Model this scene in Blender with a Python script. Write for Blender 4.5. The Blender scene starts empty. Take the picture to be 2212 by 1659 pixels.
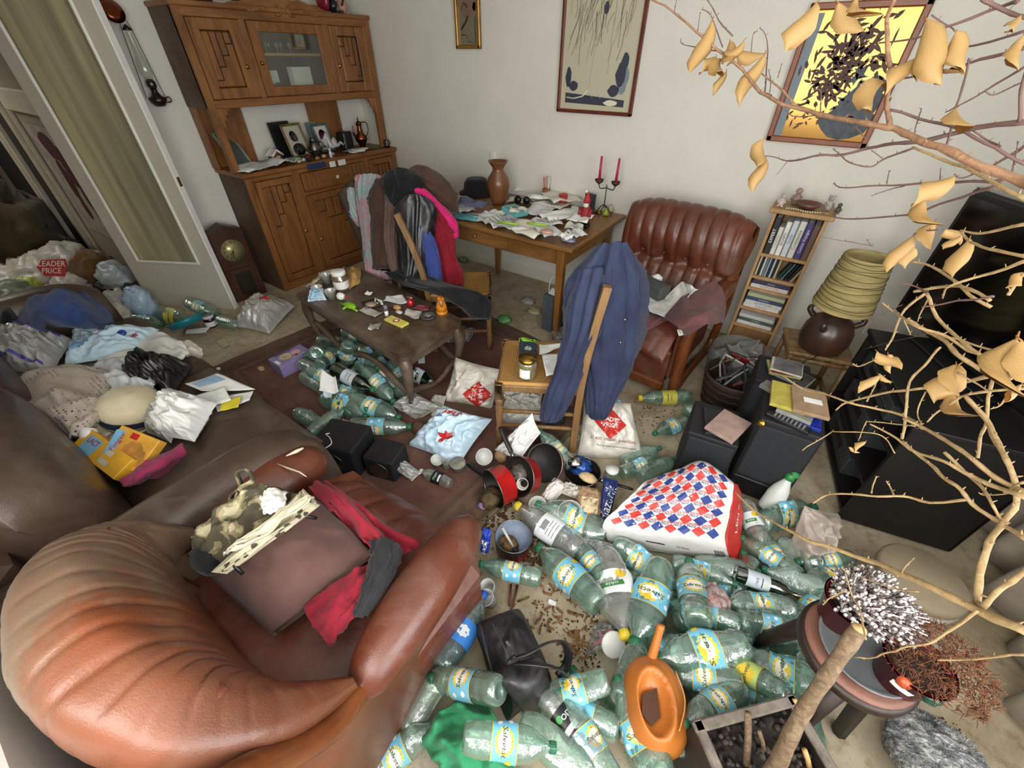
import bpy,math,random
from mathutils import Vector,Matrix,noise,Euler
R=random.Random(11)
sc=bpy.context.scene
COL=sc.collection
PI=math.pi
def vec(*a):return Vector(a if len(a)>1 else a[0])
#  camera
CAMH=1.70
_p,_r,_y=math.radians(38.47),math.radians(.34),math.radians(-34.5)
FWD=vec(math.sin(_y)*math.cos(_p),math.cos(_y)*math.cos(_p),-math.sin(_p))
_rt=vec(math.cos(_y),-math.sin(_y),0)
_up=_rt.cross(FWD)
RGT=_rt*math.cos(_r)+_up*math.sin(_r)
UPV=-_rt*math.sin(_r)+_up*math.cos(_r)
FPX=886.0
cam=bpy.data.objects.new('camera',bpy.data.cameras.new('camera'))
COL.objects.link(cam)
cam.data.sensor_fit='HORIZONTAL'
cam.data.sensor_width=36
cam.data.lens=FPX/2212*36
cam.data.clip_start=.05
_m=Matrix((RGT,UPV,-FWD)).transposed().to_4x4()
_m.translation=(0,0,CAMH)
cam.matrix_world=_m
sc.camera=cam
sc.cycles.transparent_max_bounces=40
sc.cycles.max_bounces=10
sc.cycles.use_denoising=True
sc.cycles.caustics_reflective=False
sc.cycles.caustics_refractive=False
#  light: grey daylight through the window beside the camera
w=bpy.data.worlds.new('sky');sc.world=w;w.use_nodes=True
w.node_tree.nodes['Background'].inputs[0].default_value=(.80,.88,1.0,1)
w.node_tree.nodes['Background'].inputs[1].default_value=2.2
def area(name,loc,rot,sx,sy,power,col):
 l=bpy.data.lights.new(name,'AREA');l.shape='RECTANGLE';l.size=sx;l.size_y=sy
 l.energy=power;l.color=col
 o=bpy.data.objects.new(name,l);COL.objects.link(o);o.location=loc;o.rotation_euler=rot
 return o
area('daylight_window_right',(1.33,.05,1.52),(0,PI/2,0),1.4,1.9,36,(.97,.98,1.0))
area('daylight_window_front',(-.1,-.655,1.68),(PI/2,0,0),1.5,1.05,33,(1.0,.975,.93))
area('hall_fill_light',(-6.6,-.2,2.2),(0,0,0),1.0,1.0,14,(1.0,.93,.82))  # dim fill light added over the hall
sc.view_settings.view_transform='Standard'
sc.view_settings.look='None'
sc.view_settings.exposure=.72
sc.view_settings.gamma=1
sc.view_settings.use_curve_mapping=False
#  points on the real planes of the room
def ray(px,py):return FWD*FPX+RGT*(px-1106)-UPV*(py-829.5)
def at(px,py,z=0.0):
 d=ray(px,py);return vec(0,0,CAMH)+d*((z-CAMH)/d.z)
def aty(px,py,Y):
 d=ray(px,py);return vec(0,0,CAMH)+d*(Y/d.y)
def atx(px,py,X):
 d=ray(px,py);return vec(0,0,CAMH)+d*(X/d.x)
def atd(px,py,s):
 d=ray(px,py);d.normalize();return vec(0,0,CAMH)+d*s
def atp(px,py,p0,nrm):
 d=ray(px,py);o=vec(0,0,CAMH);n=vec(nrm);return o+d*((vec(p0)-o).dot(n)/d.dot(n))

#  mesh builder
def frame(loc=(0,0,0),rz=0,ry=0,rx=0,s=1):
 return Matrix.Translation(vec(loc))@Euler((rx,ry,rz)).to_matrix().to_4x4()@Matrix.Scale(s,4)
def frame_z(loc,zdir,spin=0):
 return Matrix.Translation(vec(loc))@vec(zdir).to_track_quat('Z','Y').to_matrix().to_4x4()@Matrix.Rotation(spin,4,'Z')
class MB:
 def __init__(s):s.v=[];s.f=[];s.t=[];s.mi=[];s.cur=0
 def add(s,vs,fs,M=None,uv=None):
  b=len(s.v)
  if M is None:s.v.extend([tuple(p)for p in vs])
  else:s.v.extend([tuple(M@vec(p))for p in vs])
  s.t.extend(uv if uv else[(0,0)]*len(vs))
  for f in fs:s.f.append([i+b for i in f]);s.mi.append(s.cur)
  return s
 def box(s,c,d,M=None,b=0,taper=1):
  x,y,z=d[0]/2,d[1]/2,d[2]/2
  T=Matrix.Translation(vec(c));M=T if M is None else M@T
  uvq=lambda p:((p[0]/(2*x)+.5),(p[1]/(2*y)+.5))
  if b<=0:
   vs=[(sx*x*(taper if sz>0 else 1),sy*y*(taper if sz>0 else 1),sz*z)for sz in(-1,1)for sy in(-1,1)for sx in(-1,1)]
   fs=[(0,2,3,1),(4,5,7,6),(0,1,5,4),(2,6,7,3),(0,4,6,2),(1,3,7,5)]
   return s.add(vs,fs,M,[uvq(p)for p in vs])
  b=min(b,x*.95,y*.95,z*.95)
  vs=[];ix={}
  for sx in(-1,1):
   for sy in(-1,1):
    for sz in(-1,1):
     for k in range(3):
      p=[sx*(x-b),sy*(y-b),sz*(z-b)];p[k]+=(sx,sy,sz)[k]*b
      t=taper if sz>0 else 1
      ix[sx,sy,sz,k]=len(vs);vs.append((p[0]*t,p[1]*t,p[2]))
  fs=[]
  for k in range(3):
   for sg in(-1,1):
    q=[]
    for(a,c2)in((-1,-1),(1,-1),(1,1),(-1,1)):
     t=[0,0,0];t[k]=sg;t[(k+1)%3]=a;t[(k+2)%3]=c2
     q.append(ix[t[0],t[1],t[2],k])
    fs.append(q if sg>0 else q[::-1])
  for k in range(3):
   i,j=(k+1)%3,(k+2)%3
   for a in(-1,1):
    for c2 in(-1,1):
     def I(sk,kk):
      t=[0,0,0];t[k]=sk;t[i]=a;t[j]=c2;return ix[t[0],t[1],t[2],kk]
     q=[I(-1,i),I(1,i),I(1,j),I(-1,j)]
     fs.append(q if a*c2>0 else q[::-1])
  for sx in(-1,1):
   for sy in(-1,1):
    for sz in(-1,1):
     q=[ix[sx,sy,sz,k]for k in range(3)]
     fs.append(q if sx*sy*sz>0 else q[::-1])
  return s.add(vs,fs,M,[uvq(p)for p in vs])
 def tube(s,pts,r,n=8,M=None,cap=True,flat=1.0):
  pts=[vec(p)for p in pts];L=len(pts)
  rr=r if isinstance(r,(list,tuple))else[r]*L
  vs=[];up=None
  for i,p in enumerate(pts):
   d=(pts[min(i+1,L-1)]-pts[max(i-1,0)])
   if d.length<1e-9:d=vec(0,0,1)
   d.normalize()
   if up is None:up=d.orthogonal().normalized()
   else:
    up=up-d*up.dot(d)
    up=up.normalized()if up.length>1e-6 else d.orthogonal().normalized()
   w2=d.cross(up)
   for k in range(n):
    a=2*PI*k/n
    vs.append(p+(up*math.cos(a)*flat+w2*math.sin(a))*rr[i])
  fs=[(i*n+k,i*n+(k+1)%n,(i+1)*n+(k+1)%n,(i+1)*n+k)for i in range(L-1)for k in range(n)]
  if cap:fs+=[list(range(n))[::-1],[(L-1)*n+k for k in range(n)]]
  return s.add(vs,fs,M,[((i%n)/n,i//n/max(1,L-1))for i in range(L*n)])
 def lathe(s,prof,n=16,M=None,fn=None,cap=True):
  vs=[];uv=[];L=len(prof)
  for i,(r,z)in enumerate(prof):
   for k in range(n+1):
    a=2*PI*(k%n)/n
    p=vec(r*math.cos(a),r*math.sin(a),z)
    if fn:p=fn(p,a)
    vs.append(p);uv.append((k/n,i/(L-1)))
  m=n+1
  fs=[(i*m+k,i*m+k+1,(i+1)*m+k+1,(i+1)*m+k)for i in range(L-1)for k in range(n)]
  if cap:
   if prof[0][0]>1e-4:fs.append([k for k in range(n)][::-1])
   if prof[-1][0]>1e-4:fs.append([(L-1)*m+k for k in range(n)])
  return s.add(vs,fs,M,uv)
 def grid(s,fn,nu,nv,M=None,thick=0,closeu=False,flip=False):
  P=[[vec(fn(i/nu,j/nv))for i in range(nu+1)]for j in range(nv+1)]
  m=nu+1
  fs=[(j*m+i,j*m+i+1,(j+1)*m+i+1,(j+1)*m+i)for j in range(nv)for i in range(nu)]
  if flip:fs=[f[::-1]for f in fs]
  vs=[p for row in P for p in row];uv=[(i/nu,j/nv)for j in range(nv+1)for i in range(nu+1)]
  if thick:
   N=[]
   for j in range(nv+1):
    for i in range(nu+1):
     du=P[j][min(i+1,nu)]-P[j][max(i-1,0)];dv=P[min(j+1,nv)][i]-P[max(j-1,0)][i]
     nn=du.cross(dv);N.append(nn.normalized()if nn.length>1e-12 else vec(0,0,1))
   sg=1 if not flip else-1
   k=len(vs);vs2=[p-N[q]*thick*sg for q,p in enumerate(vs)]
   fs+=[[q+k for q in f][::-1]for f in list(fs)]
   edge=[i for i in range(m)]+[j*m+nu for j in range(1,nv+1)]+[nv*m+i for i in range(nu-1,-1,-1)]+[j*m for j in range(nv-1,0,-1)]
   for a,b in zip(edge,edge[1:]+edge[:1]):fs.append([b,a,a+k,b+k]if not flip else[a,b,b+k,a+k])
   vs=vs+vs2;uv=uv+uv
  return s.add(vs,fs,M,uv)
 def prism(s,poly,z0,z1,M=None):
  n=len(poly)
  vs=[(x,y,z0)for x,y in poly]+[(x,y,z1)for x,y in poly]
  fs=[list(range(n))[::-1],list(range(n,2*n))]+[(i,(i+1)%n,n+(i+1)%n,n+i)for i in range(n)]
  return s.add(vs,fs,M)
 def ball(s,c,r,nu=12,nv=8,M=None,fn=None,e=1.0):
  r=(r,r,r)if isinstance(r,(int,float))else r
  se=lambda x:math.copysign(abs(x)**e,x)
  vs=[];uv=[]
  for j in range(nv+1):
   ph=PI*j/nv
   for i in range(nu):
    th=2*PI*i/nu
    d=vec(se(math.sin(ph))*se(math.cos(th)),se(math.sin(ph))*se(math.sin(th)),-se(math.cos(ph)))
    p=vec(d.x*r[0],d.y*r[1],d.z*r[2])
    if fn:p=fn(p,d)
    vs.append(vec(c)+p);uv.append((i/nu,j/nv))
  fs=[(j*nu+i,j*nu+(i+1)%nu,(j+1)*nu+(i+1)%nu,(j+1)*nu+i)for j in range(nv)for i in range(nu)]
  return s.add(vs,fs,M,uv)
WM={}
def mesh_of(name,mb,mats,smooth):
 me=bpy.data.meshes.new(name)
 me.from_pydata(mb.v,[],mb.f)
 for m in(mats if isinstance(mats,(list,tuple))else[mats]):me.materials.append(m)
 uvl=me.uv_layers.new(name='uv')
 idx=[0]*len(me.loops);me.loops.foreach_get('vertex_index',idx)
 flat=[]
 for i in idx:flat.extend(mb.t[i])
 uvl.data.foreach_set('uv',flat)
 me.polygons.foreach_set('use_smooth',[smooth]*len(me.polygons))
 if any(mb.mi):me.polygons.foreach_set('material_index',mb.mi)
 me.update()
 return me
def tag(o,label,cat,group=None,kind=None):
 if label:o['label']=label
 if cat:o['category']=cat
 if group:o['group']=group
 if kind:o['kind']=kind
 return o
def link(name,data,parent=None,M=None,world=False):
 o=bpy.data.objects.new(name,data);COL.objects.link(o)
 M=M or Matrix.Identity(4)
 if parent is not None:
  o.parent=parent
  if world:o.matrix_parent_inverse=WM[parent.name].inverted()
  o.matrix_basis=M
  WM[o.name]=M.copy()if world else WM[parent.name]@M
 else:
  o.matrix_basis=M;WM[o.name]=M.copy()
 return o
def part(name,mb,m,parent,smooth=True,world=False,label=None,M=None):
 o=link(name,mesh_of(name,mb,m,smooth),parent,M,world)
 if label:o['label']=label
 return o
def thing(name,label,cat,loc=(0,0,0),rz=0,group=None,M=None):
 o=link(name,None,None,M if M is not None else frame(loc,rz))
 o.empty_display_size=.05
 return tag(o,label,cat,group)
def solo(name,label,cat,mb,m,group=None,smooth=True,kind=None):
 n=len(mb.v)
 cx=sum(p[0]for p in mb.v)/n;cy=sum(p[1]for p in mb.v)/n;cz=min(p[2]for p in mb.v)
 mb.v=[(p[0]-cx,p[1]-cy,p[2]-cz)for p in mb.v]
 o=link(name,mesh_of(name,mb,m,smooth),None,frame((cx,cy,cz)))
 return tag(o,label,cat,group,kind)
def structure(name,mb,m,parent=None,smooth=False):
 o=link(name,mesh_of(name,mb,m,smooth),parent,None,parent is not None)
 if parent is None:o['kind']='structure'
 return o
def copy_tree(o,M,label=None,group=None):
 def rec(a,par):
  c=a.copy();COL.objects.link(c);c.parent=par
  WM[c.name]=c.matrix_basis.copy()
  for ch in a.children:rec(ch,c)
  return c
 kids=list(o.children)
 c=o.copy();COL.objects.link(c);c.matrix_basis=M;WM[c.name]=M.copy()
 for ch in kids:rec(ch,c)
 return tag(c,label,None,group)
#  noise and cloth
def nz(p,s=1.0,seed=0.0):return noise.noise(vec(p)*s+vec(seed,seed*1.7,-seed))
def fold(p,s=1.0,seed=0.0):
 return 1-abs(noise.noise(vec(p)*s+vec(seed,seed*1.7,-seed)))*2
def crease(p,s=1.0,seed=0.0):
 q=vec(p)*s+vec(seed,-seed,seed*.7)
 w_=noise.noise(q*.7+vec(9,3,1))*.5
 a=1-abs(noise.noise(q+vec(w_,w_,0)))*2.2
 b=1-abs(noise.noise(q*2.1+vec(4,7,2)))*2.2
 return max(-.4,a*.55+b*.25)
def cr(a,b,c,d,t):
 return((b*2)+(c-a)*t+(a*2-b*5+c*4-d)*t*t+(b*3-a-c*3+d)*t**3)*.5
def spline(pts,n):
 pts=[vec(p)for p in pts];L=len(pts);out=[]
 for k in range(n+1):
  x=k/n*(L-1);i=min(int(x),L-2);t=x-i
  out.append(cr(pts[max(i-1,0)],pts[i],pts[i+1],pts[min(i+2,L-1)],t))
 return out
def surf(ctrl):
 ctrl=[[vec(p)for p in row]for row in ctrl];nv=len(ctrl);nu=len(ctrl[0])
 def f(u,v):
  x=u*(nu-1);i=min(int(x),nu-2);t=x-i
  def row(r):
   r=ctrl[r];return cr(r[max(i-1,0)],r[i],r[i+1],r[min(i+2,nu-1)],t)
  y=v*(nv-1);j=min(int(y),nv-2);q=y-j
  return cr(row(max(j-1,0)),row(j),row(j+1),row(min(j+2,nv-1)),q)
 return f
def folded(f,amp,su,sv,seed=0,n=(0,0,1),crum=0,cs=6):
 n=vec(n).normalized()
 def g(u,v):
  p=f(u,v)
  h=amp*(fold((u*su,v*sv,0),1,seed)-.5)+amp*.4*nz((u*su*2.3,v*sv*2.3,1),1,seed+3)
  if crum:h+=crum*(crease((u*cs,v*cs,0),1,seed)-.3)
  return p+n*h
 return g
def cloth(ctrl,nu=24,nv=24,amp=.012,su=3,sv=3,seed=0,n=(0,0,1),thick=.004,crum=0,cs=6,mb=None):
 mb=mb or MB()
 return mb.grid(folded(surf(ctrl),amp,su,sv,seed,n,crum,cs),nu,nv,thick=thick)
def loft(rings,n=28,folds=0,amp=0,seed=0,m=None,mb=None,cap=True,crum=0,cs=9,steps=None):
 """rings: (centre, half axis a, half axis b) -> closed skin"""
 mb=mb or MB()
 st=steps or max(2,(len(rings)-1)*5)
 c=spline([r[0]for r in rings],st);a=spline([r[1]for r in rings],st);b=spline([r[2]for r in rings],st)
 vs=[];uv=[]
 for j in range(st+1):
  for k in range(n):
   th=2*PI*k/n
   d=a[j]*math.cos(th)+b[j]*math.sin(th)
   s=1
   if folds:s+=amp*(fold((math.cos(th)*folds,math.sin(th)*folds,j/st*1.3),1,seed)-.5)
   if crum:s+=crum*(crease((math.cos(th)*1.2,math.sin(th)*1.2,j/st*3),cs/4,seed)-.3)+crum*.7*(crease((math.cos(th)*1.6,math.sin(th)*1.6,j/st*7),cs/3,seed+5)-.3)
   vs.append(c[j]+d*s);uv.append((k/n,j/st))
 fs=[(j*n+k,j*n+(k+1)%n,(j+1)*n+(k+1)%n,(j+1)*n+k)for j in range(st)for k in range(n)]
 if cap:fs+=[list(range(n))[::-1],[st*n+k for k in range(n)]]
 return mb.add(vs,fs,None,uv)
def pillow(c,top=.08,bot=.0,p=.5,nu=22,nv=18,amp=0,s=6,seed=0,crum=0,cs=5,mb=None,pinch=0,up=None):
 """c: four corners (u0v0, u1v0, u1v1, u0v1); bulges by top on one side and bot on the other"""
 mb=mb or MB()
 c=[vec(q)for q in c]
 N=vec(up)if up else(c[1]-c[0]).cross(c[3]-c[0]).normalized()
 L=((c[1]-c[0]).length+(c[3]-c[0]).length)/2
 def base(u,v):
  a,b=2*u-1,2*v-1
  if pinch:
   u=.5+.5*a*(1-pinch*(1-b*b));v=.5+.5*b*(1-pinch*(1-a*a))
  return(c[0]*(1-u)+c[1]*u)*(1-v)+(c[3]*(1-u)+c[2]*u)*v
 def h(u,v):return max(0,(1-(2*u-1)**2)*(1-(2*v-1)**2))**p
 def front(u,v):
  q=base(u,v);k=h(u,v)
  d=top*k+k**.5*(amp*nz((u*s,v*s,0),1,seed)+crum*(crease((u*cs,v*cs,0),1,seed)-.25))
  return q+N*d
 def back(u,v):
  q=base(u,v);k=h(u,v)
  return q-N*(bot*k+k**.5*crum*.4*(crease((u*cs,v*cs,3),1,seed)))
 m=nu+1;vs=[];uv=[]
 for fn in(front,back):
  for j in range(nv+1):
   for i in range(nu+1):
    vs.append(fn(i/nu,j/nv));uv.append((i/nu,j/nv))
 k0=m*(nv+1)
 fs=[(j*m+i,j*m+i+1,(j+1)*m+i+1,(j+1)*m+i)for j in range(nv)for i in range(nu)]
 fs+=[[q+k0 for q in f][::-1]for f in list(fs)]
 edge=[i for i in range(m)]+[j*m+nu for j in range(1,nv+1)]+[nv*m+i for i in range(nu-1,-1,-1)]+[j*m for j in range(nv-1,0,-1)]
 for a,b in zip(edge,edge[1:]+edge[:1]):fs.append([b,a,a+k0,b+k0])
 mb.add(vs,fs,None,uv)
 mb.front=front;mb.N=N
 return mb
def blob(c,r,amp=.12,s=3,seed=0,crum=.25,cs=2.2,nu=26,nv=18,flat=.0,tie=0,e=1.0,M=None):
 """slumped plastic bag: ball with creases, flattened below, pulled to a knot on top"""
 def fn(p,d):
  k=1+amp*nz(d,s,seed)+crum*(crease(d,cs,seed)-.35)
  if tie and d.z>.72:k*=1-.55*min(1,(d.z-.72)/.2)*(1 if d.z<.97 else .3)
  q=vec(p.x*k,p.y*k,p.z*k)
  if tie and d.z>.88:q.z+=tie*(d.z-.88)/.12
  if q.z<-r[2]*flat and flat:q.z=-r[2]*flat
  return q
 return MB().ball(c,r,nu,nv,M,fn,e)
_tx={}
def text2d(s,size=1.0,shear=0.0,bold=0.0):
 key=(s,shear,bold)
 if key not in _tx:
  cu=bpy.data.curves.new('t','FONT');cu.body=s;cu.size=1;cu.shear=shear;cu.offset=bold
  cu.align_x='CENTER';cu.align_y='CENTER';cu.resolution_u=2
  o=bpy.data.objects.new('t',cu);COL.objects.link(o)
  me=bpy.data.meshes.new_from_object(o.evaluated_get(bpy.context.evaluated_depsgraph_get()))
  _tx[key]=([(v.co.x,v.co.y)for v in me.vertices],[list(p.vertices)for p in me.polygons])
  bpy.data.objects.remove(o);bpy.data.curves.remove(cu);bpy.data.meshes.remove(me)
 vs,fs=_tx[key]
 return[(x*size,y*size)for x,y in vs],fs
def printed(mb,fn,items,lift=.0008,n=None):
 """fn(u,v)->point; items: (vs2d, faces, (u,v), rot, (su,sv))"""
 for vs,fs,(u0,v0),rot,(su,sv)in items:
  c,s=math.cos(rot),math.sin(rot);out=[]
  for x,y in vs:
   u=u0+(x*c-y*s)*su;v=v0+(x*s+y*c)*sv
   p=fn(u,v)
   if n is None:
    e=.004;a=fn(u+e,v)-p;b=fn(u,v+e)-p;N=a.cross(b);N=N.normalized()if N.length>1e-12 else vec(0,0,1)
   else:N=n
   out.append(p+N*lift)
  mb.add(out,fs)
 return mb
def quad2d(w,h,k=1):
 vs=[((i/k-.5)*w,(j/k-.5)*h)for j in range(k+1)for i in range(k+1)]
 fs=[(j*(k+1)+i,j*(k+1)+i+1,(j+1)*(k+1)+i+1,(j+1)*(k+1)+i)for j in range(k)for i in range(k)]
 return vs,fs
#  materials
def srgb(h):
 if isinstance(h,str):
  h=h.lstrip('#');c=[int(h[i:i+2],16)/255 for i in(0,2,4)]
 else:c=h
 return tuple((x/12.92 if x<=.04045 else((x+.055)/1.055)**2.4)for x in c)+(1,)
class NT:
 def __init__(s,name):
  s.m=bpy.data.materials.new(name);s.m.use_nodes=True;s.t=s.m.node_tree;s.b=s.t.nodes['Principled BSDF'];s.out=s.t.nodes['Material Output']
 def n(s,typ,**k):
  nd=s.t.nodes.new(typ)
  for a,b in k.items():
   if a.startswith('i_'):nd.inputs[a[2:].replace('_',' ')].default_value=b
   else:setattr(nd,a,b)
  return nd
 def l(s,a,b):s.t.links.new(a,b)
 def coord(s,kind='Object',scale=None,rot=None):
  tc=s.n('ShaderNodeTexCoord').outputs[kind]
  if scale or rot:
   mp=s.n('ShaderNodeMapping')
   if scale:mp.inputs['Scale'].default_value=scale
   if rot:mp.inputs['Rotation'].default_value=rot
   s.l(tc,mp.inputs[0]);return mp.outputs[0]
  return tc
 def noise(s,co,scale,detail=4,rough=.6,dist=0):
  nd=s.n('ShaderNodeTexNoise');nd.inputs['Scale'].default_value=scale;nd.inputs['Detail'].default_value=detail
  nd.inputs['Roughness'].default_value=rough;nd.inputs['Distortion'].default_value=dist
  s.l(co,nd.inputs['Vector']);return nd.outputs['Fac']
 def ramp(s,fac,*stops):
  nd=s.n('ShaderNodeValToRGB');el=nd.color_ramp.elements
  while len(el)<len(stops):el.new(.5)
  for e,(p,c)in zip(el,stops):e.position=p;e.color=srgb(c)if isinstance(c,str)else(c,c,c,1)
  s.l(fac,nd.inputs[0]);return nd.outputs[0]
 def mix(s,fac,a,b,blend='MIX'):
  nd=s.n('ShaderNodeMix',data_type='RGBA',blend_type=blend)
  for v,i in((fac,0),(a,6),(b,7)):
   if isinstance(v,str):nd.inputs[i].default_value=srgb(v)
   elif isinstance(v,(int,float)):nd.inputs[i].default_value=v if i==0 else(v,v,v,1)
   elif isinstance(v,tuple):nd.inputs[i].default_value=v
   else:s.l(v,nd.inputs[i])
  return nd.outputs[2]
 def math(s,op,a,b=0.0):
  nd=s.n('ShaderNodeMath',operation=op)
  for v,i in((a,0),(b,1)):
   if isinstance(v,(int,float)):nd.inputs[i].default_value=v
   else:s.l(v,nd.inputs[i])
  return nd.outputs[0]
 def bump(s,h,st=.3,d=.01):
  nd=s.n('ShaderNodeBump');nd.inputs['Strength'].default_value=st;nd.inputs['Distance'].default_value=d
  s.l(h,nd.inputs['Height']);s.l(nd.outputs[0],s.b.inputs['Normal'])
 def set(s,**k):
  for a,v in k.items():
   i=s.b.inputs[a.replace('_',' ')]
   if isinstance(v,str):i.default_value=srgb(v)
   elif isinstance(v,(int,float,tuple)):i.default_value=v
   else:s.l(v,i)
  return s
_mc={}
def mat(col,rough=.6,var=.12,vs=9,metal=0,bump=0,bs=60,spec=.5,alpha=1,trans=0,coat=0,col2=None,name=None,sss=0):
 key=(col,rough,var,vs,metal,bump,bs,spec,alpha,trans,coat,col2)
 if key in _mc:return _mc[key]
 t=NT(name or 'plain_%s'%str(col).strip('#'))
 co=t.coord()
 c=srgb(col)
 if var:
  f=t.noise(co,vs,5,.65)
  lo=srgb(col2)if col2 else tuple(x*(1-var*2)for x in c[:3])+(1,)
  hi=c if col2 else tuple(min(1,x*(1+var))for x in c[:3])+(1,)
  fr=t.n('ShaderNodeMapRange');fr.inputs[1].default_value=.3;fr.inputs[2].default_value=.7
  t.l(f,fr.inputs[0]);t.set(Base_Color=t.mix(fr.outputs[0],lo,hi))
 else:t.b.inputs['Base Color'].default_value=c
 t.b.inputs['Roughness'].default_value=rough;t.b.inputs['Metallic'].default_value=metal
 t.b.inputs['Specular IOR Level'].default_value=spec;t.b.inputs['Alpha'].default_value=alpha
 t.b.inputs['Transmission Weight'].default_value=trans;t.b.inputs['Coat Weight'].default_value=coat
 if bump:t.bump(t.noise(co,bs,6,.7),bump,.004)
 _mc[key]=t.m;return t.m
def wood(name,a,b,c,scale=(2,2,14),rough=.5,dust=0):
 t=NT(name);co=t.coord('Object',scale)
 f=t.noise(co,3,6,.65,1.5);g=t.noise(t.coord('Object',tuple(x*9 for x in scale)),4,3,.5)
 colr=t.ramp(f,(.28,a),(.5,b),(.72,c))
 colr=t.mix(t.math('MULTIPLY',g,.35),colr,a)
 if dust:
  d=t.noise(t.coord(),4,5,.7);colr=t.mix(t.math('MULTIPLY',t.ramp(d,(.4,0.0),(.75,1.0)),dust),colr,'#8a8072')
 t.set(Base_Color=colr,Roughness=rough);t.bump(g,.12,.002)
 return t.m
def leather(name,a,b,dust='#8b7a6a',amt=.35,rough=.42,sc=3.0):
 t=NT(name);co=t.coord()
 f=t.noise(co,sc,5,.6);colr=t.ramp(f,(.3,a),(.7,b))
 d=t.noise(co,sc*1.3,7,.72,.6);df=t.ramp(d,(.48,0.0),(.66,1.0))
 colr=t.mix(t.math('MULTIPLY',df,amt),colr,dust)
 r=t.n('ShaderNodeMapRange');r.inputs[3].default_value=rough;r.inputs[4].default_value=min(1,rough+.3);t.l(df,r.inputs[0])
 t.set(Base_Color=colr,Roughness=r.outputs[0]);t.b.inputs['Coat Weight'].default_value=.08
 v=t.n('ShaderNodeTexVoronoi');v.inputs['Scale'].default_value=260;t.l(co,v.inputs['Vector'])
 h=t.math('ADD',t.math('MULTIPLY',v.outputs['Distance'],.25),t.noise(co,14,6,.7))
 t.bump(h,.22,.004)
 return t.m
def fabric(name,a,b,sc=5,weave=500,rough=.9,bump=.25):
 t=NT(name);co=t.coord()
 t.set(Base_Color=t.ramp(t.noise(co,sc,6,.65),(.3,a),(.7,b)),Roughness=rough)
 t.b.inputs['Specular IOR Level'].default_value=.15;t.b.inputs['Sheen Weight'].default_value=.12
 h=t.math('ADD',t.noise(co,22,5,.6),t.math('MULTIPLY',t.noise(co,weave,2,.5),.25));t.bump(h,bump,.008)
 return t.m
def film(name,tint,clear=.72,milk='#b9c9bf',gloss=.16,rough=.07,bumps=.25,bsc=28):
 """thin clear plastic: lets light through, keeps a pale body and a sharp shine"""
 t=NT(name);nt=t.t;nt.nodes.remove(t.b)
 tr=t.n('ShaderNodeBsdfTransparent');tr.inputs[0].default_value=srgb(tint)
 df=t.n('ShaderNodeBsdfDiffuse');df.inputs[0].default_value=srgb(milk)
 gl=t.n('ShaderNodeBsdfGlossy');gl.inputs['Roughness'].default_value=rough;gl.inputs[0].default_value=(1,1,1,1)
 co=t.coord();bp=t.n('ShaderNodeBump');bp.inputs['Strength'].default_value=bumps;bp.inputs['Distance'].default_value=.01
 t.l(t.noise(co,bsc,4,.6,.8),bp.inputs['Height'])
 for s_ in(df,gl):t.l(bp.outputs[0],s_.inputs['Normal'])
 lw=t.n('ShaderNodeLayerWeight');lw.inputs[0].default_value=.35;t.l(bp.outputs[0],lw.inputs['Normal'])
 m1=t.n('ShaderNodeMixShader');m1.inputs[0].default_value=1-clear;t.l(tr.outputs[0],m1.inputs[1]);t.l(df.outputs[0],m1.inputs[2])
 fa=t.math('ADD',t.math('MULTIPLY',lw.outputs['Facing'],gloss*1.6),gloss*.35)
 m2=t.n('ShaderNodeMixShader');t.l(fa,m2.inputs[0]);t.l(m1.outputs[0],m2.inputs[1]);t.l(gl.outputs[0],m2.inputs[2])
 t.l(m2.outputs[0],t.out.inputs[0])
 return t.m

#  shared materials
M_wall=mat('#d9d5cb',.92,.03,3,bump=.06,bs=180,name='wall_paint')
M_white=mat('#dcd9cc',.45,.05,4,name='white_gloss_paint')
M_cream=mat('#cfc8b4',.5,.06,4,name='cream_paint')
M_ceil=mat('#e6e4de',.95,.02,3)
M_dark=mat('#151412',.6,.2)
M_black=mat('#101012',.45,.2,12)
M_blackmatt=mat('#17171a',.75,.25,10,bump=.1)
M_grey=mat('#55565a',.6,.15)
M_white2=mat('#e4e2dc',.6,.05)
M_paper=mat('#e3e3df',.85,.04,20)
M_paper2=mat('#cfd0cf',.85,.05,20)
M_kraft=mat('#b58a50',.8,.15)
M_ink=mat('#2b2c33',.8,0)
M_inkgrey=mat('#84868a',.8,0)
M_red=mat('#b8201f',.5,.1)
M_steel=mat('#8d8d8a',.3,.1,9,metal=1)
M_brass=mat('#a8843a',.3,.15,9,metal=1)
M_copper=mat('#8a4a30',.25,.2,9,metal=1)
M_pewter=mat('#6d6a63',.35,.2,12,metal=1)
M_glass=film('clear_glass','#f2f4f0',.97,'#cfd6d0',.10,.03,.0)
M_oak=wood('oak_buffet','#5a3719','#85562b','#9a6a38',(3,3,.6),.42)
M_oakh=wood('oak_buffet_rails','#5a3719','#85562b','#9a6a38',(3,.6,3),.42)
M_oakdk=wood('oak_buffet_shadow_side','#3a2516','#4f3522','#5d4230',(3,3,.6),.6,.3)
M_groove=mat('#2e1a0c',.8,.1)
M_tblw=wood('table_wood','#5f3f1e','#855a2a','#966a36',(.7,3,3),.38,.15)
M_tblleg=wood('table_leg_wood','#6a4520','#8a5c2a','#9b6c36',(4,4,.7),.38)
M_ctw=wood('coffee_table_wood','#33251a','#4a382a','#5e4c3c',(.8,2.4,3),.36,.45)
M_chw=wood('chair_wood','#5d4021','#7d5a33','#91703f',(5,5,.8),.5,.2)
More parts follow.
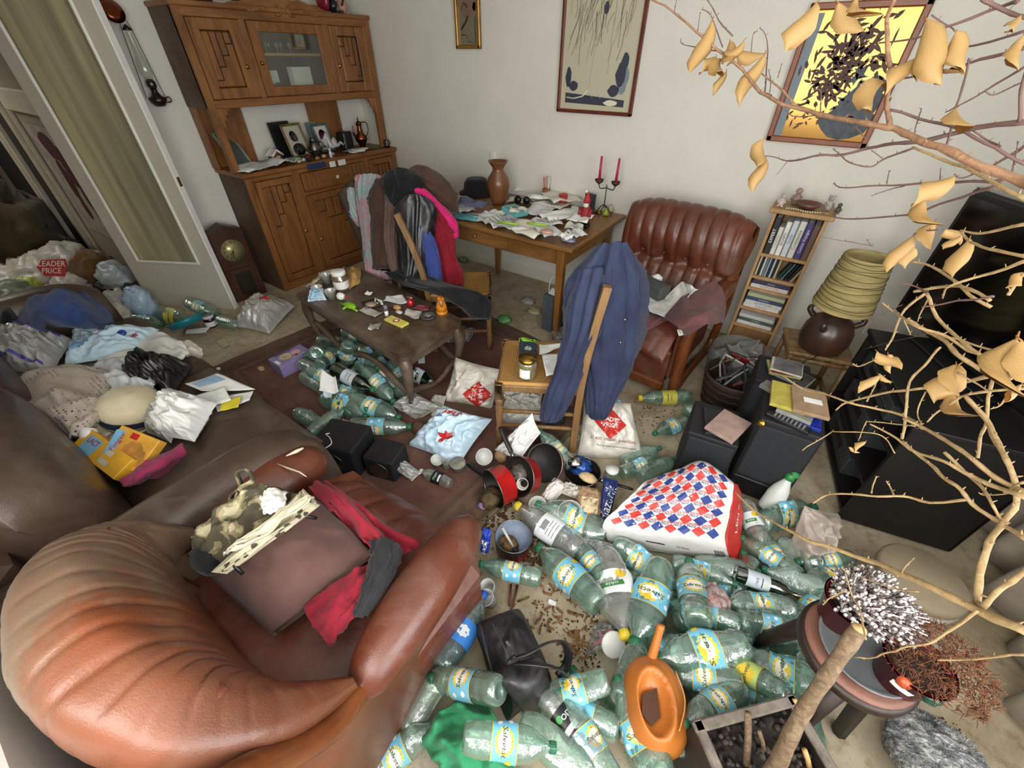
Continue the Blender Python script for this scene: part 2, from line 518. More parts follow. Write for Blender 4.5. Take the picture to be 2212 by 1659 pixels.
M_frmw=wood('armchair_wood','#4a2410','#683718','#7c4822',(4,1,2),.3)
M_shelfw=wood('pine_shelf','#8e6a42','#a98355','#b9946a',(4,4,.8),.55)
M_clockw=wood('clock_mahogany','#2c130b','#3f1e12','#4e2a1a',(4,4,.8),.4,.15)
M_lth=leather('armchair_leather','#4c2417','#683521','#7d6656',.25,.34)
M_lth1_=leather('near_armchair_leather','#5a2a18','#7d4428','#6b574a',.75,.40,2.2)
t=NT('dusty_tan_leather');co=t.coord();sx=t.n('ShaderNodeSeparateXYZ');t.l(co,sx.inputs[0])
c=t.ramp(t.noise(co,2.6,5,.6),(.32,'#4f2a1b'),(.52,'#673922'),(.72,'#864320'))
m_=t.math('ADD',t.math('MULTIPLY',t.noise(co,5,6,.7),1.1),t.math('MULTIPLY',t.math('ADD',sx.outputs[0],sx.outputs[1]),-1.7))
c=t.mix(t.ramp(m_,(.52,0.0),(.60,.85))if 0 else t.math('MULTIPLY',t.ramp(t.math('MULTIPLY',m_,.4),(.86,0.0),(.95,1.0)),.8),c,'#73624f')
c=t.mix(t.math('MULTIPLY',t.ramp(t.noise(co,3.3,7,.7,.5),(.45,0.0),(.62,1.0)),.45),c,'#6f4a38')
t.set(Base_Color=c,Roughness=.42);t.b.inputs['Coat Weight'].default_value=.08
t.bump(t.math('ADD',t.noise(co,240,3,.6),t.noise(co,16,6,.7)),.22,.004);M_lth1=t.m
M_lthseat=leather('seat_leather','#57281a','#713a26','#8a7a70',.35,.45,5)
M_lth2=leather('sofa_leather','#3b2d24','#524035','#6d6154',.45,.38,3)
#  setting
XW,YB,XR,YF=-4.13,3.27,1.36,-.66
def floor_mat():
 t=NT('dirty_floor');co=t.coord()
 n1=t.noise(co,2.2,7,.7,.4);n2=t.noise(co,14,6,.75);n3=t.noise(co,85,4,.7)
 c=t.ramp(n1,(.3,'#8a7a5e'),(.5,'#ab9d84'),(.72,'#c1b7a3'))
 c=t.mix(t.math('MULTIPLY',t.ramp(n2,(.52,0.0),(.68,1.0)),.6),c,'#6b5232')
 c=t.mix(t.math('MULTIPLY',t.ramp(n3,(.62,0.0),(.70,1.0)),.7),c,'#4a3822')
 t.set(Base_Color=c,Roughness=.7);t.bump(n2,.15,.004);return t.m
M_floor=floor_mat()
structure('floor',MB().box((-3.6,1.1,-.05),(10.4,4.9,.1)),M_floor)
structure('ceiling',MB().box((-3.6,1.1,2.62),(10.4,4.9,.1)),M_ceil)
structure('wall_back',MB().box((-1.45,YB+.06,1.3),(5.9,.12,2.6)),M_wall)
structure('wall_left',MB().box((XW-.06,2.32,1.3),(.12,2.1,2.6)),M_wall)
structure('trim_1',MB().box((XW-.06,.3,2.36),(.12,2.0,.5)),M_wall)
mb=MB();mb.box((XR+.06,.05,2.36),(.12,2.6,.5));mb.box((XR+.06,.05,.38),(.12,2.6,.76))
mb.box((XR+.06,2.25,1.3),(.12,2.3,2.6));mb.box((XR+.06,-1.0,1.3),(.12,.16,2.6))
structure('wall_right',mb,M_wall)
mb=MB()
for y in(-.9,.05,1.0):mb.box((XR+.03,y,1.44),(.05,.06,1.34))
for z in(.79,2.1):mb.box((XR+.03,.05,z),(.05,2.0,.06))
wf=structure('window_1',mb,M_white)
part('window_pane',MB().box((XR+.03,.05,1.44),(.004,1.9,1.3)),M_glass,wf,False,True)
mb=MB();mb.box((-2.85,YF-.06,1.3),(3.6,.12,2.6));mb.box((1.1,YF-.06,1.3),(.8,.12,2.6));mb.box((-.17,YF-.06,.55),(1.76,.12,1.1));mb.box((-.17,YF-.06,2.42),(1.76,.12,.36))
structure('wall_front',mb,M_wall)
mb=MB()
for x in(-1.02,-.17,.67):mb.box((x,YF-.04,1.67),(.06,.05,1.14))
for z in(1.13,2.21):mb.box((-.17,YF-.04,z),(1.7,.05,.06))
wf=structure('window_2',mb,M_white)
part('window_pane',MB().box((-.17,YF-.04,1.67),(1.6,.004,1.05)),M_glass,wf,False,True)
structure('baseboard_back',MB().box((-1.4,YB-.008,.05),(5.5,.016,.10),b=.004),M_white)
structure('baseboard_left',MB().box((XW+.008,2.3,.05),(.016,2.0,.10),b=.004),M_white)
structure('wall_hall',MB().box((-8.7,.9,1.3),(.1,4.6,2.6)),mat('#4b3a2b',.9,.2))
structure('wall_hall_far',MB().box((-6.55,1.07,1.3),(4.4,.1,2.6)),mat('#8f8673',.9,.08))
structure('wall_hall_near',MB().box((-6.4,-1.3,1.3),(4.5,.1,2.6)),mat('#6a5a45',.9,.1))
for k,(x,w_,d)in enumerate(((-6.04,.10,.05),(-5.90,.07,.03),(-6.62,.09,.06),(-6.86,.07,.05),(-4.55,.08,.04))):structure('trim_%d'%(k+4),MB().box((x,1.02-d/2,1.2),(w_,d,2.4),b=.01),mat('#b5ad98',.5,.06))
structure('trim_9',MB().box((-5.3,1.0,1.42),(1.1,.05,.16),b=.01),M_cream)
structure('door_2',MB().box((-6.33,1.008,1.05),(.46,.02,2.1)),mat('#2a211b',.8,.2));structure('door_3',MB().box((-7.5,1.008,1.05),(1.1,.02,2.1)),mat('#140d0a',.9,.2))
po=thing('wall_hanging','dark red and white hanging on the hall wall left of the open door','poster',(-5.3,1.0,.4))
part('sheet',MB().box((-5.25,1.005,.83),(.92,.012,.86)),mat('#a09a90',.8,.2,6),po,False,True)
for i,(x,z,rx,rz_)in enumerate(((-5.3,1.12,.16,.10),(-5.12,.98,.12,.16),(-5.32,.86,.08,.16),(-5.05,.80,.07,.16),(-5.3,.66,.05,.12),(-5.0,.62,.06,.10))):
 part('red_patch',MB().prism([(x+rx*math.cos(a)*(1+.2*math.sin(a*3+i)),z+rz_*math.sin(a))for a in[q/14*2*PI for q in range(14)]],-.999,-.995+.0002*i,Matrix(((1,0,0,0),(0,0,-1,0),(0,1,0,0),(0,0,0,1)))),mat('#4a0d14',.7,.2),po,False,True)
A_,B_=vec(-4.42,.872,0),vec(-3.755,1.243,0)
dd=(B_-A_);LW=dd.length;ang=math.atan2(dd.y,dd.x)
DM=frame(A_,ang)
door=link('door_1',None,None,DM);door['kind']='structure';door.empty_display_size=.05
mb=MB();H_=2.25
mb.box((.055,.02,H_/2),(.11,.04,H_));mb.box((LW-.055,.02,H_/2),(.11,.04,H_))
mb.box((LW/2,.02,.2),(LW-.22,.04,.40));mb.box((LW/2,.02,H_-.06),(LW-.22,.04,.12))
part('door_leaf',mb,mat('#bcb6a4',.5,.04,3),door,False)
mb=MB()
for x in(.12,LW-.12):mb.box((x,-.006,1.27),(.022,.02,1.76),b=.006)
for z in(.40,2.14):mb.box((LW/2,-.006,z),(LW-.24,.02,.022),b=.006)
part('glazing_bead',mb,M_white,door,False)
t=NT('frosted_glass');t.set(Base_Color=t.ramp(t.noise(t.coord('Object',(9,9,.4)),1.4,3,.5),(.35,'#7f7a62'),(.65,'#b3a983')),Roughness=.35)
t.bump(t.noise(t.coord(),60,3,.6),.25,.004)
part('glass_pane',MB().box((LW/2,.02,1.27),(LW-.22,.012,1.74)),t.m,door,False)
part('door_edge',MB().box((LW+.006,.022,H_/2),(.012,.05,H_),b=.003),M_white2,door,False)
part('latch',MB().box((LW+.014,.022,1.0),(.006,.02,.06)),M_brass,door,False)
structure('trim_3',MB().box((-1.0,-.505,.40),(1.7,.30,.80),b=.012),M_white2)
t=NT('rug');co=t.coord('UV')
sx=t.n('ShaderNodeSeparateXYZ');t.l(co,sx.inputs[0])
ex=t.math('ABSOLUTE',t.math('SUBTRACT',sx.outputs[0],.5));ey=t.math('ABSOLUTE',t.math('SUBTRACT',sx.outputs[1],.5))
ed=t.math('MAXIMUM',ex,ey)
c=t.ramp(ed,(.36,'#5e3a33'),(.37,'#3a2823'),(.385,'#6a4a3e'),(.40,'#42302a'),(.46,'#5d3d35'),(.475,'#45362b'),(.49,'#75684f'))
v=t.n('ShaderNodeTexVoronoi');v.inputs['Scale'].default_value=16;t.l(co,v.inputs[0])
c=t.mix(t.math('MULTIPLY',t.ramp(v.outputs['Distance'],(.2,1.0),(.3,0.0)),.35),c,'#80594a')
c=t.mix(t.math('MULTIPLY',t.ramp(t.noise(t.coord(),3,7,.7),(.42,0.0),(.7,1.0)),.65),c,'#75604a')
t.set(Base_Color=c,Roughness=.95);t.bump(t.noise(t.coord(),90,4,.7),.5,.006);M_rug=t.m
rc=[vec(-3.0,.68,.006),vec(-.62,.82,.006),vec(-.82,2.42,.006),vec(-3.15,1.50,.006)]
rc=[vec(-3.02,.66,.004),vec(-.75,.30,.004),vec(-.62,2.2,.004),vec(-2.85,2.55,.004)]
rf=surf([[rc[0],rc[1]],[rc[3],rc[2]]])
solo('rug','worn dark red patterned rug under the coffee table and chairs','rug',MB().grid(lambda u,v:rf(u,v)+vec(0,0,.008+.006*nz((u*9,v*9,0))),40,30,thick=.008),M_rug)

#  oak buffet
buf=thing('buffet','tall carved oak buffet with glazed upper cupboard in the room corner','buffet',(-3.92,2.47,0))
XL,XU=-3.70,-3.78
Y0,Y1=1.69,3.245
def yz(mb,y0,y1,z0,z1,x0,x1,b=.004):return mb.box(((x0+x1)/2,(y0+y1)/2,(z0+z1)/2),(abs(x1-x0),y1-y0,z1-z0),b=b)
bp=lambda n,mb,m=M_oak,**k:part(n,mb,m,buf,False,True,**k)
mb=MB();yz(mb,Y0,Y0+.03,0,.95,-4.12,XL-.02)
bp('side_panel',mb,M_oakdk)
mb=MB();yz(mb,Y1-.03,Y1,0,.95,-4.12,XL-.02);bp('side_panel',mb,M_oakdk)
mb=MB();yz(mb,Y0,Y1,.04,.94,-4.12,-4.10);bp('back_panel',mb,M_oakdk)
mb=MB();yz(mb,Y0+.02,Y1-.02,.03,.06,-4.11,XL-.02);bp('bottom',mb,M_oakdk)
mb=MB();yz(mb,Y0-.02,Y1+.012,.95,.985,-4.12,XL+.02,.008);bp('counter',mb,M_oakh)
for y0,y1 in((Y0,1.745),(2.08,2.15),(2.83,2.89),(3.195,Y1)):bp('stile',yz(MB(),y0,y1,0.0,.95,XL-.03,XL))
mb=MB();yz(mb,1.70,3.24,.0,.07,XL-.03,XL-.004);yz(mb,1.745,3.2,.915,.95,XL-.03,XL-.002);yz(mb,2.15,2.83,.735,.765,XL-.03,XL-.002)
bp('rail',mb,M_oakh)
def panel_door(name,y0,y1,z0,z1,X,py0,py1,pz0,pz1,steps,knob=None,flip=False,m=M_oak):
 mb=MB();yz(mb,y0,py0,z0,z1,X-.022,X);yz(mb,py1,y1,z0,z1,X-.022,X)
 yz(mb,py0,py1,z0,pz0,X-.022,X);yz(mb,py0,py1,pz1,z1,X-.022,X)
 d=bp(name,mb,m)
 mb=MB();yz(mb,py0+.004,py1-.004,pz0+.004,pz1-.004,X-.022,X-.004,.010)
 pn=part('panel',mb,m,d,False,True)
 mb=MB();w=(py1-py0);h=pz1-pz0;k=len(steps)
 for i,s in enumerate(steps):
  a=py0+w*(.02+.9*i/k);b=py0+w*(.02+.9*(i+1)/k)
  if flip:a,b=py0+py1-b,py0+py1-a
  z=pz1-h*s
  yz(mb,a,b,z-.004,z+.004,X-.004,X-.0015,0)
  if not flip:yz(mb,b-.003,b+.003,z-.003,pz1,X-.004,X-.0015,0)
  else:yz(mb,a-.003,a+.003,z-.003,pz1,X-.004,X-.0015,0)
 part('carved_step',mb,M_groove,d,False,True)
 if knob:
  part('escutcheon',MB().lathe([(.016,0),(.016,.003),(.006,.004),(.004,.012),(0,.012)],12,frame((X,knob[0],knob[1]),0,PI/2)),M_brass,d,True,True)
 return d
panel_door('door',1.75,2.078,.075,.912,XL+.004,1.80,2.035,.13,.865,(.42,.30,.18,.09),(2.055,.46))
panel_door('door',2.154,2.826,.075,.732,XL+.004,2.22,2.76,.13,.68,(.18,.30,.30,.42,.30,.18),(2.18,.35))
panel_door('door',2.894,3.19,.075,.912,XL+.004,2.94,3.15,.13,.865,(.42,.42,.42,.42),(2.915,.46))
mb=MB();yz(mb,2.154,2.826,.768,.912,XL-.02,XL+.008);dr=bp('drawer',mb,M_oakh)
for y in(2.17,2.215,2.26,2.305,2.66,2.705,2.75,2.795):part('flute',yz(MB(),y-.017,y+.017,.775,.905,XL+.008,XL+.018,.006),M_oak,dr,False,True)
part('knob',MB().lathe([(.006,0),(.006,.014),(.015,.018),(.016,.026),(.01,.032),(0,.033)],14,frame((XL+.008,2.49,.838),0,PI/2)),mat('#d8d4ca',.3,.05),dr,True,True)
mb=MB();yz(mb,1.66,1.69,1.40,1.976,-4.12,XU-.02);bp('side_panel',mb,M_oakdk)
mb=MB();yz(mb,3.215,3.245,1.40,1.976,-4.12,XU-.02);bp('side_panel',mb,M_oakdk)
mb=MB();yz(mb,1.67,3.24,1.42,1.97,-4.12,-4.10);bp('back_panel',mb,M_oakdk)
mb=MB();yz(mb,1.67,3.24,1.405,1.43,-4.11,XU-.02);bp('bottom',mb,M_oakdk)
mb=MB();yz(mb,1.65,3.25,1.955,1.985,-4.12,XU+.01,.006);bp('top',mb,M_oakh)
for y0,y1,z0 in((1.66,1.715,.985),(2.07,2.115,1.44),(2.76,2.805,1.44),(3.16,3.235,.985)):bp('post',yz(MB(),y0,y1,z0,1.96,XU-.045,XU))
mb=MB();yz(mb,1.70,3.2,1.40,1.452,XU-.03,XU+.004);yz(mb,1.70,3.2,1.905,1.956,XU-.03,XU+.002);bp('rail',mb,M_oakh)
panel_door('door',1.718,2.068,1.455,1.903,XU+.004,1.785,1.985,1.52,1.84,(.86,.62,.42,.22),(2.03,1.64))
panel_door('door',2.808,3.158,1.455,1.903,XU+.004,2.875,3.075,1.525,1.84,(.22,.42,.62,.86),(2.84,1.64))
mb=MB();yz(mb,2.118,2.19,1.455,1.903,XU-.02,XU+.006);yz(mb,2.685,2.757,1.455,1.903,XU-.02,XU+.006)
yz(mb,2.19,2.685,1.455,1.518,XU-.02,XU+.006);yz(mb,2.19,2.685,1.842,1.903,XU-.02,XU+.006)
gd=bp('door',mb,M_oak)
mb=MB();yz(mb,2.186,2.69,1.514,1.846,XU-.010,XU-.006,0);part('glass_pane',mb,M_glass,gd,False,True)
part('escutcheon',MB().lathe([(.014,0),(.014,.003),(.004,.012),(0,.012)],12,frame((XU+.006,2.15,1.66),0,PI/2)),M_brass,gd,True,True)
mb=MB();yz(mb,2.1,2.77,1.705,1.722,-4.08,-3.84);bp('shelf',mb,mat('#b58f5c',.6,.1))
for sgn,y0 in((1,1.715),(-1,3.16)):
 mb=MB()
 for i,(w_,z)in enumerate(((.022,1.28),(.044,1.325),(.066,1.36),(.09,1.385))):
  a,b=(y0+w_-.022,y0+w_)if sgn>0 else(y0-w_,y0-w_+.022)
  yz(mb,a,b,z,1.405,XU-.03,XU-.004,.002)
 bp('bracket',mb)
mb=MB();yz(mb,1.70,2.03,.985,1.405,-4.10,-4.08);bp('back_panel',mb)
mb=MB();yz(mb,2.62,2.95,.985,1.405,-4.10,-4.08);bp('back_panel',mb)
for y in(1.665,):
 mb=MB();yz(mb,y,y+.02,.985,1.405,-4.12,-4.02);bp('side_panel',mb)
def cres(u):return .055*max(0,math.cos((u-.5)*PI*1.05))**.8
mb=MB();poly=[(2.02,1.985)]+[(2.02+.84*i/30,1.987+cres(i/30)+.006*math.sin(i*1.3))for i in range(31)]+[(2.86,1.985)]
mb.prism([(y,z)for y,z in poly],0,.02,Matrix(((0,0,1,XU-.02),(1,0,0,0),(0,1,0,0),(0,0,0,1))))
cr_=bp('crest',mb,M_oakh)
for s in(-1,1):
 mb=MB()
 pts=[vec(XU+.006,2.44+s*(.06+.045*a*math.cos(a*5)),1.985+.045*a*math.sin(a*5+.3))for a in[i/14 for i in range(4,15)]]
 mb.tube(pts,[.004+.008*i/10 for i in range(11)],6)
 part('scroll_carving',mb,M_oak,cr_,True,True)
 for k in range(4):part('carved_leaf',MB().ball((XU+.004,2.44+s*(.16+.035*k),1.975-.006*k),(.010,.030,.016-.002*k),8,6),M_oak,cr_,True,True)
#  dining table by the back wall
tb=thing('dining_table','oak dining table with a drawer, buried in papers against the back wall','table',(-1.80,2.77,0))
def TBX(n,mb,m=M_tblw,par=tb,sm=False,**k):return part(n,mb,m,par,sm,True,**k)
TBX('tabletop',MB().box((-1.80,2.78,.735),(1.30,.90,.032),b=.008))
TBX('apron',MB().box((-1.80,2.42,.655),(1.14,.022,.125),b=.003));TBX('apron',MB().box((-1.80,3.14,.655),(1.14,.022,.125),b=.003))
TBX('apron',MB().box((-1.24,2.78,.655),(.022,.72,.125),b=.003));TBX('apron',MB().box((-2.36,2.78,.655),(.022,.72,.125),b=.003))
for x,y in((-1.255,2.41),(-2.345,2.41),(-1.255,3.15),(-2.345,3.15)):
 TBX('leg',MB().box((0,0,0),(.058,.058,.72),frame((x,y,.36),0,PI),b=.005,taper=.62),M_tblleg)
d_=TBX('drawer',MB().box((-1.98,2.405,.655),(.55,.016,.095),b=.003))
part('knob',MB().lathe([(.007,0),(.007,.012),(.016,.018),(.014,.028),(0,.030)],12,frame((-1.98,2.397,.66),0,0,PI/2)),M_tblleg,d_,True,True)
#  coffee table with carved stretchers
ct=thing('coffee_table','low dusty dark-stained coffee table with wavy carved stretchers','coffee table',(-2.08,1.45,0))
c4=[vec(-2.63,1.245,0),vec(-1.475,1.125,0),vec(-1.475,1.63,0),vec(-2.60,1.78,0)]
cf=surf([[c4[0],c4[1]],[c4[3],c4[2]]])
poly=[]
for i in range(4):
 a,b,c_=c4[i-1],c4[i],c4[(i+1)%4]
 e1=(a-b).normalized()*.05;e2=(c_-b).normalized()*.05
 for q in range(5):
  tt=q/4;p=(b+e1)*(1-tt)**2+b*2*tt*(1-tt)+(b+e2)*tt**2;poly.append((p.x,p.y))
mb=MB();mb.prism(poly,.43,.458);cen=vec(-2.05,1.445,0)
inn=[(cen.x+(x-cen.x)*.985,cen.y+(y-cen.y)*.97)for x,y in poly];mb.prism(inn,.458,.464);mb.prism(inn,.420,.43)
part('tabletop',mb,M_ctw,ct,False,True)
mb=MB()
ins=[cf(.09,.13),cf(.93,.13),cf(.93,.87),cf(.09,.87)]
for i in range(4):
 a,b=ins[i],ins[(i+1)%4];d=b-a
 mb.box((0,0,0),(d.length-.03,.018,.07),frame((a+b)/2+vec(0,0,.388),math.atan2(d.y,d.x)),b=.004)
part('apron',mb,M_ctw,ct,False,True)
for p in ins:
 o_=(p-vec(-2.05,1.445,0));o_.z=0;o_=o_.normalized()
 pts=spline([p+vec(0,0,.42),p+o_*.028+vec(0,0,.33),p+o_*.006+vec(0,0,.2),p-o_*.022+vec(0,0,.09),p+o_*.014+vec(0,0,.012)],14)
 rr=[.034,.036,.037,.034,.030,.027,.024,.022,.020,.019,.018,.019,.021,.024,.024]
 part('leg',MB().tube(pts,rr,10),M_ctw,ct,True,True)
def wav(a,b,z,amp,hump=3):
 d=b-a;n_=vec(-d.y,d.x,0).normalized()
 return[a+d*t+vec(0,0,z+amp*math.cos(t*PI*2*hump/2))for t in[i/26 for i in range(27)]]
for a,b in((ins[0],ins[1]),(ins[3],ins[2])):
 part('stretcher',MB().tube(wav(a,b,.21,.045,3),[.014+.008*abs(math.sin(i/26*PI*3))for i in range(27)],8),M_ctw,ct,True,True)
for a,b in((ins[1],ins[2]),(ins[0],ins[3])):
 part('stretcher',MB().tube(wav(a,b,.15,.03,2),[.014+.006*abs(math.sin(i/26*PI*2))for i in range(27)],8),M_ctw,ct,True,True)
#  straw seated chairs
def straw_mat():
 t=NT('straw');co=t.coord('UV')
 s_=t.n('ShaderNodeSeparateXYZ');t.l(co,s_.inputs[0])
 ax=t.math('ABSOLUTE',t.math('SUBTRACT',s_.outputs[0],.5));ay=t.math('ABSOLUTE',t.math('SUBTRACT',s_.outputs[1],.5))
 q=t.math('SINE',t.math('MULTIPLY',t.math('MAXIMUM',ax,ay),230))
 t.set(Base_Color=t.mix(t.math('ADD',t.math('MULTIPLY',q,.4),.5),'#7a5526','#b08344'),Roughness=.75);t.bump(q,.6,.003);return t.m
M_straw=straw_mat()
def straw_chair(name,label,M,w=.42,d=.40,hb=1.0,lean=.13,back=True,zs=.45):
 """local: front towards +y, back posts at -y"""
 c=thing(name,label,'chair',M=M)
 hw,hd=w/2,d/2
 for x in(-hw,hw):
  part('leg',MB().lathe([(.017,0),(.019,.10),(.016,.12),(.022,.14),(.016,.16),(.021,.30),(.016,.32),(.024,.34),(.02,.36)],12,frame((x,hd,0))).box((x,hd,.405),(.044,.044,.10),b=.004),M_chw,c,True)
 for x in(-hw,hw):
  pr=[(x,-hd,0),(x,-hd,.45),(x,-hd-lean*.35,.72),(x,-hd-lean,hb)]
  mb=MB();pp=spline(pr,12)
  mb.tube(pp,.024,4)
  part('back_post',mb,M_chw,c,False)
 mb=MB()
 for y,L in((hd,w),(-hd,w)):mb.box((0,y,zs-.025),(L-.03,.026,.04),b=.005)
 for x in(-hw,hw):mb.box((x,0,zs-.025),(.026,d-.03,.04),b=.005)
 part('seat_rail',mb,M_chw,c,False)
 fs=surf([[(-hw,-hd,zs),(hw,-hd,zs)],[(-hw,hd,zs),(hw,hd,zs)]])
 def st(u,v):
  a=max(abs(u-.5),abs(v-.5));return fs(u,v)+vec(0,0,.010-.018*(1-2*a)+.006*abs(abs(u-.5)-abs(v-.5)))
 part('straw_seat',MB().grid(st,20,20,thick=.03),M_straw,c,True)
 for z in(.17,.27):
  for x in(-hw,hw):part('stretcher',MB().tube([(x,-hd,z),(x,hd,z)],.011,8),M_chw,c,True)
 part('stretcher',MB().tube([(-hw,hd,.22),(hw,hd,.22)],.011,8),M_chw,c,True)
 if back:
  for z,dy in((.62,.03),(.76,.06),(.91,.10)):
   part('back_slat',MB().box((0,-hd-dy,z),(w-.03,.016,.07),frame((0,0,0)),b=.006),M_chw,c,False)
 return c
mB=frame((-.87,1.53,0),math.radians(120))
chB=straw_chair('dining_chair','straw seated wooden chair with a navy jacket hung over its back',mB,.38,.40,.98,.05,False)
mA=frame((-1.84,2.02,0),math.radians(-53))
chA=straw_chair('dining_chair','straw seated wooden chair heaped with coats beside the dining table',mA,.36,.40,.98,.12,False)
mC=frame((-2.66,2.22,0),math.radians(-62))
chC=thing('dining_chair','chair with a striped brown velvet back standing before the buffet','chair',M=mC)
vel=NT('striped_velvet');vs_=vel.math('SINE',vel.math('MULTIPLY',vel.n('ShaderNodeSeparateXYZ').outputs[0],1));
sp=vel.n('ShaderNodeSeparateXYZ');vel.l(vel.coord(),sp.inputs[0]);vs_=vel.math('SINE',vel.math('MULTIPLY',sp.outputs[0],75))
vel.set(Base_Color=vel.ramp(vs_,(.2,'#3b2f27'),(.5,'#6b5a4a'),(.8,'#4a3d33')),Roughness=.9)
part('backrest',MB().grid(lambda u,v:(-.23+.46*u,-.2-.10*v+.02*math.sin(u*PI),.46+(.52-.05*(2*u-1)**2)*v),14,10,thick=.045),vel.m,chC,True)
part('seat',MB().box((0,.02,.44),(.45,.43,.09),b=.03),vel.m,chC,False)
for x in(-.2,.2):
 for y in(-.18,.2):part('leg',MB().box((x,y,.2),(.04,.04,.40),b=.004),M_chw,chC,False)

#  near armchair (faces away from the window)
a1=thing('armchair','large dusty tan leather armchair in the foreground, piled with cushions and a bag','armchair',(-.82,.2,0))
def A1(n,mb,m=M_lth1,sm=True,**k):return part(n,mb,m,a1,sm,True,**k)
A1('base',MB().box((-.83,.19,.20),(.70,.74,.32),b=.05),M_lthseat,False)
A1('plinth',MB().box((-.83,.19,.03),(.68,.70,.06),b=.01),M_frmw,False)
pol=[(.53,.07),(.53,.38),(.30,.47),(.06,.53),(-.03,.56),(-.10,.64),(-.16,.74),(-.24,.76),(-.30,.70),(-.31,.07)]
def yzp(x,lean=0):return Matrix(((lean,0,1,x),(1,0,0,0),(0,1,0,0),(0,0,0,1)))
A1('side_panel',MB().prism(pol,-.03,.02,yzp(-.47,-.14)),M_lth1,False)
A1('side_panel',MB().prism([(y,min(z,.60))for y,z in pol],-.02,.03,yzp(-1.17,.08)),M_lth1,False)
A1('base_rail',MB().tube(spline([(-.545,.56,.075),(-.50,.2,.07),(-.44,-.3,.07)],12),.026,8),M_frmw)
A1('panel_seam',MB().tube(spline([(-.517,.50,.36),(-.49,.28,.445),(-.458,.06,.51)],12),.004,6),mat('#a8714e',.6))
for sx_,x0_ in((1,-.447),(-1,-1.17)):
 A1('wood_rail',MB().tube(spline([(x0_-sx_*.012,.07,.545),(x0_,-.02,.575),(x0_,-.09,.65-.05*(sx_<0)),(x0_+sx_*.004,-.16,.765-.14*(sx_<0)),(x0_,-.235,.80-.18*(sx_<0)),(x0_,-.30,.72-.15*(sx_<0)),(x0_,-.32,.45)],30),[.012,.018,.024,.028]+[.031]*27,10),M_frmw)
def arm_pad(x0,x1,y0,y1,z,rx,rz_):
 n=22
 rings=[]
 for i in range(15):
  t_=i/14;k=max(.03,math.sin(PI*min(1,max(0,.5+(t_-.5)*.985))))**.27
  c=vec(x0+(x1-x0)*t_,y0+(y1-y0)*t_,z-.012*(2*t_-1)**2)
  rings.append((c,vec(rx*k,0,0),vec(0,0,rz_*k)))
 return loft(rings,26,2,.035,4,steps=36)
A1('arm_pad',arm_pad(-.470,-.530,.045,.555,.545,.080,.078),M_lth)
A1('arm_pad',arm_pad(-1.20,-1.175,.06,.45,.545,.10,.085),M_lth)
torn=part('torn_patch',MB().tube([at(600,1002,.625),at(625,1012,.628),at(648,1020,.63),at(662,1030,.62)],[.003,.007,.006,.003],6,flat=.4).tube([at(618,985,.63),at(640,975,.63),at(655,968,.628)],[.002,.007,.004],6),mat('#d9cdb6',.8,.1),a1,True,True,label='cream lining showing through torn leather')
def seat_fn(u,v):
 x=-1.155+.63*u;y=-.06+.70*v
 e=max(0,v-.55)/.45
 z=.452+.025*math.sin(u*PI)-.36*e**2.6*.75
 y-=.05*e**3*1.0;y+=.05*(1-(2*u-1)**2)*e-.015
 pl=abs(math.sin(u*PI*5.5+.6*math.sin(v*5)))
 z-=.016*(1-pl)**3*max(0,v-.35)/.65*1.6
 return vec(x,y,z-.02*(2*u-1)**8)
A1('seat_cushion',MB().grid(seat_fn,64,44,thick=.10),M_lthseat)
_hc=spline([(-1.16,.03,0),(-1.15,-.08,0),(-1.04,-.15,0),(-.83,-.175,0),(-.62,-.15,0),(-.515,-.075,0),(-.465,.055,0)],220)
_hz=spline([(.60,.555,.012),(.78,.56,.06),(.89,.50,.095),(.925,.42,.11),(.89,.50,.095),(.77,.60,.062),(.605,.565,.012)],220)
def back_pt(i,a):
 p=_hc[i];d=(_hc[min(i+14,220)]-_hc[max(i-14,0)]).normalized();n_=vec(-d.y,d.x,0)
 zt,zb,th=_hz[i];s_=i/220
 ca,sa=math.cos(a),math.sin(a);e=.74
 t1=(_hc[min(i+2,220)]-_hc[max(i-22,0)]).normalized();t2=(_hc[min(i+22,220)]-_hc[max(i-2,0)]).normalized()
 Rc=(_hc[min(i+10,220)]-_hc[max(i-10,0)]).length/max(.02,t1.angle(t2))
 ti=min(th,.72*Rc)if ca>0 else th*(1+.12*max(0,1-abs(s_-.5)*4))
 o=ti*math.copysign(abs(ca)**e,ca);z=(zt+zb)/2+(zt-zb)/2*math.copysign(abs(sa)**e,sa)
 w_=(z-zb)/max(.01,zt-zb);o-=.06*(w_-.35)*(th/.13)
 f=s_*46+1.6*nz((s_*7,a*.8,0))+.35*a
 pl=(1-abs(math.sin(f*PI*.5)))**3*(.35+.65*abs(nz((s_*16,2,5)))*2)
 am=.014*max(0,math.sin(a*.8+.1))**.8*(th/.13)*(.30+.70*max(0,ca+.35))
 r_=-am*pl*1.5+.004*nz((s_*14,a*2,3))
 return vec(p.x,p.y,z)+n_*(o+ca*r_)+vec(0,0,sa*r_)
NS,NA=220,52
mb=MB().add([back_pt(i,2*PI*k/NA)for i in range(NS+1)for k in range(NA)],[(i*NA+k,i*NA+(k+1)%NA,(i+1)*NA+(k+1)%NA,(i+1)*NA+k)for i in range(NS)for k in range(NA)]+[[k for k in range(NA)][::-1],[NS*NA+k for k in range(NA)]])
A1('backrest',mb,M_lth1)
A1('lumbar_cushion',MB().grid(lambda u,v:(-1.12+.58*u,-.115-.05*math.sin(v*PI*.5)+.03*(2*u-1)**2-.008*abs(math.sin(u*14)),.40+.42*v),40,14,thick=.05),M_lthseat)
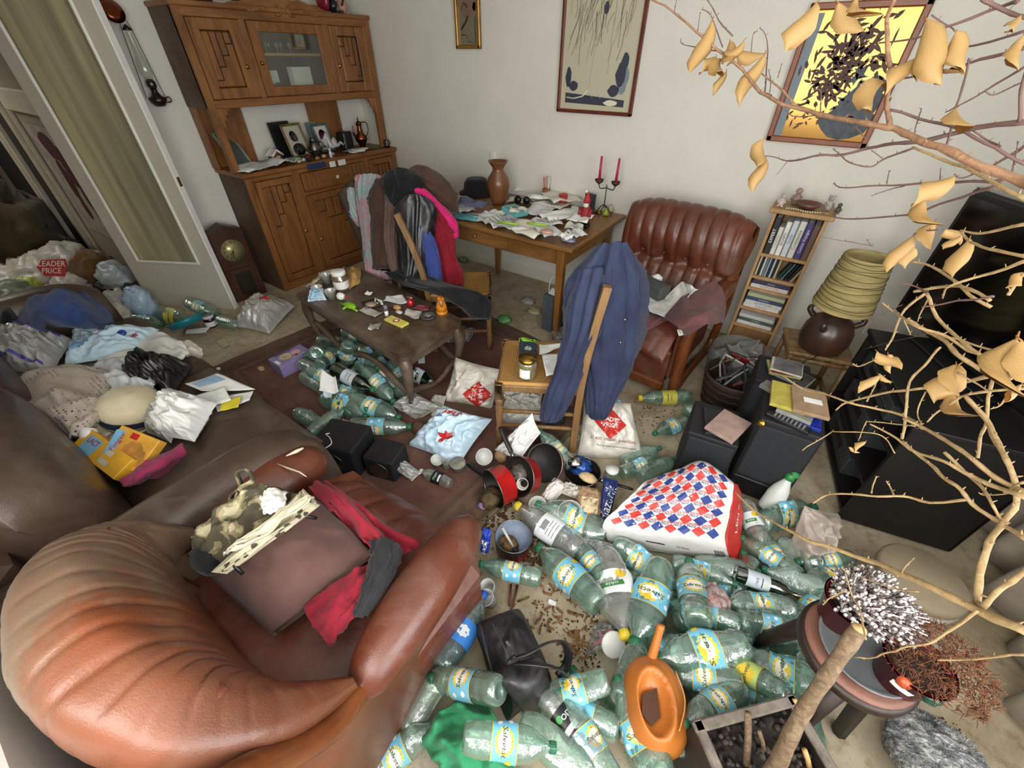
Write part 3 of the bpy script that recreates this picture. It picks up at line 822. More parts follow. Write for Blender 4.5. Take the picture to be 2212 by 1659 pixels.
A1('back_panel',MB().box((-.83,-.27,.27),(.66,.06,.46),b=.02),M_lthseat,False)
#  brown sofa at the left
so=thing('sofa','long dark brown leather sofa at the left, covered in clothes and bags','sofa',(-2.3,.2,0))
def SO(n,mb,m=M_lth2,sm=True):return part(n,mb,m,so,sm,True)
SO('base',MB().box((-2.33,.15,.17),(2.1,.78,.30),b=.03),M_lth2,False)
def sofa_arm(xc,yf):
 rings=[]
 for y,zt in((-.40,.60),(-.1,.645),(.15,.655),(.33,.648),(.44,.60),(.495,.50),(.51,.34),(.505,.06)):
  pass
 def f(u,v):
  y=-.42+(yf+.42)*v
  t_=max(0,v-.62)/.38
  top=.655-.10*t_**3
  a=PI*(u*1.0)
  e=.55;ca,sa=math.cos(a),math.sin(a)
  x=xc-.125*math.copysign(abs(ca)**e,ca)
  z=.02+(top-.02)*abs(sa)**.35
  if v>.985:z=.02+(top-.02)*abs(sa)**.35
  return vec(x,y-.03*t_**2*(z/top),z+.004*nz((u*4,v*5,0)))
 mb=MB().grid(f,36,36)
 m_=37;ring=[36*m_+i for i in range(37)]
 mb.f.append(ring);mb.mi.append(0)
 return mb
SO('armrest',sofa_arm(-1.275,.51));SO('armrest',sofa_arm(-3.47,.51))
for x0,x1 in((-3.33,-2.37),(-2.37,-1.41)):
 SO('seat_cushion',pillow([(x0,-.05,.36),(x1,-.05,.36),(x1,.57,.36),(x0,.57,.36)],.085,.06,.22,amp=.01,s=4,seed=x0))
 def bk(u,v,x0=x0,x1=x1):
  a=PI*v;k=(1-(2*u-1)**8)**.5
  return vec(x0+(x1-x0)*u,-.20+(.15*math.cos(a))*k-.04*math.sin(a)+.006*nz((u*5,v*4,x0)),.36+(.47*abs(math.sin(a))**.45)*(.75+.25*k))
 SO('back_cushion',MB().grid(bk,40,30))
SO('back_panel',MB().box((-2.37,-.33,.36),(2.05,.08,.66),b=.03),M_lth2,False)
#  far armchair beside the table
mF=frame((-.64,2.61,0),math.radians(175))
a2=thing('armchair','wooden framed brown leather armchair with tufted back by the back wall','armchair',M=mF)
def A2(n,mb,m=M_lth,sm=True,**k):return part(n,mb,m,a2,sm,**k)
A2('base',MB().box((0,.06,.20),(.60,.64,.26),b=.02),M_lth,False)
A2('front_rail',MB().box((0,.37,.075),(.62,.05,.07),b=.012),M_frmw,False)
A2('front_panel',MB().box((0,.375,.21),(.54,.02,.18),b=.01),M_lth,False)
def s2(u,v):
 x=-.29+.58*u;y=-.22+.66*v;e=max(0,v-.6)/.4
 z=.46+.03*math.sin(u*PI)-.17*e**2.4-.02*(2*u-1)**6
 z-=.008*(1-abs(math.sin(u*17+2*math.sin(v*3))))**2*(e+.2)
 return vec(x,y,z)
A2('seat_cushion',MB().grid(s2,50,34,thick=.12),M_lthseat)
but=[(-.20,.62),(-.07,.62),(.07,.62),(.20,.62)]
def b2(u,v):
 x=(-.40+.80*u);a=PI*(v*1.25-.12)
 k=max(0,1-(2*u-1)**6)**.5
 zt=.50
 prof=spl2(v)
 y,z=prof
 y=-.30+(y+.30)*(.45+.55*k)
 z=.40+(z-.40)*(1-.10*(2*u-1)**4)
 if v<.55:
  for bx,bv in but_uv:
   d2=((u-bx)*.80/.055)**2+((v-bv)*1.3/.06)**2
   y-=.055*math.exp(-d2)
  y-=.022*math.exp(-((v-.27)/.018)**2)
 rib=1-abs(math.sin((u-.5)*PI*9.5+.5*math.sin(v*7)))
 y-=.016*rib**2*(1 if .15<v<.62 else .3)*k
 z-=.010*rib**2*(v>.4)*k
 return vec(x,y,z)
_bp=spline([(-.10,.40,0),(-.085,.50,0),(-.13,.60,0),(-.125,.70,0),(-.14,.85,0),(-.21,.96,0),(-.32,.985,0),(-.39,.90,0),(-.38,.70,0),(-.36,.40,0)],60)
def spl2(v):
 q=_bp[min(60,int(v*60+.5))];return q.x,q.y
but_uv=[((bx+.40)/.80,.31)for bx in(-.22,-.075,.075,.22)]
A2('backrest',MB().grid(b2,84,60),M_lth)
for bx in(-.22,-.075,.075,.22):
 p=b2((bx+.40)/.80,.31);A2('button',MB().ball((p.x,p.y+.006,p.z),.012,8,6),M_lth)
for s in(-1,1):
 A2('side_panel',MB().box((s*.315,.05,.30),(.03,.60,.34),b=.008),M_lth,False)
 A2('wood_frame',MB().tube(spline([(s*.37,.34,.05),(s*.365,.36,.30),(s*.36,.34,.47),(s*.37,.28,.565),(s*.375,.10,.60),(s*.375,-.10,.59),(s*.38,-.26,.68),(s*.385,-.36,.80),(s*.37,-.42,.88)],30),[.034]*8+[.036]*10+[.028]*13,10),M_frmw)
 A2('wood_frame',MB().tube(spline([(s*.37,.34,.05),(s*.36,0,.055),(s*.36,-.34,.05),(s*.375,-.36,.35),(s*.38,-.28,.62)],16),.028,8),M_frmw)
 A2('arm_scroll',loft([(vec(s*.385,.40,.585),vec(.01,0,0),vec(0,0,.01)),(vec(s*.385,.385,.585),vec(.055,0,0),vec(0,0,.036)),(vec(s*.385,.25,.605),vec(.062,0,0),vec(0,0,.034)),(vec(s*.385,-.05,.61),vec(.055,0,0),vec(0,0,.03)),(vec(s*.385,-.2,.60),vec(.04,0,0),vec(0,0,.025))],18),M_frmw)

#  television and its stand
F_,N_=vec(.486,2.57,0),vec(.63,1.80,0)
sd=(F_-N_);sL=sd.length;MS=frame(N_,math.atan2(sd.y,sd.x))
ts=thing('tv_stand','black television stand with open shelves holding grey hi-fi boxes','tv stand',M=MS)
M_tvs=mat('#14110f',.5,.2,6)
for x,nm in((.012,'side_panel'),(sL-.012,'side_panel')):part(nm,MB().box((x,-.21,.30),(.024,.42,.58),b=.003),M_tvs,ts,False)
part('top',MB().box((sL/2,-.21,.60),(sL+.02,.44,.024),b=.004),M_tvs,ts,False)
part('back_panel',MB().box((sL/2,-.415,.30),(sL,.012,.56)),M_tvs,ts,False)
for z in(.03,.22,.42):part('shelf',MB().box((sL/2,-.21,z),(sL-.05,.40,.018),b=.002),M_tvs,ts,False)
M_hifi=mat('#3c3f40',.5,.15,20)
for nm,lab,x0,x1,z0,h in(('amplifier','grey hi-fi amplifier on the middle shelf of the television stand',.30,.72,.229,.12),('video_recorder','grey video recorder on the upper shelf of the television stand',.26,.74,.429,.085),('cassette_deck','dark cassette deck on the lowest shelf of the television stand',.28,.70,.039,.11)):
 t_=thing(nm,lab,'hi-fi',M=MS@frame((0,0,0)))
 part('casing',MB().box(((x0+x1)/2,-.20,z0+h/2),(x1-x0,.34,h),b=.004),M_hifi,t_,False)
 part('display',MB().box(((x0+x1)/2+.03,-.029,z0+h*.6),(.2,.004,h*.3)),M_black,t_,False)
 for k in range(3):part('button',MB().box((x0+.05+.03*k,-.028,z0+h*.5),(.016,.006,.012),b=.002),M_steel,t_,False)
tvd=vec(.437,-.90,0).normalized();MT=frame(vec(.57,2.84,.612),math.atan2(tvd.y,tvd.x))
tv=thing('television','large black flat television standing tilted on the black stand','television',M=MT)
part('casing',MB().box((.52,.035,.33),(1.04,.06,.62),b=.012),M_black,tv,False)
scr=NT('tv_screen');scr.set(Base_Color='#050506',Roughness=.12);part('screen',MB().box((.52,.003,.345),(.97,.004,.53)),scr.m,tv,False)
part('top_edge',MB().box((.52,.04,.642),(1.03,.05,.004)),M_steel,tv,False)
part('foot',MB().box((.52,.05,.006),(.5,.22,.012),b=.005),M_black,tv,False)
part('speaker_slot',MB().box((.028,.002,.5),(.012,.004,.11)),M_dark,tv,False)
#  pine tower of books and discs
TY=2.965
tw=thing('media_tower','narrow pine shelf tower full of books and discs against the back wall','shelf',(-.03,3.06,0))
TX0,TX1=-.165,.112
for x in(TX0+.008,TX1-.008):part('side_panel',MB().box((x,3.055,.5),(.018,.18,.985),b=.002),M_shelfw,tw,False,True)
part('top',MB().box(((TX0+TX1)/2,3.06,1.005),(TX1-TX0+.05,.23,.024),b=.004),M_shelfw,tw,False,True)
part('back_panel',MB().box(((TX0+TX1)/2,3.147,.5),(TX1-TX0,.006,.98)),M_shelfw,tw,False,True)
SH=[.74,.595,.515,.375,.245,.06]
for z in SH:part('shelf',MB().box(((TX0+TX1)/2,3.055,z),(TX1-TX0-.02,.17,.018),b=.002),M_shelfw,tw,False,True)
def book(x0,x1,z0,z1,y0,dep,col,lab,group,tilt=0,txt=None,tcol=None,cat='book',nm='book',rot=True):
 c=vec((x0+x1)/2,y0+dep/2,z0);w_,h_=x1-x0,z1-z0
 t_=thing(nm,lab,cat,M=frame(c,0,tilt),group=group)
 cm=mat(col,.55,.06,12)
 part('cover',MB().box((0,-dep/2+.003,h_/2),(w_,.006,h_),b=.001).box((-w_/2+.0015,0,h_/2),(.003,dep,h_)).box((w_/2-.0015,0,h_/2),(.003,dep,h_)),cm,t_,False)
 part('pages',MB().box((0,.003,h_/2),(w_-.006,dep-.008,h_-.008)),M_paper,t_,False)
 if txt:
  L=h_ if rot else w_
  vs,fs=text2d(txt,min((w_ if rot else h_)*.75,L*1.5/max(3,len(txt))))
  mb=MB()
  if rot:mb.add([(y*-1 if 0 else-y,-dep/2-.0006,h_/2+x)for x,y in vs],fs)
  else:mb.add([(x,-dep/2-.0006,h_/2+y)for x,y in vs],fs)
  part('lettering',mb,mat(tcol or '#2b2c33',.8,0),t_,False)
 return t_
z0=SH[0]+.009
for i,(w_,h_,col,txt,tc,lab)in enumerate([(.034,.215,'#1b1b1e','EXPERT','#e8e6e0','black spined book at the left end of the top compartment'),(.028,.165,'#c9c6ba','CINEMA','#8a8a86','shorter grey white book beside the black spined one'),(.030,.20,'#d6d3cb','BIGARD','#17171a','white spined book lettered BIGARD in the top compartment'),(.034,.212,'#b9c0c4','Guide','#3a6a9a','pale blue grey book right of the BIGARD one'),(.036,.215,'#c4c2b4','Croissance','#2f2f30','thick cream grey book in the middle right of top compartment'),(.036,.21,'#3a2f6a','Cuisine Voyages','#cfc6e0','deep violet book near the right end of the top compartment'),(.034,.205,'#5a4238',None,None,'brown spined book at the right end of the top compartment')]):
 x=TX0+.022+sum((.034,.028,.030,.034,.036,.036,.034)[:i])+.001*i
 book(x,x+w_-.001,z0,z0+h_,2.985,.14,col,lab,'books in the top of the pine tower',0,txt,tc)
z0=SH[1]+.009
names=['cream','black','white','grey','pale blue','navy','white','black','cream']
cols=['#cfc9b0','#1c1c1e','#d8d8d2','#85888a','#9fb4bd','#26304a','#cfcfca','#202022','#c9c0a4']
for i in range(9):
 x=TX0+.022+i*.0135
 book(x,x+.011,z0,z0+.122,2.99,.13,cols[i],'%s disc case, %s of the upright ones in the second compartment'%(names[i],['first','second','third','fourth','fifth','sixth','seventh','eighth','ninth'][i]),'discs in the second compartment',0,cat='disc case',nm='disc_case')
for i in range(5):
 x=TX0+.152+i*.0185
 book(x,x+.010,z0,z0+.118,2.99,.13,['#2f4a46','#5b7f7d','#1b1b1d','#26262a','#b6a98c'][i],'%s disc case, %s of those leaning in the second compartment'%(['dark green','teal','black','charcoal','tan'][i],['first','second','third','fourth','last'][i]),'discs in the second compartment',.35,cat='disc case',nm='disc_case')
for zi,items in((2,[('#c8c2bb','REDEMPTION','#b03a34','white'),('#352f48','KING','#a89fc0','dark violet')]),(3,[('#cfcdc6','GUERRES','#8a4a3a','white with red letters'),('#c6c8c6','LES MONDES','#2b2c33','white with black letters'),('#38455c','OCEAN','#aab6cc','slate blue'),('#a9ad80',None,None,'yellow green')]),(4,[('#c9cac6',None,None,'grey white'),('#4b544c','FORET','#a6ada2','dark green'),('#bdbfb6',None,None,'pale grey')])):
 z=SH[zi]+.009
 for k,(col,txt,tc,cn)in enumerate(items):
  h_=.024
  lv=['third','fourth','fifth'][zi-2]
  book(TX0+.024+.004*(k%2),TX1-.028-.006*((k+1)%2),z,z+h_,2.985,.14,col,'%s film case lying flat in the %s compartment of the tower'%(cn,lv),'films lying in the pine tower',0,txt,tc,'film case','film_case',False)
  z+=h_+.001
M_cer=mat('#c9b8ae',.5,.2,20);M_cer2=mat('#8a7a6c',.5,.2,30)
def figure(name,lab,cat,c,h,m,m2,seed=0,ears=True):
 t_=thing(name,lab,cat,c)
 part('body',MB().ball((0,0,h*.32),(h*.26,h*.22,h*.34),12,8,fn=lambda p,d:p*(1+.15*nz(d,3,seed))),m,t_)
 part('head',MB().ball((0,-.01*h,h*.78),h*.19,12,8),m,t_)
 if ears:
  for s in(-1,1):part('ear',MB().ball((s*h*.14,0,h*.94),(h*.06,h*.04,h*.08),8,6),m,t_)
 for s in(-1,1):part('arm',MB().tube([(s*h*.2,-.02*h,h*.5),(s*h*.28,-h*.2,h*.32)],h*.06,6),m2,t_)
 for s in(-1,1):part('foot',MB().ball((s*h*.14,-h*.2,h*.07),(h*.1,h*.14,h*.07),8,6),m2,t_)
 return t_
TZ=1.017
figure('figurine','small pinkish pottery figurine at the left of the tower top','figurine',(-.15,3.02,TZ),.075,M_cer,M_cer,1)
figure('figurine','brown and cream pottery figurine behind the dish on the tower','figurine',(-.085,3.12,TZ),.095,mat('#a8897c',.5,.35,30),M_cer2,2,False)
figure('figurine','grey white pottery cat figurine at the right of the tower top','figurine',(.085,3.08,TZ),.085,mat('#b3ada2',.5,.35,40),M_cer2,3)
figure('figurine','dark mossy figurine at the right end of the tower top','figurine',(.135,3.04,TZ),.06,mat('#57554a',.6,.3,40),M_cer2,4,False)
t_=thing('dish','shallow brown pottery dish on top of the pine tower','dish',(-.015,3.05,TZ))
part('bowl',MB().lathe([(.03,0),(.06,.018),(.072,.034),(.068,.034),(.055,.018),(.0,.010)],22),mat('#6a4438',.35,.25,20),t_)
mbp=MB()
for i in range(26):
 a=i/25;mbp.ball((-.11+.2*a+.004*math.sin(i*2.1),2.967+.012*math.sin(a*9),TZ+.007),.0055,6,4)
solo('bead_necklace','string of pearly beads along the front edge of the tower top','necklace',mbp,mat('#cdbfa2',.25,.15),kind='stuff')
#  table lamp on a rattan stool
st_=thing('rattan_stool','low rattan stool carrying the pottery lamp','stool',(.32,2.66,0),math.radians(12))
M_rat=wood('rattan','#4e3a22','#7a5d38','#94764b',(6,6,2),.5)
part('seat',MB().box((0,0,.40),(.33,.30,.022),b=.008),M_rat,st_,False)
for sx in(-1,1):
 for sy in(-1,1):part('leg',MB().tube([(sx*.145,sy*.13,0),(sx*.14,sy*.125,.39)],.016,8),M_rat,st_)
for sy in(-1,1):
 for z in(.365,.12):part('rail',MB().tube([(-.15,sy*.13,z),(.15,sy*.13,z)],.013,8),M_rat,st_)
for sx in(-1,1):
 for z in(.365,.12):part('rail',MB().tube([(sx*.145,-.13,z),(sx*.145,.13,z)],.013,8),M_rat,st_)
lm=thing('table_lamp','brown pottery jug lamp with wrapped parchment shade','lamp',(.325,2.605,.411))
M_jug=mat('#4a2a1c',.3,.35,7,col2='#2c2622')
part('base',MB().lathe([(.07,0),(.105,.015),(.122,.07),(.118,.13),(.095,.185),(.06,.21),(.035,.225),(.03,.26)],28),M_jug,lm)
for a in(.35,2.6,4.4):
 ca,sa=math.cos(a),math.sin(a)
 part('lug',MB().tube(spline([(ca*.10,sa*.10,.16),(ca*.14,sa*.14,.185),(ca*.135,sa*.135,.21)],6),[.018,.017,.016,.015,.014,.013,.011],8),M_jug,lm)
sh_=NT('parchment');shz=sh_.n('ShaderNodeSeparateXYZ');sh_.l(sh_.coord('UV'),shz.inputs[0])
sh_.set(Base_Color=sh_.ramp(sh_.noise(sh_.coord('Object',(2,2,14)),5,5,.6),(.3,'#786a3e'),(.7,'#a69562')),Roughness=.8)
def shade_fn(p,a):
 k=1+.012*math.sin(p.z*260+2.5*math.sin(a+p.z*9));return vec(p.x*k,p.y*k,p.z)
part('lamp_shade',MB().lathe([(.138-.036*i/40,.265+.275*i/40)for i in range(41)]+[(.099+.036*i/12,.54-.27*i/12)for i in range(13)],40,fn=shade_fn,cap=False),sh_.m,lm)
for i,(z,k,ph)in enumerate([(.29,.004,0),(.305,.006,1),(.335,.008,2),(.352,.006,.5),(.385,.007,3),(.41,.008,4),(.422,.005,2.2),(.452,.006,1.4),(.475,.008,5),(.492,.006,3.3),(.512,.005,.8),(.528,.004,2.6)]):
 pts=[]
 for q in range(33):
  a=q/32*2*PI;zz=z+k*math.sin(a*2+ph);r_=.138-.036*(zz-.265)/.275
  pts.append((math.cos(a)*(r_+.0015),math.sin(a)*(r_+.0015),zz))
 part('wrapped_cord',MB().tube(pts,.0016,5),mat('#4f452a',.8,.1),lm)
part('cord',MB().tube(spline([(.0,-.11,.02),(-.02,-.15,.004),(-.05,-.17,-.02),(-.06,-.175,-.2),(-.08,-.18,-.38)],18),.003,6),M_dark,lm)
#  curtain, low round stool
def curt(u,v):
 y=1.13+1.2*u;z=2.45-2.42*v
 return vec(1.22+.045*math.sin(u*34+.8*math.sin(v*3))+.03*nz((u*5,v*2,0))-.10*max(0,v-.8)*2*(1+.5*math.sin(u*17)),y+.02*math.sin(v*4),max(.012,z))
solo('curtain','heavy beige curtain hanging in folds at the right by the window','curtain',MB().grid(curt,130,30,thick=.006),fabric('curtain_cloth','#8d8272','#a89d8b'))
rs=thing('round_stool','small round stool with beige padded top near the curtain','stool',(.832,1.48,0))
part('pad',MB().lathe([(.0,.16),(.125,.16),(.137,.175),(.137,.20),(.128,.212),(0,.216)],32),mat('#8f8169',.75,.08),rs)
part('rim',MB().lathe([(.12,.12),(.138,.13),(.138,.16),(.12,.162)],32),mat('#a79f93',.5,.1),rs)
for k in range(4):
 a=k*PI/2+.5;part('leg',MB().tube([(math.cos(a)*.1,math.sin(a)*.1,.13),(math.cos(a)*.125,math.sin(a)*.125,0)],.012,8),mat('#6b3a22',.5,.1),rs)
#  speakers
def speaker_box(lab,x0,x1,y0,y1,h,rz=0,lip=True):
 t_=thing('loudspeaker',lab,'loudspeaker',((x0+x1)/2,(y0+y1)/2,0),rz)
 part('cabinet',MB().box((0,0,h/2),(x1-x0,y1-y0,h),b=.006),M_blackmatt,t_,False)
 part('grille',MB().box((0,-(y1-y0)/2-.006,h*.62),(x1-x0-.02,.014,h*.66),b=.005),mat('#1e2124',.85,.1,40,bump=.3,bs=500),t_,False)
 part('lower_panel',MB().box((0,-(y1-y0)/2-.004,h*.14),(x1-x0-.02,.008,h*.22),b=.003),M_black,t_,False)
 return t_
speaker_box('squat black loudspeaker with a disc case on top beside the checkered bag',-.115,.105,1.62,1.88,.325,math.radians(8))
speaker_box('tall black loudspeaker under the pile of film boxes behind the spray bottle',.14,.385,1.70,1.96,.475,math.radians(4))
speaker_box('black loudspeaker behind the others with plastic disc cases on it',.07,.31,2.02,2.28,.46,math.radians(5))
#  three legged plant stool and its pots
ps=thing('plant_stool','dark round three-legged wooden stool holding two red flower pots','stool',(.52,.855,0))
M_psw=mat('#2a1d15',.5,.25,8)
part('top',MB().lathe([(0,.455),(.125,.455),(.135,.462),(.135,.482),(.128,.488),(0,.488)],32),M_psw,ps)
part('rim_ring',MB().lathe([(.112,.488),(.126,.488),(.126,.497),(.112,.497)],32),mat('#7a5244',.6,.15),ps)
for dx,dy in((-.135,.115),(.155,.03),(-.02,-.15)):
 part('leg',MB().tube([(dx*.5,dy*.5,.46),(dx*1.05,dy*1.05,0)],[.026,.022],8),M_psw,ps)
tr_=solo('saucer','grey round saucer under the red pots on the dark stool','saucer',MB().lathe([(0,.500),(.098,.500),(.108,.516),(.104,.517),(.094,.505),(0,.505)],30,frame((.525,.855,0))),mat('#6b6e70',.5,.15))
def flower_pot(lab,c,r,h,plant,cat='potted plant'):
 t_=thing('flower_pot',lab,cat,c)
 part('pot',MB().lathe([(r*.72,0),(r,h),(r*1.05,h),(r*.93,h),(r*.68,.01),(0,.01)],24),mat('#6b1420',.3,.2),t_)
 part('soil',MB().lathe([(r*.92,h*.86),(0,h*.88)],16,cap=False),mat('#2b2119',.95,.3,40),t_)
 return t_
p1=flower_pot('red pot with frosted white heather on the dark stool',(.462,.905,.505),.066,.095,0)
mb=MB();mb2=MB();r2=random.Random(3)
for i in range(330):
 a=r2.random()*2*PI;rr=r2.random()**.6*.105;L=.07+.05*r2.random()
 b0=vec(math.cos(a)*rr*.25,math.sin(a)*rr*.25,.075);b1=vec(math.cos(a)*rr+.028,math.sin(a)*rr-.006,.085+L*(1-.5*(rr/.105)**2))
 d=(b1-b0)
 (mb if r2.random()<.35 else mb2).tube([b0+d*.3,b0+d*.7+vec(0,0,.006),b1],[.001,.0022,.0014],4)
 for k in range(4):
  q=b0+d*(.6+.1*k)+vec(r2.uniform(-1,1),r2.uniform(-1,1),r2.uniform(0,1))*.006
  (mb if r2.random()<.55 else mb2).ball(q,(.0045,.0045,.006),5,3)
o_=part('frosted_sprigs',mb,mat('#d9d0cd',.8,.15,40),p1);o_['kind']='stuff'
o_=part('grey_sprigs',mb2,mat('#6f645f',.8,.3,40),p1);o_['kind']='stuff'
p2=flower_pot('red pot with a dried brown fern and white price tag on the dark stool',(.590,.825,.505),.068,.095,0)
mb=MB()
for i in range(760):
 a=r2.random()*2*PI;rr=r2.random()**.55*.105;zz=.085+r2.random()*.085*(1-(rr/.12)**2)
 q=vec(math.cos(a)*rr+.03,math.sin(a)*rr+.025,zz)
 for k in range(2):
  d=vec(r2.uniform(-1,1),r2.uniform(-1,1),r2.uniform(-.3,1)).normalized()*.018
  mb.tube([q,q+d*.6+vec(0,0,.003),q+d],[.0007,.0010,.0004],3)
o_=part('dried_fern',mb,mat('#7a4a2e',.9,.3,40),p2);o_['kind']='stuff'
part('price_tag',MB().grid(lambda u,v:(math.cos(-2.2+.62*u)*(.0605+.006*v),math.sin(-2.2+.62*u)*(.0605+.006*v),.045+.024*v),8,2),M_paper,p2)
for i,(a,z)in enumerate(((2.4,.08),(-2.0,.075),(-1.2,.07))):
 part('gift_bow',MB().ball((math.cos(a)*.066,math.sin(a)*.066,z+.01),(.016,.012,.016),8,6,fn=lambda p,d:p*(1+.4*nz(d,6,i))),mat(['#b5391f','#c0502a','#1f4a3c'][i],.35,.2),p2)
#  planter with the cut trunk
MPl=frame((.437,.512,0),math.radians(46))
pl=thing('planter','square dark planter of dry soil with a sawn trunk and stakes','planter',M=MPl)
hs=.137
for k in range(4):
 part('side_panel',MB().box((0,-hs,.172),(2*hs+.018,.018,.345),Matrix.Rotation(k*PI/2,4,'Z'),b=.003,taper=1),mat('#221b16',.6,.25),pl,False)
 part('rim',MB().box((0,-hs,.350),(2*hs+.03,.026,.014),Matrix.Rotation(k*PI/2,4,'Z'),b=.004),mat('#6d6258',.7,.35,18),pl,False)
part('soil',MB().grid(lambda u,v:vec(-.13+.26*u,-.13+.26*v,.295+.022*nz((u*9,v*9,0))+.016*nz((u*25,v*25,2))),40,40),mat('#2a211b',.95,.45,60,bump=.8,bs=120),pl)
mb=MB()
for i in range(150):
 x,y=R.uniform(-.125,.125),R.uniform(-.125,.125)
 mb.ball((x,y,.30+R.random()*.012),(R.uniform(.004,.010),R.uniform(.004,.010),R.uniform(.003,.008)),6,4,fn=lambda p,d:p*(1+.3*nz(d,2,i)))
o_=part('soil_crumbs',mb,mat('#453a33',.95,.4,60),pl);o_['kind']='stuff'
M_bark=wood('bark','#4a3a2a','#6f5a43','#8f7a60',(14,14,14),.85)
b0,b1=at(1640,1700,.30),at(1856,1358,.80)
mb=MB();tp=spline([b0,b0+(b1-b0)*.15+vec(.006,0,0),b0+(b1-b0)*.5+vec(-.004,.004,0),b1],26)
mb.tube(tp,[.023-.008*min(1,i/20)+.0008*math.sin(i*1.9)+.0008*math.sin(i*4.3)for i in range(27)],14)
part('trunk',mb,M_bark,pl,True,True)
part('sawn_top',MB().tube([b1+(b1-b0).normalized()*.0,b1+(b1-b0).normalized()*.004],[.0135,.012],10),mat('#c4a06c',.8,.2),pl,True,True)
for a,b,r_,m_ in((at(1612,1650,.30),at(1616,1540,.42),.009,M_bark),(at(1716,1510,.36),at(1732,1590,.30),.006,mat('#c19a62',.7,.1)),(at(1650,1620,.30),at(1640,1580,.36),.006,M_bark),(at(1748,1659,.30),at(1738,1620,.36),.007,mat('#c19a62',.7,.1))):
 part('stake',MB().tube([a,(a+b)/2+vec(.002,0,0),b],[r_,r_*.95,r_*.9],8),m_,pl,True,True)

#  dry house tree whose bare branches reach in from the right
tree=thing('dry_tree','nearly bare potted tree whose dry branches and curled yellow leaves reach in from the right','tree',(1.02,.52,0))
M_br=wood('branch_bark','#573b2a','#79583d','#927354',(20,20,20),.75)
M_br2=wood('twig_bark','#6b5433','#88704a','#a0875f',(20,20,20),.75)
M_twig=mat('#5d443d',.8,.2)
part('pot',MB().lathe([(.10,0),(.14,.26),(.15,.27),(.13,.27),(.09,.02),(0,.02)],20),mat('#5a2f20',.7,.15),tree)
part('trunk',MB().tube(spline([(0,0,.02),(.01,.02,.5),(-.02,.05,1.0),(.02,.10,1.6),(.0,.12,2.1)],24),[.024-.0005*i for i in range(25)],10),M_br,tree)
def p4(x,y):return 1400+.3678*x,.3678*y
def p9(x,y):return 1500+.3219*x,380+.3219*y
def pD(x,y):return 1500+.3219*x,780+.3219*y
def pE(x,y):return 1500+.3219*x,1125+.3219*y
def branch(fn,pts,s0,s1,r0,r1,m):
 n=len(pts);W=[atd(*fn(*p),s0+(s1-s0)*i/(n-1)+.012*math.sin(i*1.7))for i,p in enumerate(pts)]
 k=max(6,n*3);q=spline(W,k)
 q=[p+vec(nz(p,30),nz(p,30,5),nz(p,30,9))*.003 for p in q]
 rr=[.74*(r0+(r1-r0)*(i/k)**.8)*(1+.22*max(0,math.sin(i*2.3)))for i in range(k+1)]
 mb=MB().tube(q,rr,6)
 for i in range(2,k,3):
  d=vec(nz(q[i],50),nz(q[i],50,3),abs(nz(q[i],50,7))+.3).normalized()
  mb.tube([q[i],q[i]+d*(rr[i]*1.4+.0035)],[rr[i]*.6,.0005],4)
 return part('branch',mb,m,tree,True,True)
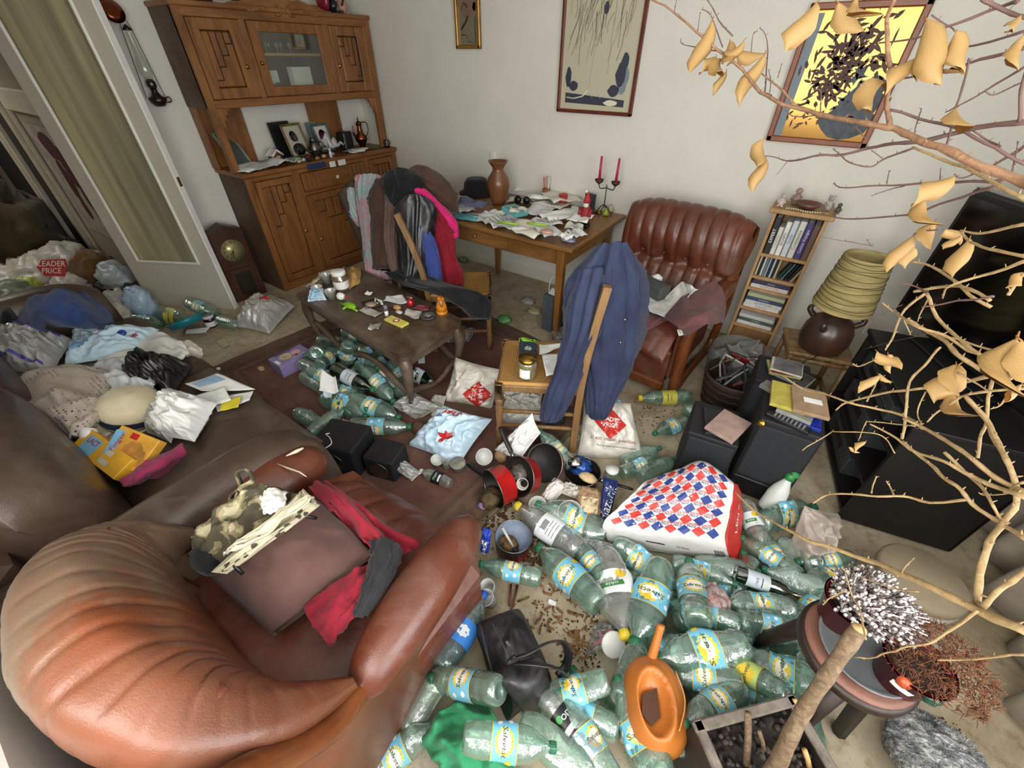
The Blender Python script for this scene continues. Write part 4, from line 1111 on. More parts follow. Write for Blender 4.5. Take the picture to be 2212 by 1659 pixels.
BR=[(p4,[(2330,1100),(2208,1070),(2000,1000),(1740,880),(1560,810),(1450,755),(1310,735),(1180,705),(1000,670),(880,630),(770,605),(660,540),(540,400),(430,310),(290,190),(150,70),(10,-10)],.80,1.15,.0085,.0018,M_br),(p4,[(1420,740),(1405,600),(1415,450),(1400,250),(1410,100),(1450,-10)],.98,.9,.005,.003,M_br),(p4,[(2230,712),(1900,755),(1620,825),(1480,840),(1330,865),(1130,910),(1020,915),(880,940),(820,945),(750,925),(690,920)],1.0,1.2,.005,.0013,M_twig),(p4,[(1560,870),(1380,940),(1310,975),(1200,965),(1140,920),(1085,870)],1.05,1.1,.0024,.001,M_twig),(p4,[(2230,285),(1950,350),(1740,420),(1500,460)],1.0,1.1,.0036,.0016,M_twig),(p4,[(2230,175),(1900,270),(1690,270)],1.0,1.1,.0026,.0012,M_twig),(p4,[(2180,5),(2100,30),(1760,155),(1560,220),(1350,250)],.95,1.05,.0034,.0012,M_twig),(p4,[(1960,-10),(2100,60),(2230,90)],.95,.95,.003,.003,M_twig),(p4,[(2175,710),(2195,580),(2230,400)],1.0,.95,.003,.002,M_twig),(p4,[(2230,380),(1980,530),(1800,630),(1750,660)],1.0,1.08,.0026,.0008,M_twig),(p4,[(2208,480),(2040,550),(1980,535)],1.0,1.0,.0016,.001,M_twig),(p4,[(1420,640),(1590,690),(1810,760),(2050,880),(2230,965)],.98,.95,.0022,.003,M_twig),(p4,[(1590,690),(1605,640)],1.0,1.0,.0014,.0008,M_twig),(p4,[(1590,700),(1560,800)],1.0,1.0,.0014,.0008,M_twig),(p4,[(1550,870),(1800,960),(2000,1060),(2230,1170)],1.0,.9,.0022,.004,M_br2),(p4,[(2070,1080),(1800,1170),(1600,1245),(1460,1270),(1190,1285),(1020,1255)],.95,1.15,.0032,.0014,M_twig),(p4,[(2100,1060),(1700,1075),(1400,1085),(1150,1100),(1085,1075)],.95,1.12,.003,.001,M_twig),(p4,[(1400,1085),(1415,1005)],1.05,1.05,.0013,.0008,M_twig),(p4,[(1500,1095),(1310,1150)],1.05,1.08,.0013,.0006,M_twig),(p4,[(1720,1070),(1715,995)],1.0,1.0,.0013,.0007,M_twig),(p4,[(1880,345),(1875,400),(1810,640),(1750,870)],1.0,1.0,.0016,.0022,M_twig),(p4,[(1800,1025),(1850,1040),(2040,970),(2208,850)],.98,.98,.0012,.0018,M_twig),(p4,[(880,630),(740,490),(670,425)],1.08,1.1,.0034,.0016,M_br),(p4,[(680,560),(700,400),(690,210),(655,160)],1.1,1.1,.002,.0009,M_twig),(p4,[(725,560),(690,545),(680,560)],1.1,1.1,.0012,.0008,M_twig),(p4,[(500,215),(410,110),(340,-10)],1.12,1.12,.002,.0014,M_twig),(p4,[(440,280),(370,100),(310,60)],1.12,1.12,.0016,.001,M_twig),(p4,[(290,190),(305,70)],1.13,1.13,.0013,.0008,M_twig),(p4,[(150,70),(170,0)],1.14,1.14,.0012,.0008,M_twig),(p4,[(430,300),(330,290),(205,265),(190,235)],1.12,1.12,.0016,.0008,M_twig),(p4,[(605,340),(620,210),(645,180)],1.1,1.1,.0012,.0007,M_twig),(p4,[(760,460),(785,380)],1.08,1.08,.0012,.0007,M_twig),(p4,[(715,545),(720,470),(710,410)],1.08,1.08,.0012,.0007,M_twig),(p4,[(800,640),(850,680),(980,680)],1.05,1.02,.0012,.001,M_twig),(p4,[(1015,670),(1020,540),(960,520)],1.03,1.03,.0014,.0007,M_twig),(p4,[(1270,810),(1210,740)],1.0,1.0,.0012,.0012,M_twig),(p4,[(820,945),(755,1030)],1.17,1.17,.001,.0006,M_twig),(p4,[(1310,880),(1380,940)],1.08,1.08,.001,.001,M_twig),(p4,[(1660,80),(1760,155),(1820,200)],1.0,1.0,.0014,.0008,M_twig),(p4,[(1900,770),(1990,830),(2060,870)],.98,.96,.0012,.002,M_twig),(p4,[(2150,1030),(2165,830)],.95,.95,.0016,.0008,M_twig),(p4,[(2040,980),(2160,900),(2230,840)],.96,.94,.0012,.0016,M_twig),(p9,[(2240,322),(1950,380),(1780,370)],.85,.92,.003,.0016,M_br2),(p9,[(1780,370),(1840,430),(1970,490),(2240,552)],.92,.84,.0016,.003,M_br2),(p9,[(1630,365),(1520,370),(1460,410)],.92,.95,.0014,.0008,M_twig),(p9,[(2240,572),(1940,660),(1760,720),(1680,770),(1670,820)],.82,.9,.003,.0013,M_br2),(p9,[(1460,575),(1560,590),(1700,670),(1860,800),(1990,880)],.95,.86,.002,.003,M_br2),(p9,[(865,405),(1000,435),(1200,470)],1.1,1.1,.0008,.001,M_twig),(p9,[(1150,425),(1190,470)],1.1,1.1,.0008,.001,M_twig),(p9,[(1470,780),(1660,740),(1820,745),(1990,830)],.92,.85,.003,.003,M_br2),(p9,[(1540,790),(1420,900),(1340,1050),(1280,1170)],.9,.92,.003,.0014,M_br2),(p9,[(1380,715),(1480,740),(1560,790)],.92,.9,.001,.002,M_twig),(p9,[(1550,785),(1650,980),(1760,1080),(1900,1180),(2000,1290),(2130,1370)],.9,.82,.0032,.0034,M_br2),(p9,[(1430,960),(1560,1040),(1680,1110),(1780,1200),(1900,1290),(2000,1340),(2240,1328)],.9,.8,.0034,.0042,M_br2),(p9,[(1260,850),(1340,920),(1400,960),(1500,1010),(1660,1060),(1880,1180),(2240,1290)],.93,.82,.0014,.0034,M_br2),(p9,[(1410,970),(1440,1060)],.9,.9,.0014,.0008,M_br2),(p9,[(1560,830),(1500,980)],.9,.9,.0016,.0008,M_br2),(p9,[(580,1340),(750,1440),(860,1460),(1030,1515),(1200,1560),(1400,1610),(1530,1690)],1.0,.88,.0013,.003,M_br2),(p9,[(950,1570),(1030,1515),(1280,1460),(1500,1430),(1750,1400),(2000,1350)],.96,.84,.0014,.0036,M_br2),(p9,[(1650,1150),(1550,1260),(1440,1390),(1420,1550),(1410,1690),(1400,1760)],.86,.88,.002,.0026,M_br2),(p9,[(1240,1340),(1200,1440),(1160,1510)],.92,.92,.001,.0016,M_br2),(p9,[(1250,1330),(1320,1390)],.92,.92,.001,.0008,M_br2),(p9,[(1060,1260),(1110,1275),(1220,1235)],.93,.92,.0016,.0014,M_br2),(p9,[(1560,1650),(1660,1560),(1820,1480),(2120,1440),(2240,1430)],.86,.8,.0012,.003,M_br2),(p9,[(1820,1490),(1960,1640),(2050,1830),(2130,1950)],.84,.8,.003,.0036,M_br2),(p9,[(2000,1360),(1960,1640),(1920,1760),(1890,1890)],.83,.85,.0026,.0024,M_br2),(p9,[(1550,1450),(1500,1590),(1520,1660)],.86,.86,.0012,.001,M_br2),(p9,[(1720,1080),(1900,1130),(2212,1250)],.85,.8,.0012,.0022,M_br2),(p9,[(2110,800),(2150,740),(2212,660)],.8,.78,.0024,.0024,M_br2),(p9,[(1520,885),(1740,840),(2000,810)],.88,.82,.0012,.002,M_twig),(p9,[(1760,1320),(1980,1450)],.85,.83,.0018,.0014,M_br2),(p9,[(1910,1210),(1990,1230),(2212,1280)],.82,.78,.0014,.002,M_br2),(p9,[(1640,1040),(1130,1160)],.9,.98,.0004,.0003,M_twig),(p9,[(1400,870),(1200,960),(1130,1060)],.92,.98,.0008,.0005,M_twig),(p9,[(2120,1450),(2060,1540),(1990,1570)],.82,.83,.0018,.0008,M_br2),(pD,[(1180,430),(1340,510),(1500,620),(1700,680),(1830,750),(2000,830),(2240,930)],.86,.76,.0014,.004,M_br2),(pD,[(1400,380),(1550,450),(1700,540),(1880,660),(2050,790),(2240,900)],.86,.76,.0024,.0042,M_br2),(pD,[(1400,540),(1520,640),(1650,760),(1770,860),(1860,960),(2060,1090),(2240,1215)],.85,.76,.0024,.0036,M_br2),(pD,[(790,950),(870,905),(1000,890),(1200,900),(1400,910),(1560,940),(1820,940)],.9,.82,.0016,.0026,M_br2),(pD,[(1190,890),(1195,830),(1220,770)],.87,.87,.0016,.0012,M_br2),(pD,[(1340,900),(1310,840),(1290,800)],.86,.86,.0016,.0012,M_br2),(pD,[(1820,240),(1960,390),(2050,580),(2130,700),(2160,960),(2080,1080),(1990,1230),(1920,1400),(1900,1600),(1920,1650)],.82,.74,.003,.005,M_br2),(pD,[(1680,610),(1820,740),(1940,860),(2000,960),(2060,1060)],.82,.78,.003,.002,M_br2),(pD,[(1920,1650),(2080,1510),(2240,1390)],.74,.72,.004,.0035,M_br2),(pD,[(270,880),(400,1000),(560,1090),(720,1180),(860,1240),(1130,1320),(1400,1430),(1600,1520),(1860,1650),(2240,1825)],.98,.70,.0014,.0062,M_br2),(pD,[(730,600),(900,490),(960,470),(1200,490),(1290,530),(1350,620)],.93,.88,.0012,.0012,M_br2),(pD,[(1160,400),(1100,530)],.9,.9,.001,.0008,M_br2),(pD,[(1160,405),(1300,415),(1480,430)],.9,.87,.001,.0014,M_br2),(pD,[(1370,1450),(1410,1380),(1460,1320)],.8,.8,.0016,.001,M_br2),(pD,[(2070,880),(2120,850),(2212,820)],.78,.76,.0014,.002,M_br2),(pD,[(1910,890),(1960,905),(2150,880)],.8,.78,.0008,.0012,M_br2),(pE,[(1900,600),(1700,740),(1560,820),(1400,855),(1250,905),(1080,915)],.72,.86,.0022,.0012,M_br2),(pE,[(1640,940),(1800,930),(2000,910),(2240,893)],.84,.76,.0014,.002,M_br2),(pE,[(1010,350),(1060,500),(1120,640),(1160,800)],.86,.84,.0012,.0016,M_br2),(pE,[(860,560),(900,520),(1020,465)],.86,.86,.001,.0016,M_br2),(pE,[(990,310),(1040,360)],.86,.86,.0012,.001,M_br2),(pE,[(1110,370),(1300,440),(1500,480)],.84,.8,.0008,.0012,M_br2),]
for b in BR:branch(*b)
lt=NT('dry_leaf');gb=lt.n('ShaderNodeNewGeometry').outputs['Backfacing']
lc=lt.ramp(lt.noise(lt.coord(),30,5,.6),(.25,'#704210'),(.55,'#8a581c'),(.8,'#986c34'))
lc=lt.mix(gb,lc,'#8f7040')
sp_=lt.ramp(lt.noise(lt.coord(),160,2,.5),(.66,0.0),(.72,1.0));lc=lt.mix(lt.math('MULTIPLY',sp_,.5),lc,'#7a5222')
lt.set(Base_Color=lc,Roughness=.6);lt.b.inputs['Transmission Weight'].default_value=0
lt.bump(lt.noise(lt.coord(),60,3,.6),.3,.003)
def leaf_mesh(k):
 rr=random.Random(k);curl=rr.uniform(1.2,2.7);tw=rr.uniform(-3.2,3.2);bend=rr.uniform(-1.5,1.5)
 def f(u,v):
  w_=.40*math.sin(PI*min(1,v*.97+.03))**.8*(1-.35*v)+.04*math.sin(v*19+k)*(0<v<1)*abs(2*u-1)*.5
  a=(2*u-1)*curl;x=w_*math.sin(a)/max(.3,curl)*1.2;z=w_*(1-math.cos(a))/max(.3,curl)*1.2
  t=tw*(v-.3);x,z=x*math.cos(t)-z*math.sin(t),x*math.sin(t)+z*math.cos(t)
  th=bend*v
  return vec(x,math.sin(th)/bend*1.0 if abs(bend)>.1 else v,z+(1-math.cos(th))/bend if abs(bend)>.1 else z)
 mb=MB().grid(f,8,12);mb.tube([(0,0,0),(.0,-.12,.03)],[.016,.010],4)
 return mesh_of('leaf',mb,lt.m,True)
LM=[leaf_mesh(k)for k in range(7)]
LV=[(p4,370,130,-70,260,1.1),(p4,400,330,-60,120,1.1),(p4,560,240,-110,170,1.1),(p4,520,300,250,150,1.1),(p4,430,350,-70,150,1.1),(p4,460,420,-20,120,1.1),(p4,680,330,-80,240,1.08),(p4,480,240,-30,200,1.12),(p4,980,20,-170,210,.9),(p4,1230,-20,0,170,.92),(p4,1120,20,110,180,.95),(p4,1380,490,-190,210,.95),(p4,1640,120,-10,300,.95),(p4,1600,330,-170,230,.95),(p4,1700,270,-70,160,.97),(p4,1810,190,50,180,.95),(p4,1860,300,-130,200,.96),(p4,1810,640,-40,180,.95),(p4,680,820,-40,160,1.2),(p4,690,930,-60,190,1.2),(p4,2190,90,-70,120,.9),(p4,2208,210,-30,150,.9),(p9,1740,5,-200,220,.95),(p9,1530,130,20,260,.95),(p9,1620,310,-70,190,.95),(p9,1690,360,110,120,.95),(p9,1465,405,-110,230,.95),(p9,1785,400,-120,120,.92),(p9,1845,425,-110,260,.9),(p9,1460,480,-10,130,.95),(p9,2160,1100,-140,400,.78),(p9,2200,1110,40,330,.77),(p9,1230,1180,90,160,.92),(p9,1240,1340,-110,160,.92),(p9,1300,1200,60,140,.92),(p9,1240,1330,100,90,.92),(p9,1770,1270,-200,250,.86),(p9,1700,1440,-10,270,.86),(p9,1760,1270,-80,220,.86),(p9,2212,650,-80,110,.78),(p9,2200,1400,-10,120,.8),(pD,1150,540,-110,110,.9),(pD,1040,580,110,70,.9)]
for i,(fn,x,y,dx,L,s)in enumerate(LV):
 p=atd(*fn(x,y),s);sc_={p4:.3678}.get(fn,.3219)
 Lw=L*sc_/FPX*s
 down=(-UPV*1.0+RGT*(dx/max(40,L))*1.2+FWD*R.uniform(-.5,.5)).normalized()
 side=down.cross(FWD+vec(R.uniform(-.8,.8),R.uniform(-.8,.8),R.uniform(-.4,.4))).normalized()
 Mx=Matrix((side,down,side.cross(down))).transposed().to_4x4();Mx.translation=p
 o=link('leaf',LM[i%7],tree,Mx@Matrix.Scale(Lw*.80,4),True)

#  plastic bottles
F_green=film('green_pet','#c3dccf',.80,'#a8cbbb',.34,.06,.35,30)
F_pale=film('pale_green_pet','#d6e6dd',.80,'#bfd5c9',.34,.06,.35,26)
F_clear=film('clear_pet','#e3e6e2',.82,'#cfd3cf',.34,.05,.35,28)
F_dark=film('bottle_green_glass','#3f6b45',.80,'#1c3a22',.40,.03,.05,20)
F_blue=film('blue_pet','#c3dce0',.80,'#a4c4c8',.34,.06,.3,28)
L_blue=mat('#6fb6d3',.4,.06,20);L_sun=mat('#e6c33a',.5,.08,30);L_cream=mat('#e9e3cb',.5,.04);L_yel=mat('#d9b92c',.5,.06)
L_white=mat('#dfe3e4',.45,.04);L_lime=mat('#b7cf7a',.45,.06);L_grey=mat('#b9c2c6',.45,.05);L_black=mat('#16181a',.4,.05);L_deep=mat('#3f86d8',.4,.08)
C_green=mat('#2c6b4c',.35,.08);C_yel=mat('#d6c23c',.35,.08);C_blue=mat('#2c5fae',.35,.08);C_white=mat('#d9d9d5',.4,.05)
BP=[(.0,.010),(.018,.006),(.034,.0),(.0405,.010),(.0425,.03),(.0425,.048),(.0405,.056),(.0425,.064),(.0425,.078),(.0415,.084),(.0415,.178),(.0425,.184),(.0425,.196),(.0405,.203),(.0418,.21),(.0395,.226),(.033,.244),(.024,.262),(.0165,.277),(.0138,.284),(.0138,.300)]
WP=[(.0,.012),(.02,.004),(.035,.0),(.0375,.008),(.0375,.19),(.034,.215),(.020,.238),(.0145,.25),(.0135,.295),(.0150,.297),(.0150,.305),(.0125,.306)]
def star(n,r0,r1):
 pts=[((r0 if i%2 else r1)*math.cos(i*PI/n),(r0 if i%2 else r1)*math.sin(i*PI/n))for i in range(2*n)]
 return[(0,0)]+pts,[(0,i+1,(i+1)%(2*n)+1)for i in range(2*n)]
def crush_fn(var):
 rr=random.Random(var*7+1)
 if var==0:sq,am,bend=1.0,.05,0
 else:sq,am,bend=rr.uniform(.45,.80),rr.uniform(.12,.28),rr.uniform(-.35,.35)
 def fn(p,a=0):
  t=max(0.0,min(1.0,(p.z-.01)/.26));m=math.sin(PI*t)**.7 if 0<t<1 else 0
  k=1+am*m*(crease((p.x*12,p.y*12,p.z*10),1,var*3.1)-.35)+am*.4*m*nz((p.x*30,p.y*30,p.z*22),1,var)
  s_=1-(1-sq)*m
  return vec(p.x*k*s_,p.y*k*(1+.75*(1-s_)),p.z)+vec(bend*(p.z-.1)**2*.5,0,0)
 return fn
_bc={}
def bottle_meshes(kind,var):
 if(kind,var)in _bc:return _bc[kind,var]
 fn=crush_fn(var);dense=[]
 prof=WP if kind=='wine' else BP
 for(r0,z0),(r1,z1)in zip(prof,prof[1:]):
  k=3 if z1-z0>.05 else 1
  for i in range(k):dense.append((r0+(r1-r0)*i/k,z0+(z1-z0)*i/k))
 dense.append(prof[-1])
 bodym={'wine':F_dark,'grey':F_dark,'clearlemon':F_clear,'clearwhite':F_clear,'black':F_clear,'pale':F_pale,'deepblue':F_blue}.get(kind,F_green)
 if kind=='wine':fn=lambda p,a=0:p
 body=mesh_of('bottle_body',MB().lathe(dense,18,fn=fn,cap=False),bodym,True)
 out={'body':body}
 zc,hh,rl=(.135,.086,.0424)if kind!='wine' else(.10,.10,.0381)
 if kind not in('bare','pale'):
  base={'blue':L_blue,'lime':L_lime,'wine':L_grey,'grey':L_grey,'clearlemon':L_white,'clearwhite':L_white,'black':L_black,'deepblue':L_deep,'yellow':mat('#b9b24a',.5,.1)}[kind]
  span={'wine':.62,'black':.75,'yellow':1.0}.get(kind,1.0)
  def lf(u,v,lift=0.0):
   a=(u-.5)*2*PI*span;r=rl+lift
   return fn(vec(r*math.cos(a),r*math.sin(a),zc-hh/2+hh*v),a)
  mb=MB().grid(lambda u,v:lf(u,v),30,6)
  mats=[base,L_sun,L_cream,L_yel,L_white,M_ink,mat('#3f8a4a',.5,.1)]
  C_=2*PI*rl*span
  def put(shape,u,v,mi,rot=0,s=1.0,lift=.0006):
   mb.cur=mi;vs,fs=shape
   printed(mb,lambda a,b:lf(a,b,lift),[(vs,fs,(u,v),rot,(s/C_,s/hh))],.0002);mb.cur=0
  if kind in('blue','lime'):
   put(star(14,.028,.0335),.5,.5,1);put(star(14,.021,.0245),.5,.5,2 if kind=='blue' else 1,0,1,.0010)
   put(quad2d(.030,.020,4),.72,.68,3);put(quad2d(.022,.030,3),.16,.4,4,0,1)
   for u,v in((.30,.72),(.33,.3),(.86,.25)):put(star(7,.007,.009),u,v,4)
   for i in range(5):put(quad2d(.0016,.022,1),.135+.012*i,.4,5,0,1,.0010)
   put(quad2d(C_*.98,.0025,30),.5,.985,3);put(quad2d(C_*.98,.0025,30),.5,.015,3)
   put(text2d('Salvetat',.021,.15),.5,.5,5,0,1,.0014);put(text2d('La',.008),.5,.78,5,0,1,.0014)
  elif kind=='clearlemon':
   put(star(9,.011,.012),.40,.2,3,0,1.3);put(quad2d(.05,.02,5),.5,.60,6);put(text2d('okia',.018,.1,.01),.5,.6,4,0,1,.0012)
   for i in range(5):put(quad2d(.04,.002,3),.68,.25+.12*i,5,0,1)
  elif kind=='clearwhite':
   for i in range(9):put(quad2d(.0022,.022,1),.45+.013*i,.7,5)
   for i in range(6):put(quad2d(.05,.0022,3),.5,.08+.08*i,5 if i%2 else 4)
   put(quad2d(.012,.010,1),.62,.3,0)
  elif kind=='black':
   put(star(10,.010,.010),.42,.7,6,0,1.2);put(text2d('OIT',.024,0,.01),.56,.62,4);put(quad2d(.05,.018,4),.5,.2,4)
  elif kind=='deepblue':
   put(star(8,.018,.022),.5,.5,4);
  else:
   put(quad2d(.045,.004,4),.5,.65,5);put(text2d('EAU',.018),.5,.42,5);put(star(5,.004,.006),.5,.85,1)
  out['label']=mesh_of('bottle_label',mb,mats,True)
 if kind!='wine':
  capm={'clearlemon':C_yel,'clearwhite':C_yel,'yellow':C_yel,'deepblue':C_blue,'black':C_white}.get(kind,C_green)
  o=fn(vec(0,0,.29))
  mb=MB().lathe([(.0152,.284),(.0158,.286),(.0158,.306),(.0145,.3085),(0,.309)],16,Matrix.Translation((o.x,o.y,0)))
  for k in range(16):
   a=2*PI*k/16;mb.box((math.cos(a)*.0158+o.x,math.sin(a)*.0158+o.y,.296),(.0016,.0016,.018),None)
  out['cap']=mesh_of('bottle_cap',mb,capm,True)
 _bc[kind,var]=out;return out
LMK=[(1450,1190,'the checkered bag'),(1420,1530,'the orange watering can'),(1640,1570,'the planter'),(1840,1400,'the dark stool'),(1660,1270,'the wine bottle'),(1545,1290,'the stained paper towel'),(1330,1290,'the clear lemon bottle'),(1120,1440,'the black handbag'),(1010,1590,'the green cloth'),(1650,1460,'the lime labelled bottle'),(1560,1410,'the crushed big bottle'),(1740,1160,'the dirty grey bag'),(700,820,'the white paper'),(760,830,'the silver labelled bottle'),(870,830,'the table leg'),(640,750,'the toy box'),(800,700,'the tabletop')]
def near(x,y):
 l=min(LMK,key=lambda q:(q[0]-x)**2+(q[1]-y)**2);dx,dy=x-l[0],y-l[1]
 d=('just right of ' if dx>0 else 'just left of ')if abs(dx)>1.3*abs(dy)else('just in front of ' if dy>0 else 'just behind ')
 d=d.replace('in front of','before')
 if abs(dx)+abs(dy)>90:d=d.replace('just ','well ')
 return d+l[2]
KN={'bare':'unlabelled','blue':'blue-labelled','pale':'pale'}
_used={}
def bottle(lab,kind,var,a,b,spin=0,group=None,cap=True,scale=None):
 if group==GF and 'underneath' not in lab:
  a,b=[(q[0],q[1],q[2]+.17*max(0,min(1,(q[1]-1180)/380))*max(0,min(1,(q[0]-880)/120)))for q in(a,b)]
 _used[lab]=_used.get(lab,0)+1
 if _used[lab]>1:lab='second '+lab
 if len(lab.split())>16:lab=lab.replace('in the coffee table heap','in the heap')
 A=at(*a);B=at(*b);d=B-A
 s=scale or max(.80,min(1.15,d.length/.305))
 q=d.to_track_quat('Z','Y');tocam=q.inverted()@(vec(0,0,CAMH)-A);ang=math.atan2(tocam.y,tocam.x)
 M=Matrix.Translation(A)@q.to_matrix().to_4x4()@Matrix.Rotation(ang+spin*.35,4,'Z')@Matrix.Diagonal((s*1.07,s*1.07,s,1))
 t_=thing('wine_bottle' if kind=='wine' else 'plastic_bottle',lab,'bottle',M=M,group=group)
 ms=bottle_meshes(kind,var)
 for nm in('body','label','cap'):
  if nm in ms and(nm!='cap' or cap):link(nm,ms[nm],t_)
 return t_
GP='bottles heaped under the coffee table'
GF='bottles strewn over the floor in front of the planter'
B=bottle
B('green bottle lying in front of the heap under the coffee table, cap pointing right','blue',0,(757,921,.045),(888,922,.045),1.5,GP)
B('crushed green bottle at the lower left of the heap, behind the front bottle','blue',1,(700,860,.05),(800,905,.05),.9,GP)
B('green bottle with blue label leaning right towards the white crumpled bag','blue',2,(760,862,.07),(866,904,.045),-.6,GP)
B('green bottle with yellow patched label behind the table leg, neck down right','blue',3,(790,800,.15),(850,868,.07),.8,GP)
B('dark green glass bottle with a silver grey label on top of the heap','grey',0,(720,798,.17),(808,842,.12),0,GP)
B('green bottle standing upside down with blue label in the back of the heap','blue',4,(752,742,.30),(750,790,.06),.4,GP)
B('green bottle whose star shaped base faces the room at the left of the heap','bare',0,(682,764,.20),(708,742,.05),0,GP)
B('green bottle with a folded blue label beside the star shaped base','blue',5,(690,790,.16),(725,752,.12),.5,GP)
B('green bottle with blue and yellow label under the wavy stretcher','blue',1,(772,750,.18),(815,795,.16),1.0,GP)
B('green bottle with crumpled blue label right of the stretcher bend','blue',2,(806,762,.16),(836,806,.10),.3,GP)
B('green bottle with yellow patch near the front table leg','blue',3,(815,786,.15),(850,836,.09),.9,GP)
B('green bottle with pale blue label tucked against the front table leg','blue',4,(842,784,.14),(876,838,.06),.7,GP)
B('green bottle behind the front table leg with silver label','grey',1,(872,800,.08),(925,822,.05),.2,GP)
B('green bottle with blue label beneath the crumpled white paper','blue',5,(716,838,.08),(775,858,.07),.4,GP)
B('green unlabelled bottle at the back of the heap beside the table leg','bare',2,(690,735,.10),(768,748,.12),0,GP)
B('green bottle under the tabletop edge at the very back of the heap','blue',3,(740,716,.14),(800,735,.12),.2,GP)
B('crushed pale bottle at the left edge of the heap beside the purple box','pale',3,(650,785,.07),(705,810,.09),0,GP)
B('flattened pale green bottle below the crumpled white paper','pale',4,(655,812,.05),(712,842,.06),0,GP)
B('green bottle with grey label lying on the left slope of the heap','blue',4,(668,800,.12),(722,820,.11),-1.2,GP)
B('green bottle poking out beside the sofa arm, upper of two','bare',1,(640,890,.05),(672,908,.06),0,GP)
B('green bottle poking out beside the sofa arm, lower of two','bare',3,(668,938,.05),(707,910,.06),0,GP)
for i,(x,y,z)in enumerate([(700,770,.05),(730,790,.05),(760,810,.05),(790,830,.05),(740,760,.10),(775,785,.10),(810,815,.06),(820,845,.05),(770,845,.05),(720,820,.05),(690,830,.04),(800,770,.09)]):
 a=R.uniform(0,6.28);B('half buried %s bottle in the coffee table heap, %s'%(KN['bare' if i%3 else 'blue'],near(x,y)),'bare' if i%3 else 'blue',i%6,(x,y,z),(x+62*math.cos(a),y+34*math.sin(a),z+.02),1,GP)
B('long green bottle with green cap left of the clear lemon bottle','blue',2,(1296,1308,.06),(1163,1180,.05),-.5,GF)
B('green bottle with sun label just behind the clear lemon bottle','blue',3,(1248,1178,.05),(1325,1275,.07),.2,GF)
B('clear lemon drink bottle with yellow cap and white label','clearlemon',1,(1308,1192,.08),(1352,1384,.06),.2,GF)
B('green bottle with large sun label, base up towards the checkered bag','blue',4,(1428,1218,.12),(1366,1405,.06),.25,GF)
B('green bottle with yellow patch directly below the checkered bag','blue',1,(1330,1172,.08),(1448,1262,.07),1.0,GF)
B('fat green bottle with base down and label left of the maroon rag','blue',2,(1508,1350,.14),(1488,1212,.08),.5,GF)
B('green bottle with blue label half under the corner of the checkered bag','blue',5,(1450,1215,.05),(1540,1245,.05),.8,GF)
B('green bottle with sun label between the red bag edge and the grey bag','blue',0,(1728,1246,.07),(1612,1168,.06),.3,GF)
B('dark green wine bottle with torn pale label, neck pointing right','wine',0,(1586,1236,.09),(1726,1288,.06),.3,GF)
B('green bottle lying level with blue label at its right end','blue',1,(1714,1314,.07),(1574,1302,.06),.9,GF)
B('green bottle with two yellow patches below the maroon rag','blue',3,(1602,1352,.10),(1512,1322,.08),-1.2,GF)
B('green bottle with label seen end on left of the stool leg','blue',4,(1592,1338,.10),(1690,1364,.06),1.2,GF)
B('big unlabelled green bottle in front of the dark stool','bare',2,(1640,1330,.08),(1740,1372,.06),0,GF)
B('crushed green bottle with big label right of the watering can handle','blue',5,(1612,1392,.13),(1414,1424,.09),.45,GF)
B('green bottle with blue label below the crushed big one','blue',3,(1604,1478,.08),(1455,1448,.05),.7,GF)
B('green bottle with lime green label behind the planter','lime',0,(1704,1506,.11),(1560,1420,.06),-.2,GF)
B('green bottle with yellow patch between planter and stool legs','blue',1,(1782,1482,.09),(1660,1440,.05),.9,GF)
B('green bottle with its green cap turned to the viewer by the planter','blue',2,(1602,1490,.07),(1474,1566,.09),.8,GF)
B('green bottle with yellow sun label behind the dark stool','blue',4,(1796,1286,.06),(1712,1362,.05),.3,GF)
B('green bottle with barcode label left of the frosted heather','blue',5,(1850,1238,.05),(1742,1252,.05),2.0,GF)
B('green bottle with faded label beyond the frosted heather','blue',3,(1840,1206,.05),(1742,1212,.05),.5,GF)
B('long pale unlabelled bottle right of the wine bottle','pale',1,(1806,1292,.06),(1666,1236,.06),0,GF)
B('dark crumpled green bottle at the foot of the checkered bag','bare',4,(1500,1220,.05),(1600,1232,.06),0,GF)
B('green bottle with blue label in front of the spray bottle','blue',1,(1640,1130,.08),(1762,1096,.06),2.0,GF)
B('clear bottle with a lemon print beside the red bag edge','clearlemon',2,(1606,1082,.07),(1652,1190,.06),.2,GF)
B('big green bottle with bright sun label in front of the watering can','blue',1,(1436,1700,.07),(1332,1462,.09),-.25,GF)
B('crumpled green bottle with boxy blue label right of the black handbag','blue',4,(1312,1470,.10),(1198,1504,.06),1.9,GF)
B('slim clear bottle with a black label lettered OIT','black',0,(1290,1640,.05),(1182,1512,.06),.3,GF)
B('crumpled green bottle lying at the bottom edge beside the slim black labelled one','bare',5,(1122,1560,.07),(1240,1640,.06),0,GF)
B('green bottle with cloudy blue label at the bottom edge of the picture','blue',3,(1330,1700,.04),(1250,1560,.05),2.3,GF)
B('dark unlabelled bottle left of the watering can','bare',3,(1338,1512,.06),(1380,1402,.06),0,GF)
B('blue capped bottle with royal blue label beside the armchair','deepblue',2,(950,1448,.06),(1046,1282,.06),.1,GF)
B('green bottle with faded label and yellow patch left of the handbag','blue',0,(1082,1492,.14),(930,1464,.08),1.3,GF)
B('upright labelled green bottle on the green cloth','blue',3,(1000,1592,.14),(1170,1612,.12),.05,GF)
B('green bottle with yellow corner label at the foot of the armchair','blue',2,(780,1690,.06),(905,1590,.05),.6,GF)
B('pale dusty bottle along the armchair base','pale',3,(872,1590,.05),(958,1452,.05),0,GF)
B('green bottle right of the foreground armchair with label near its base','blue',0,(1168,1250,.05),(1036,1218,.05),2.2,GF)
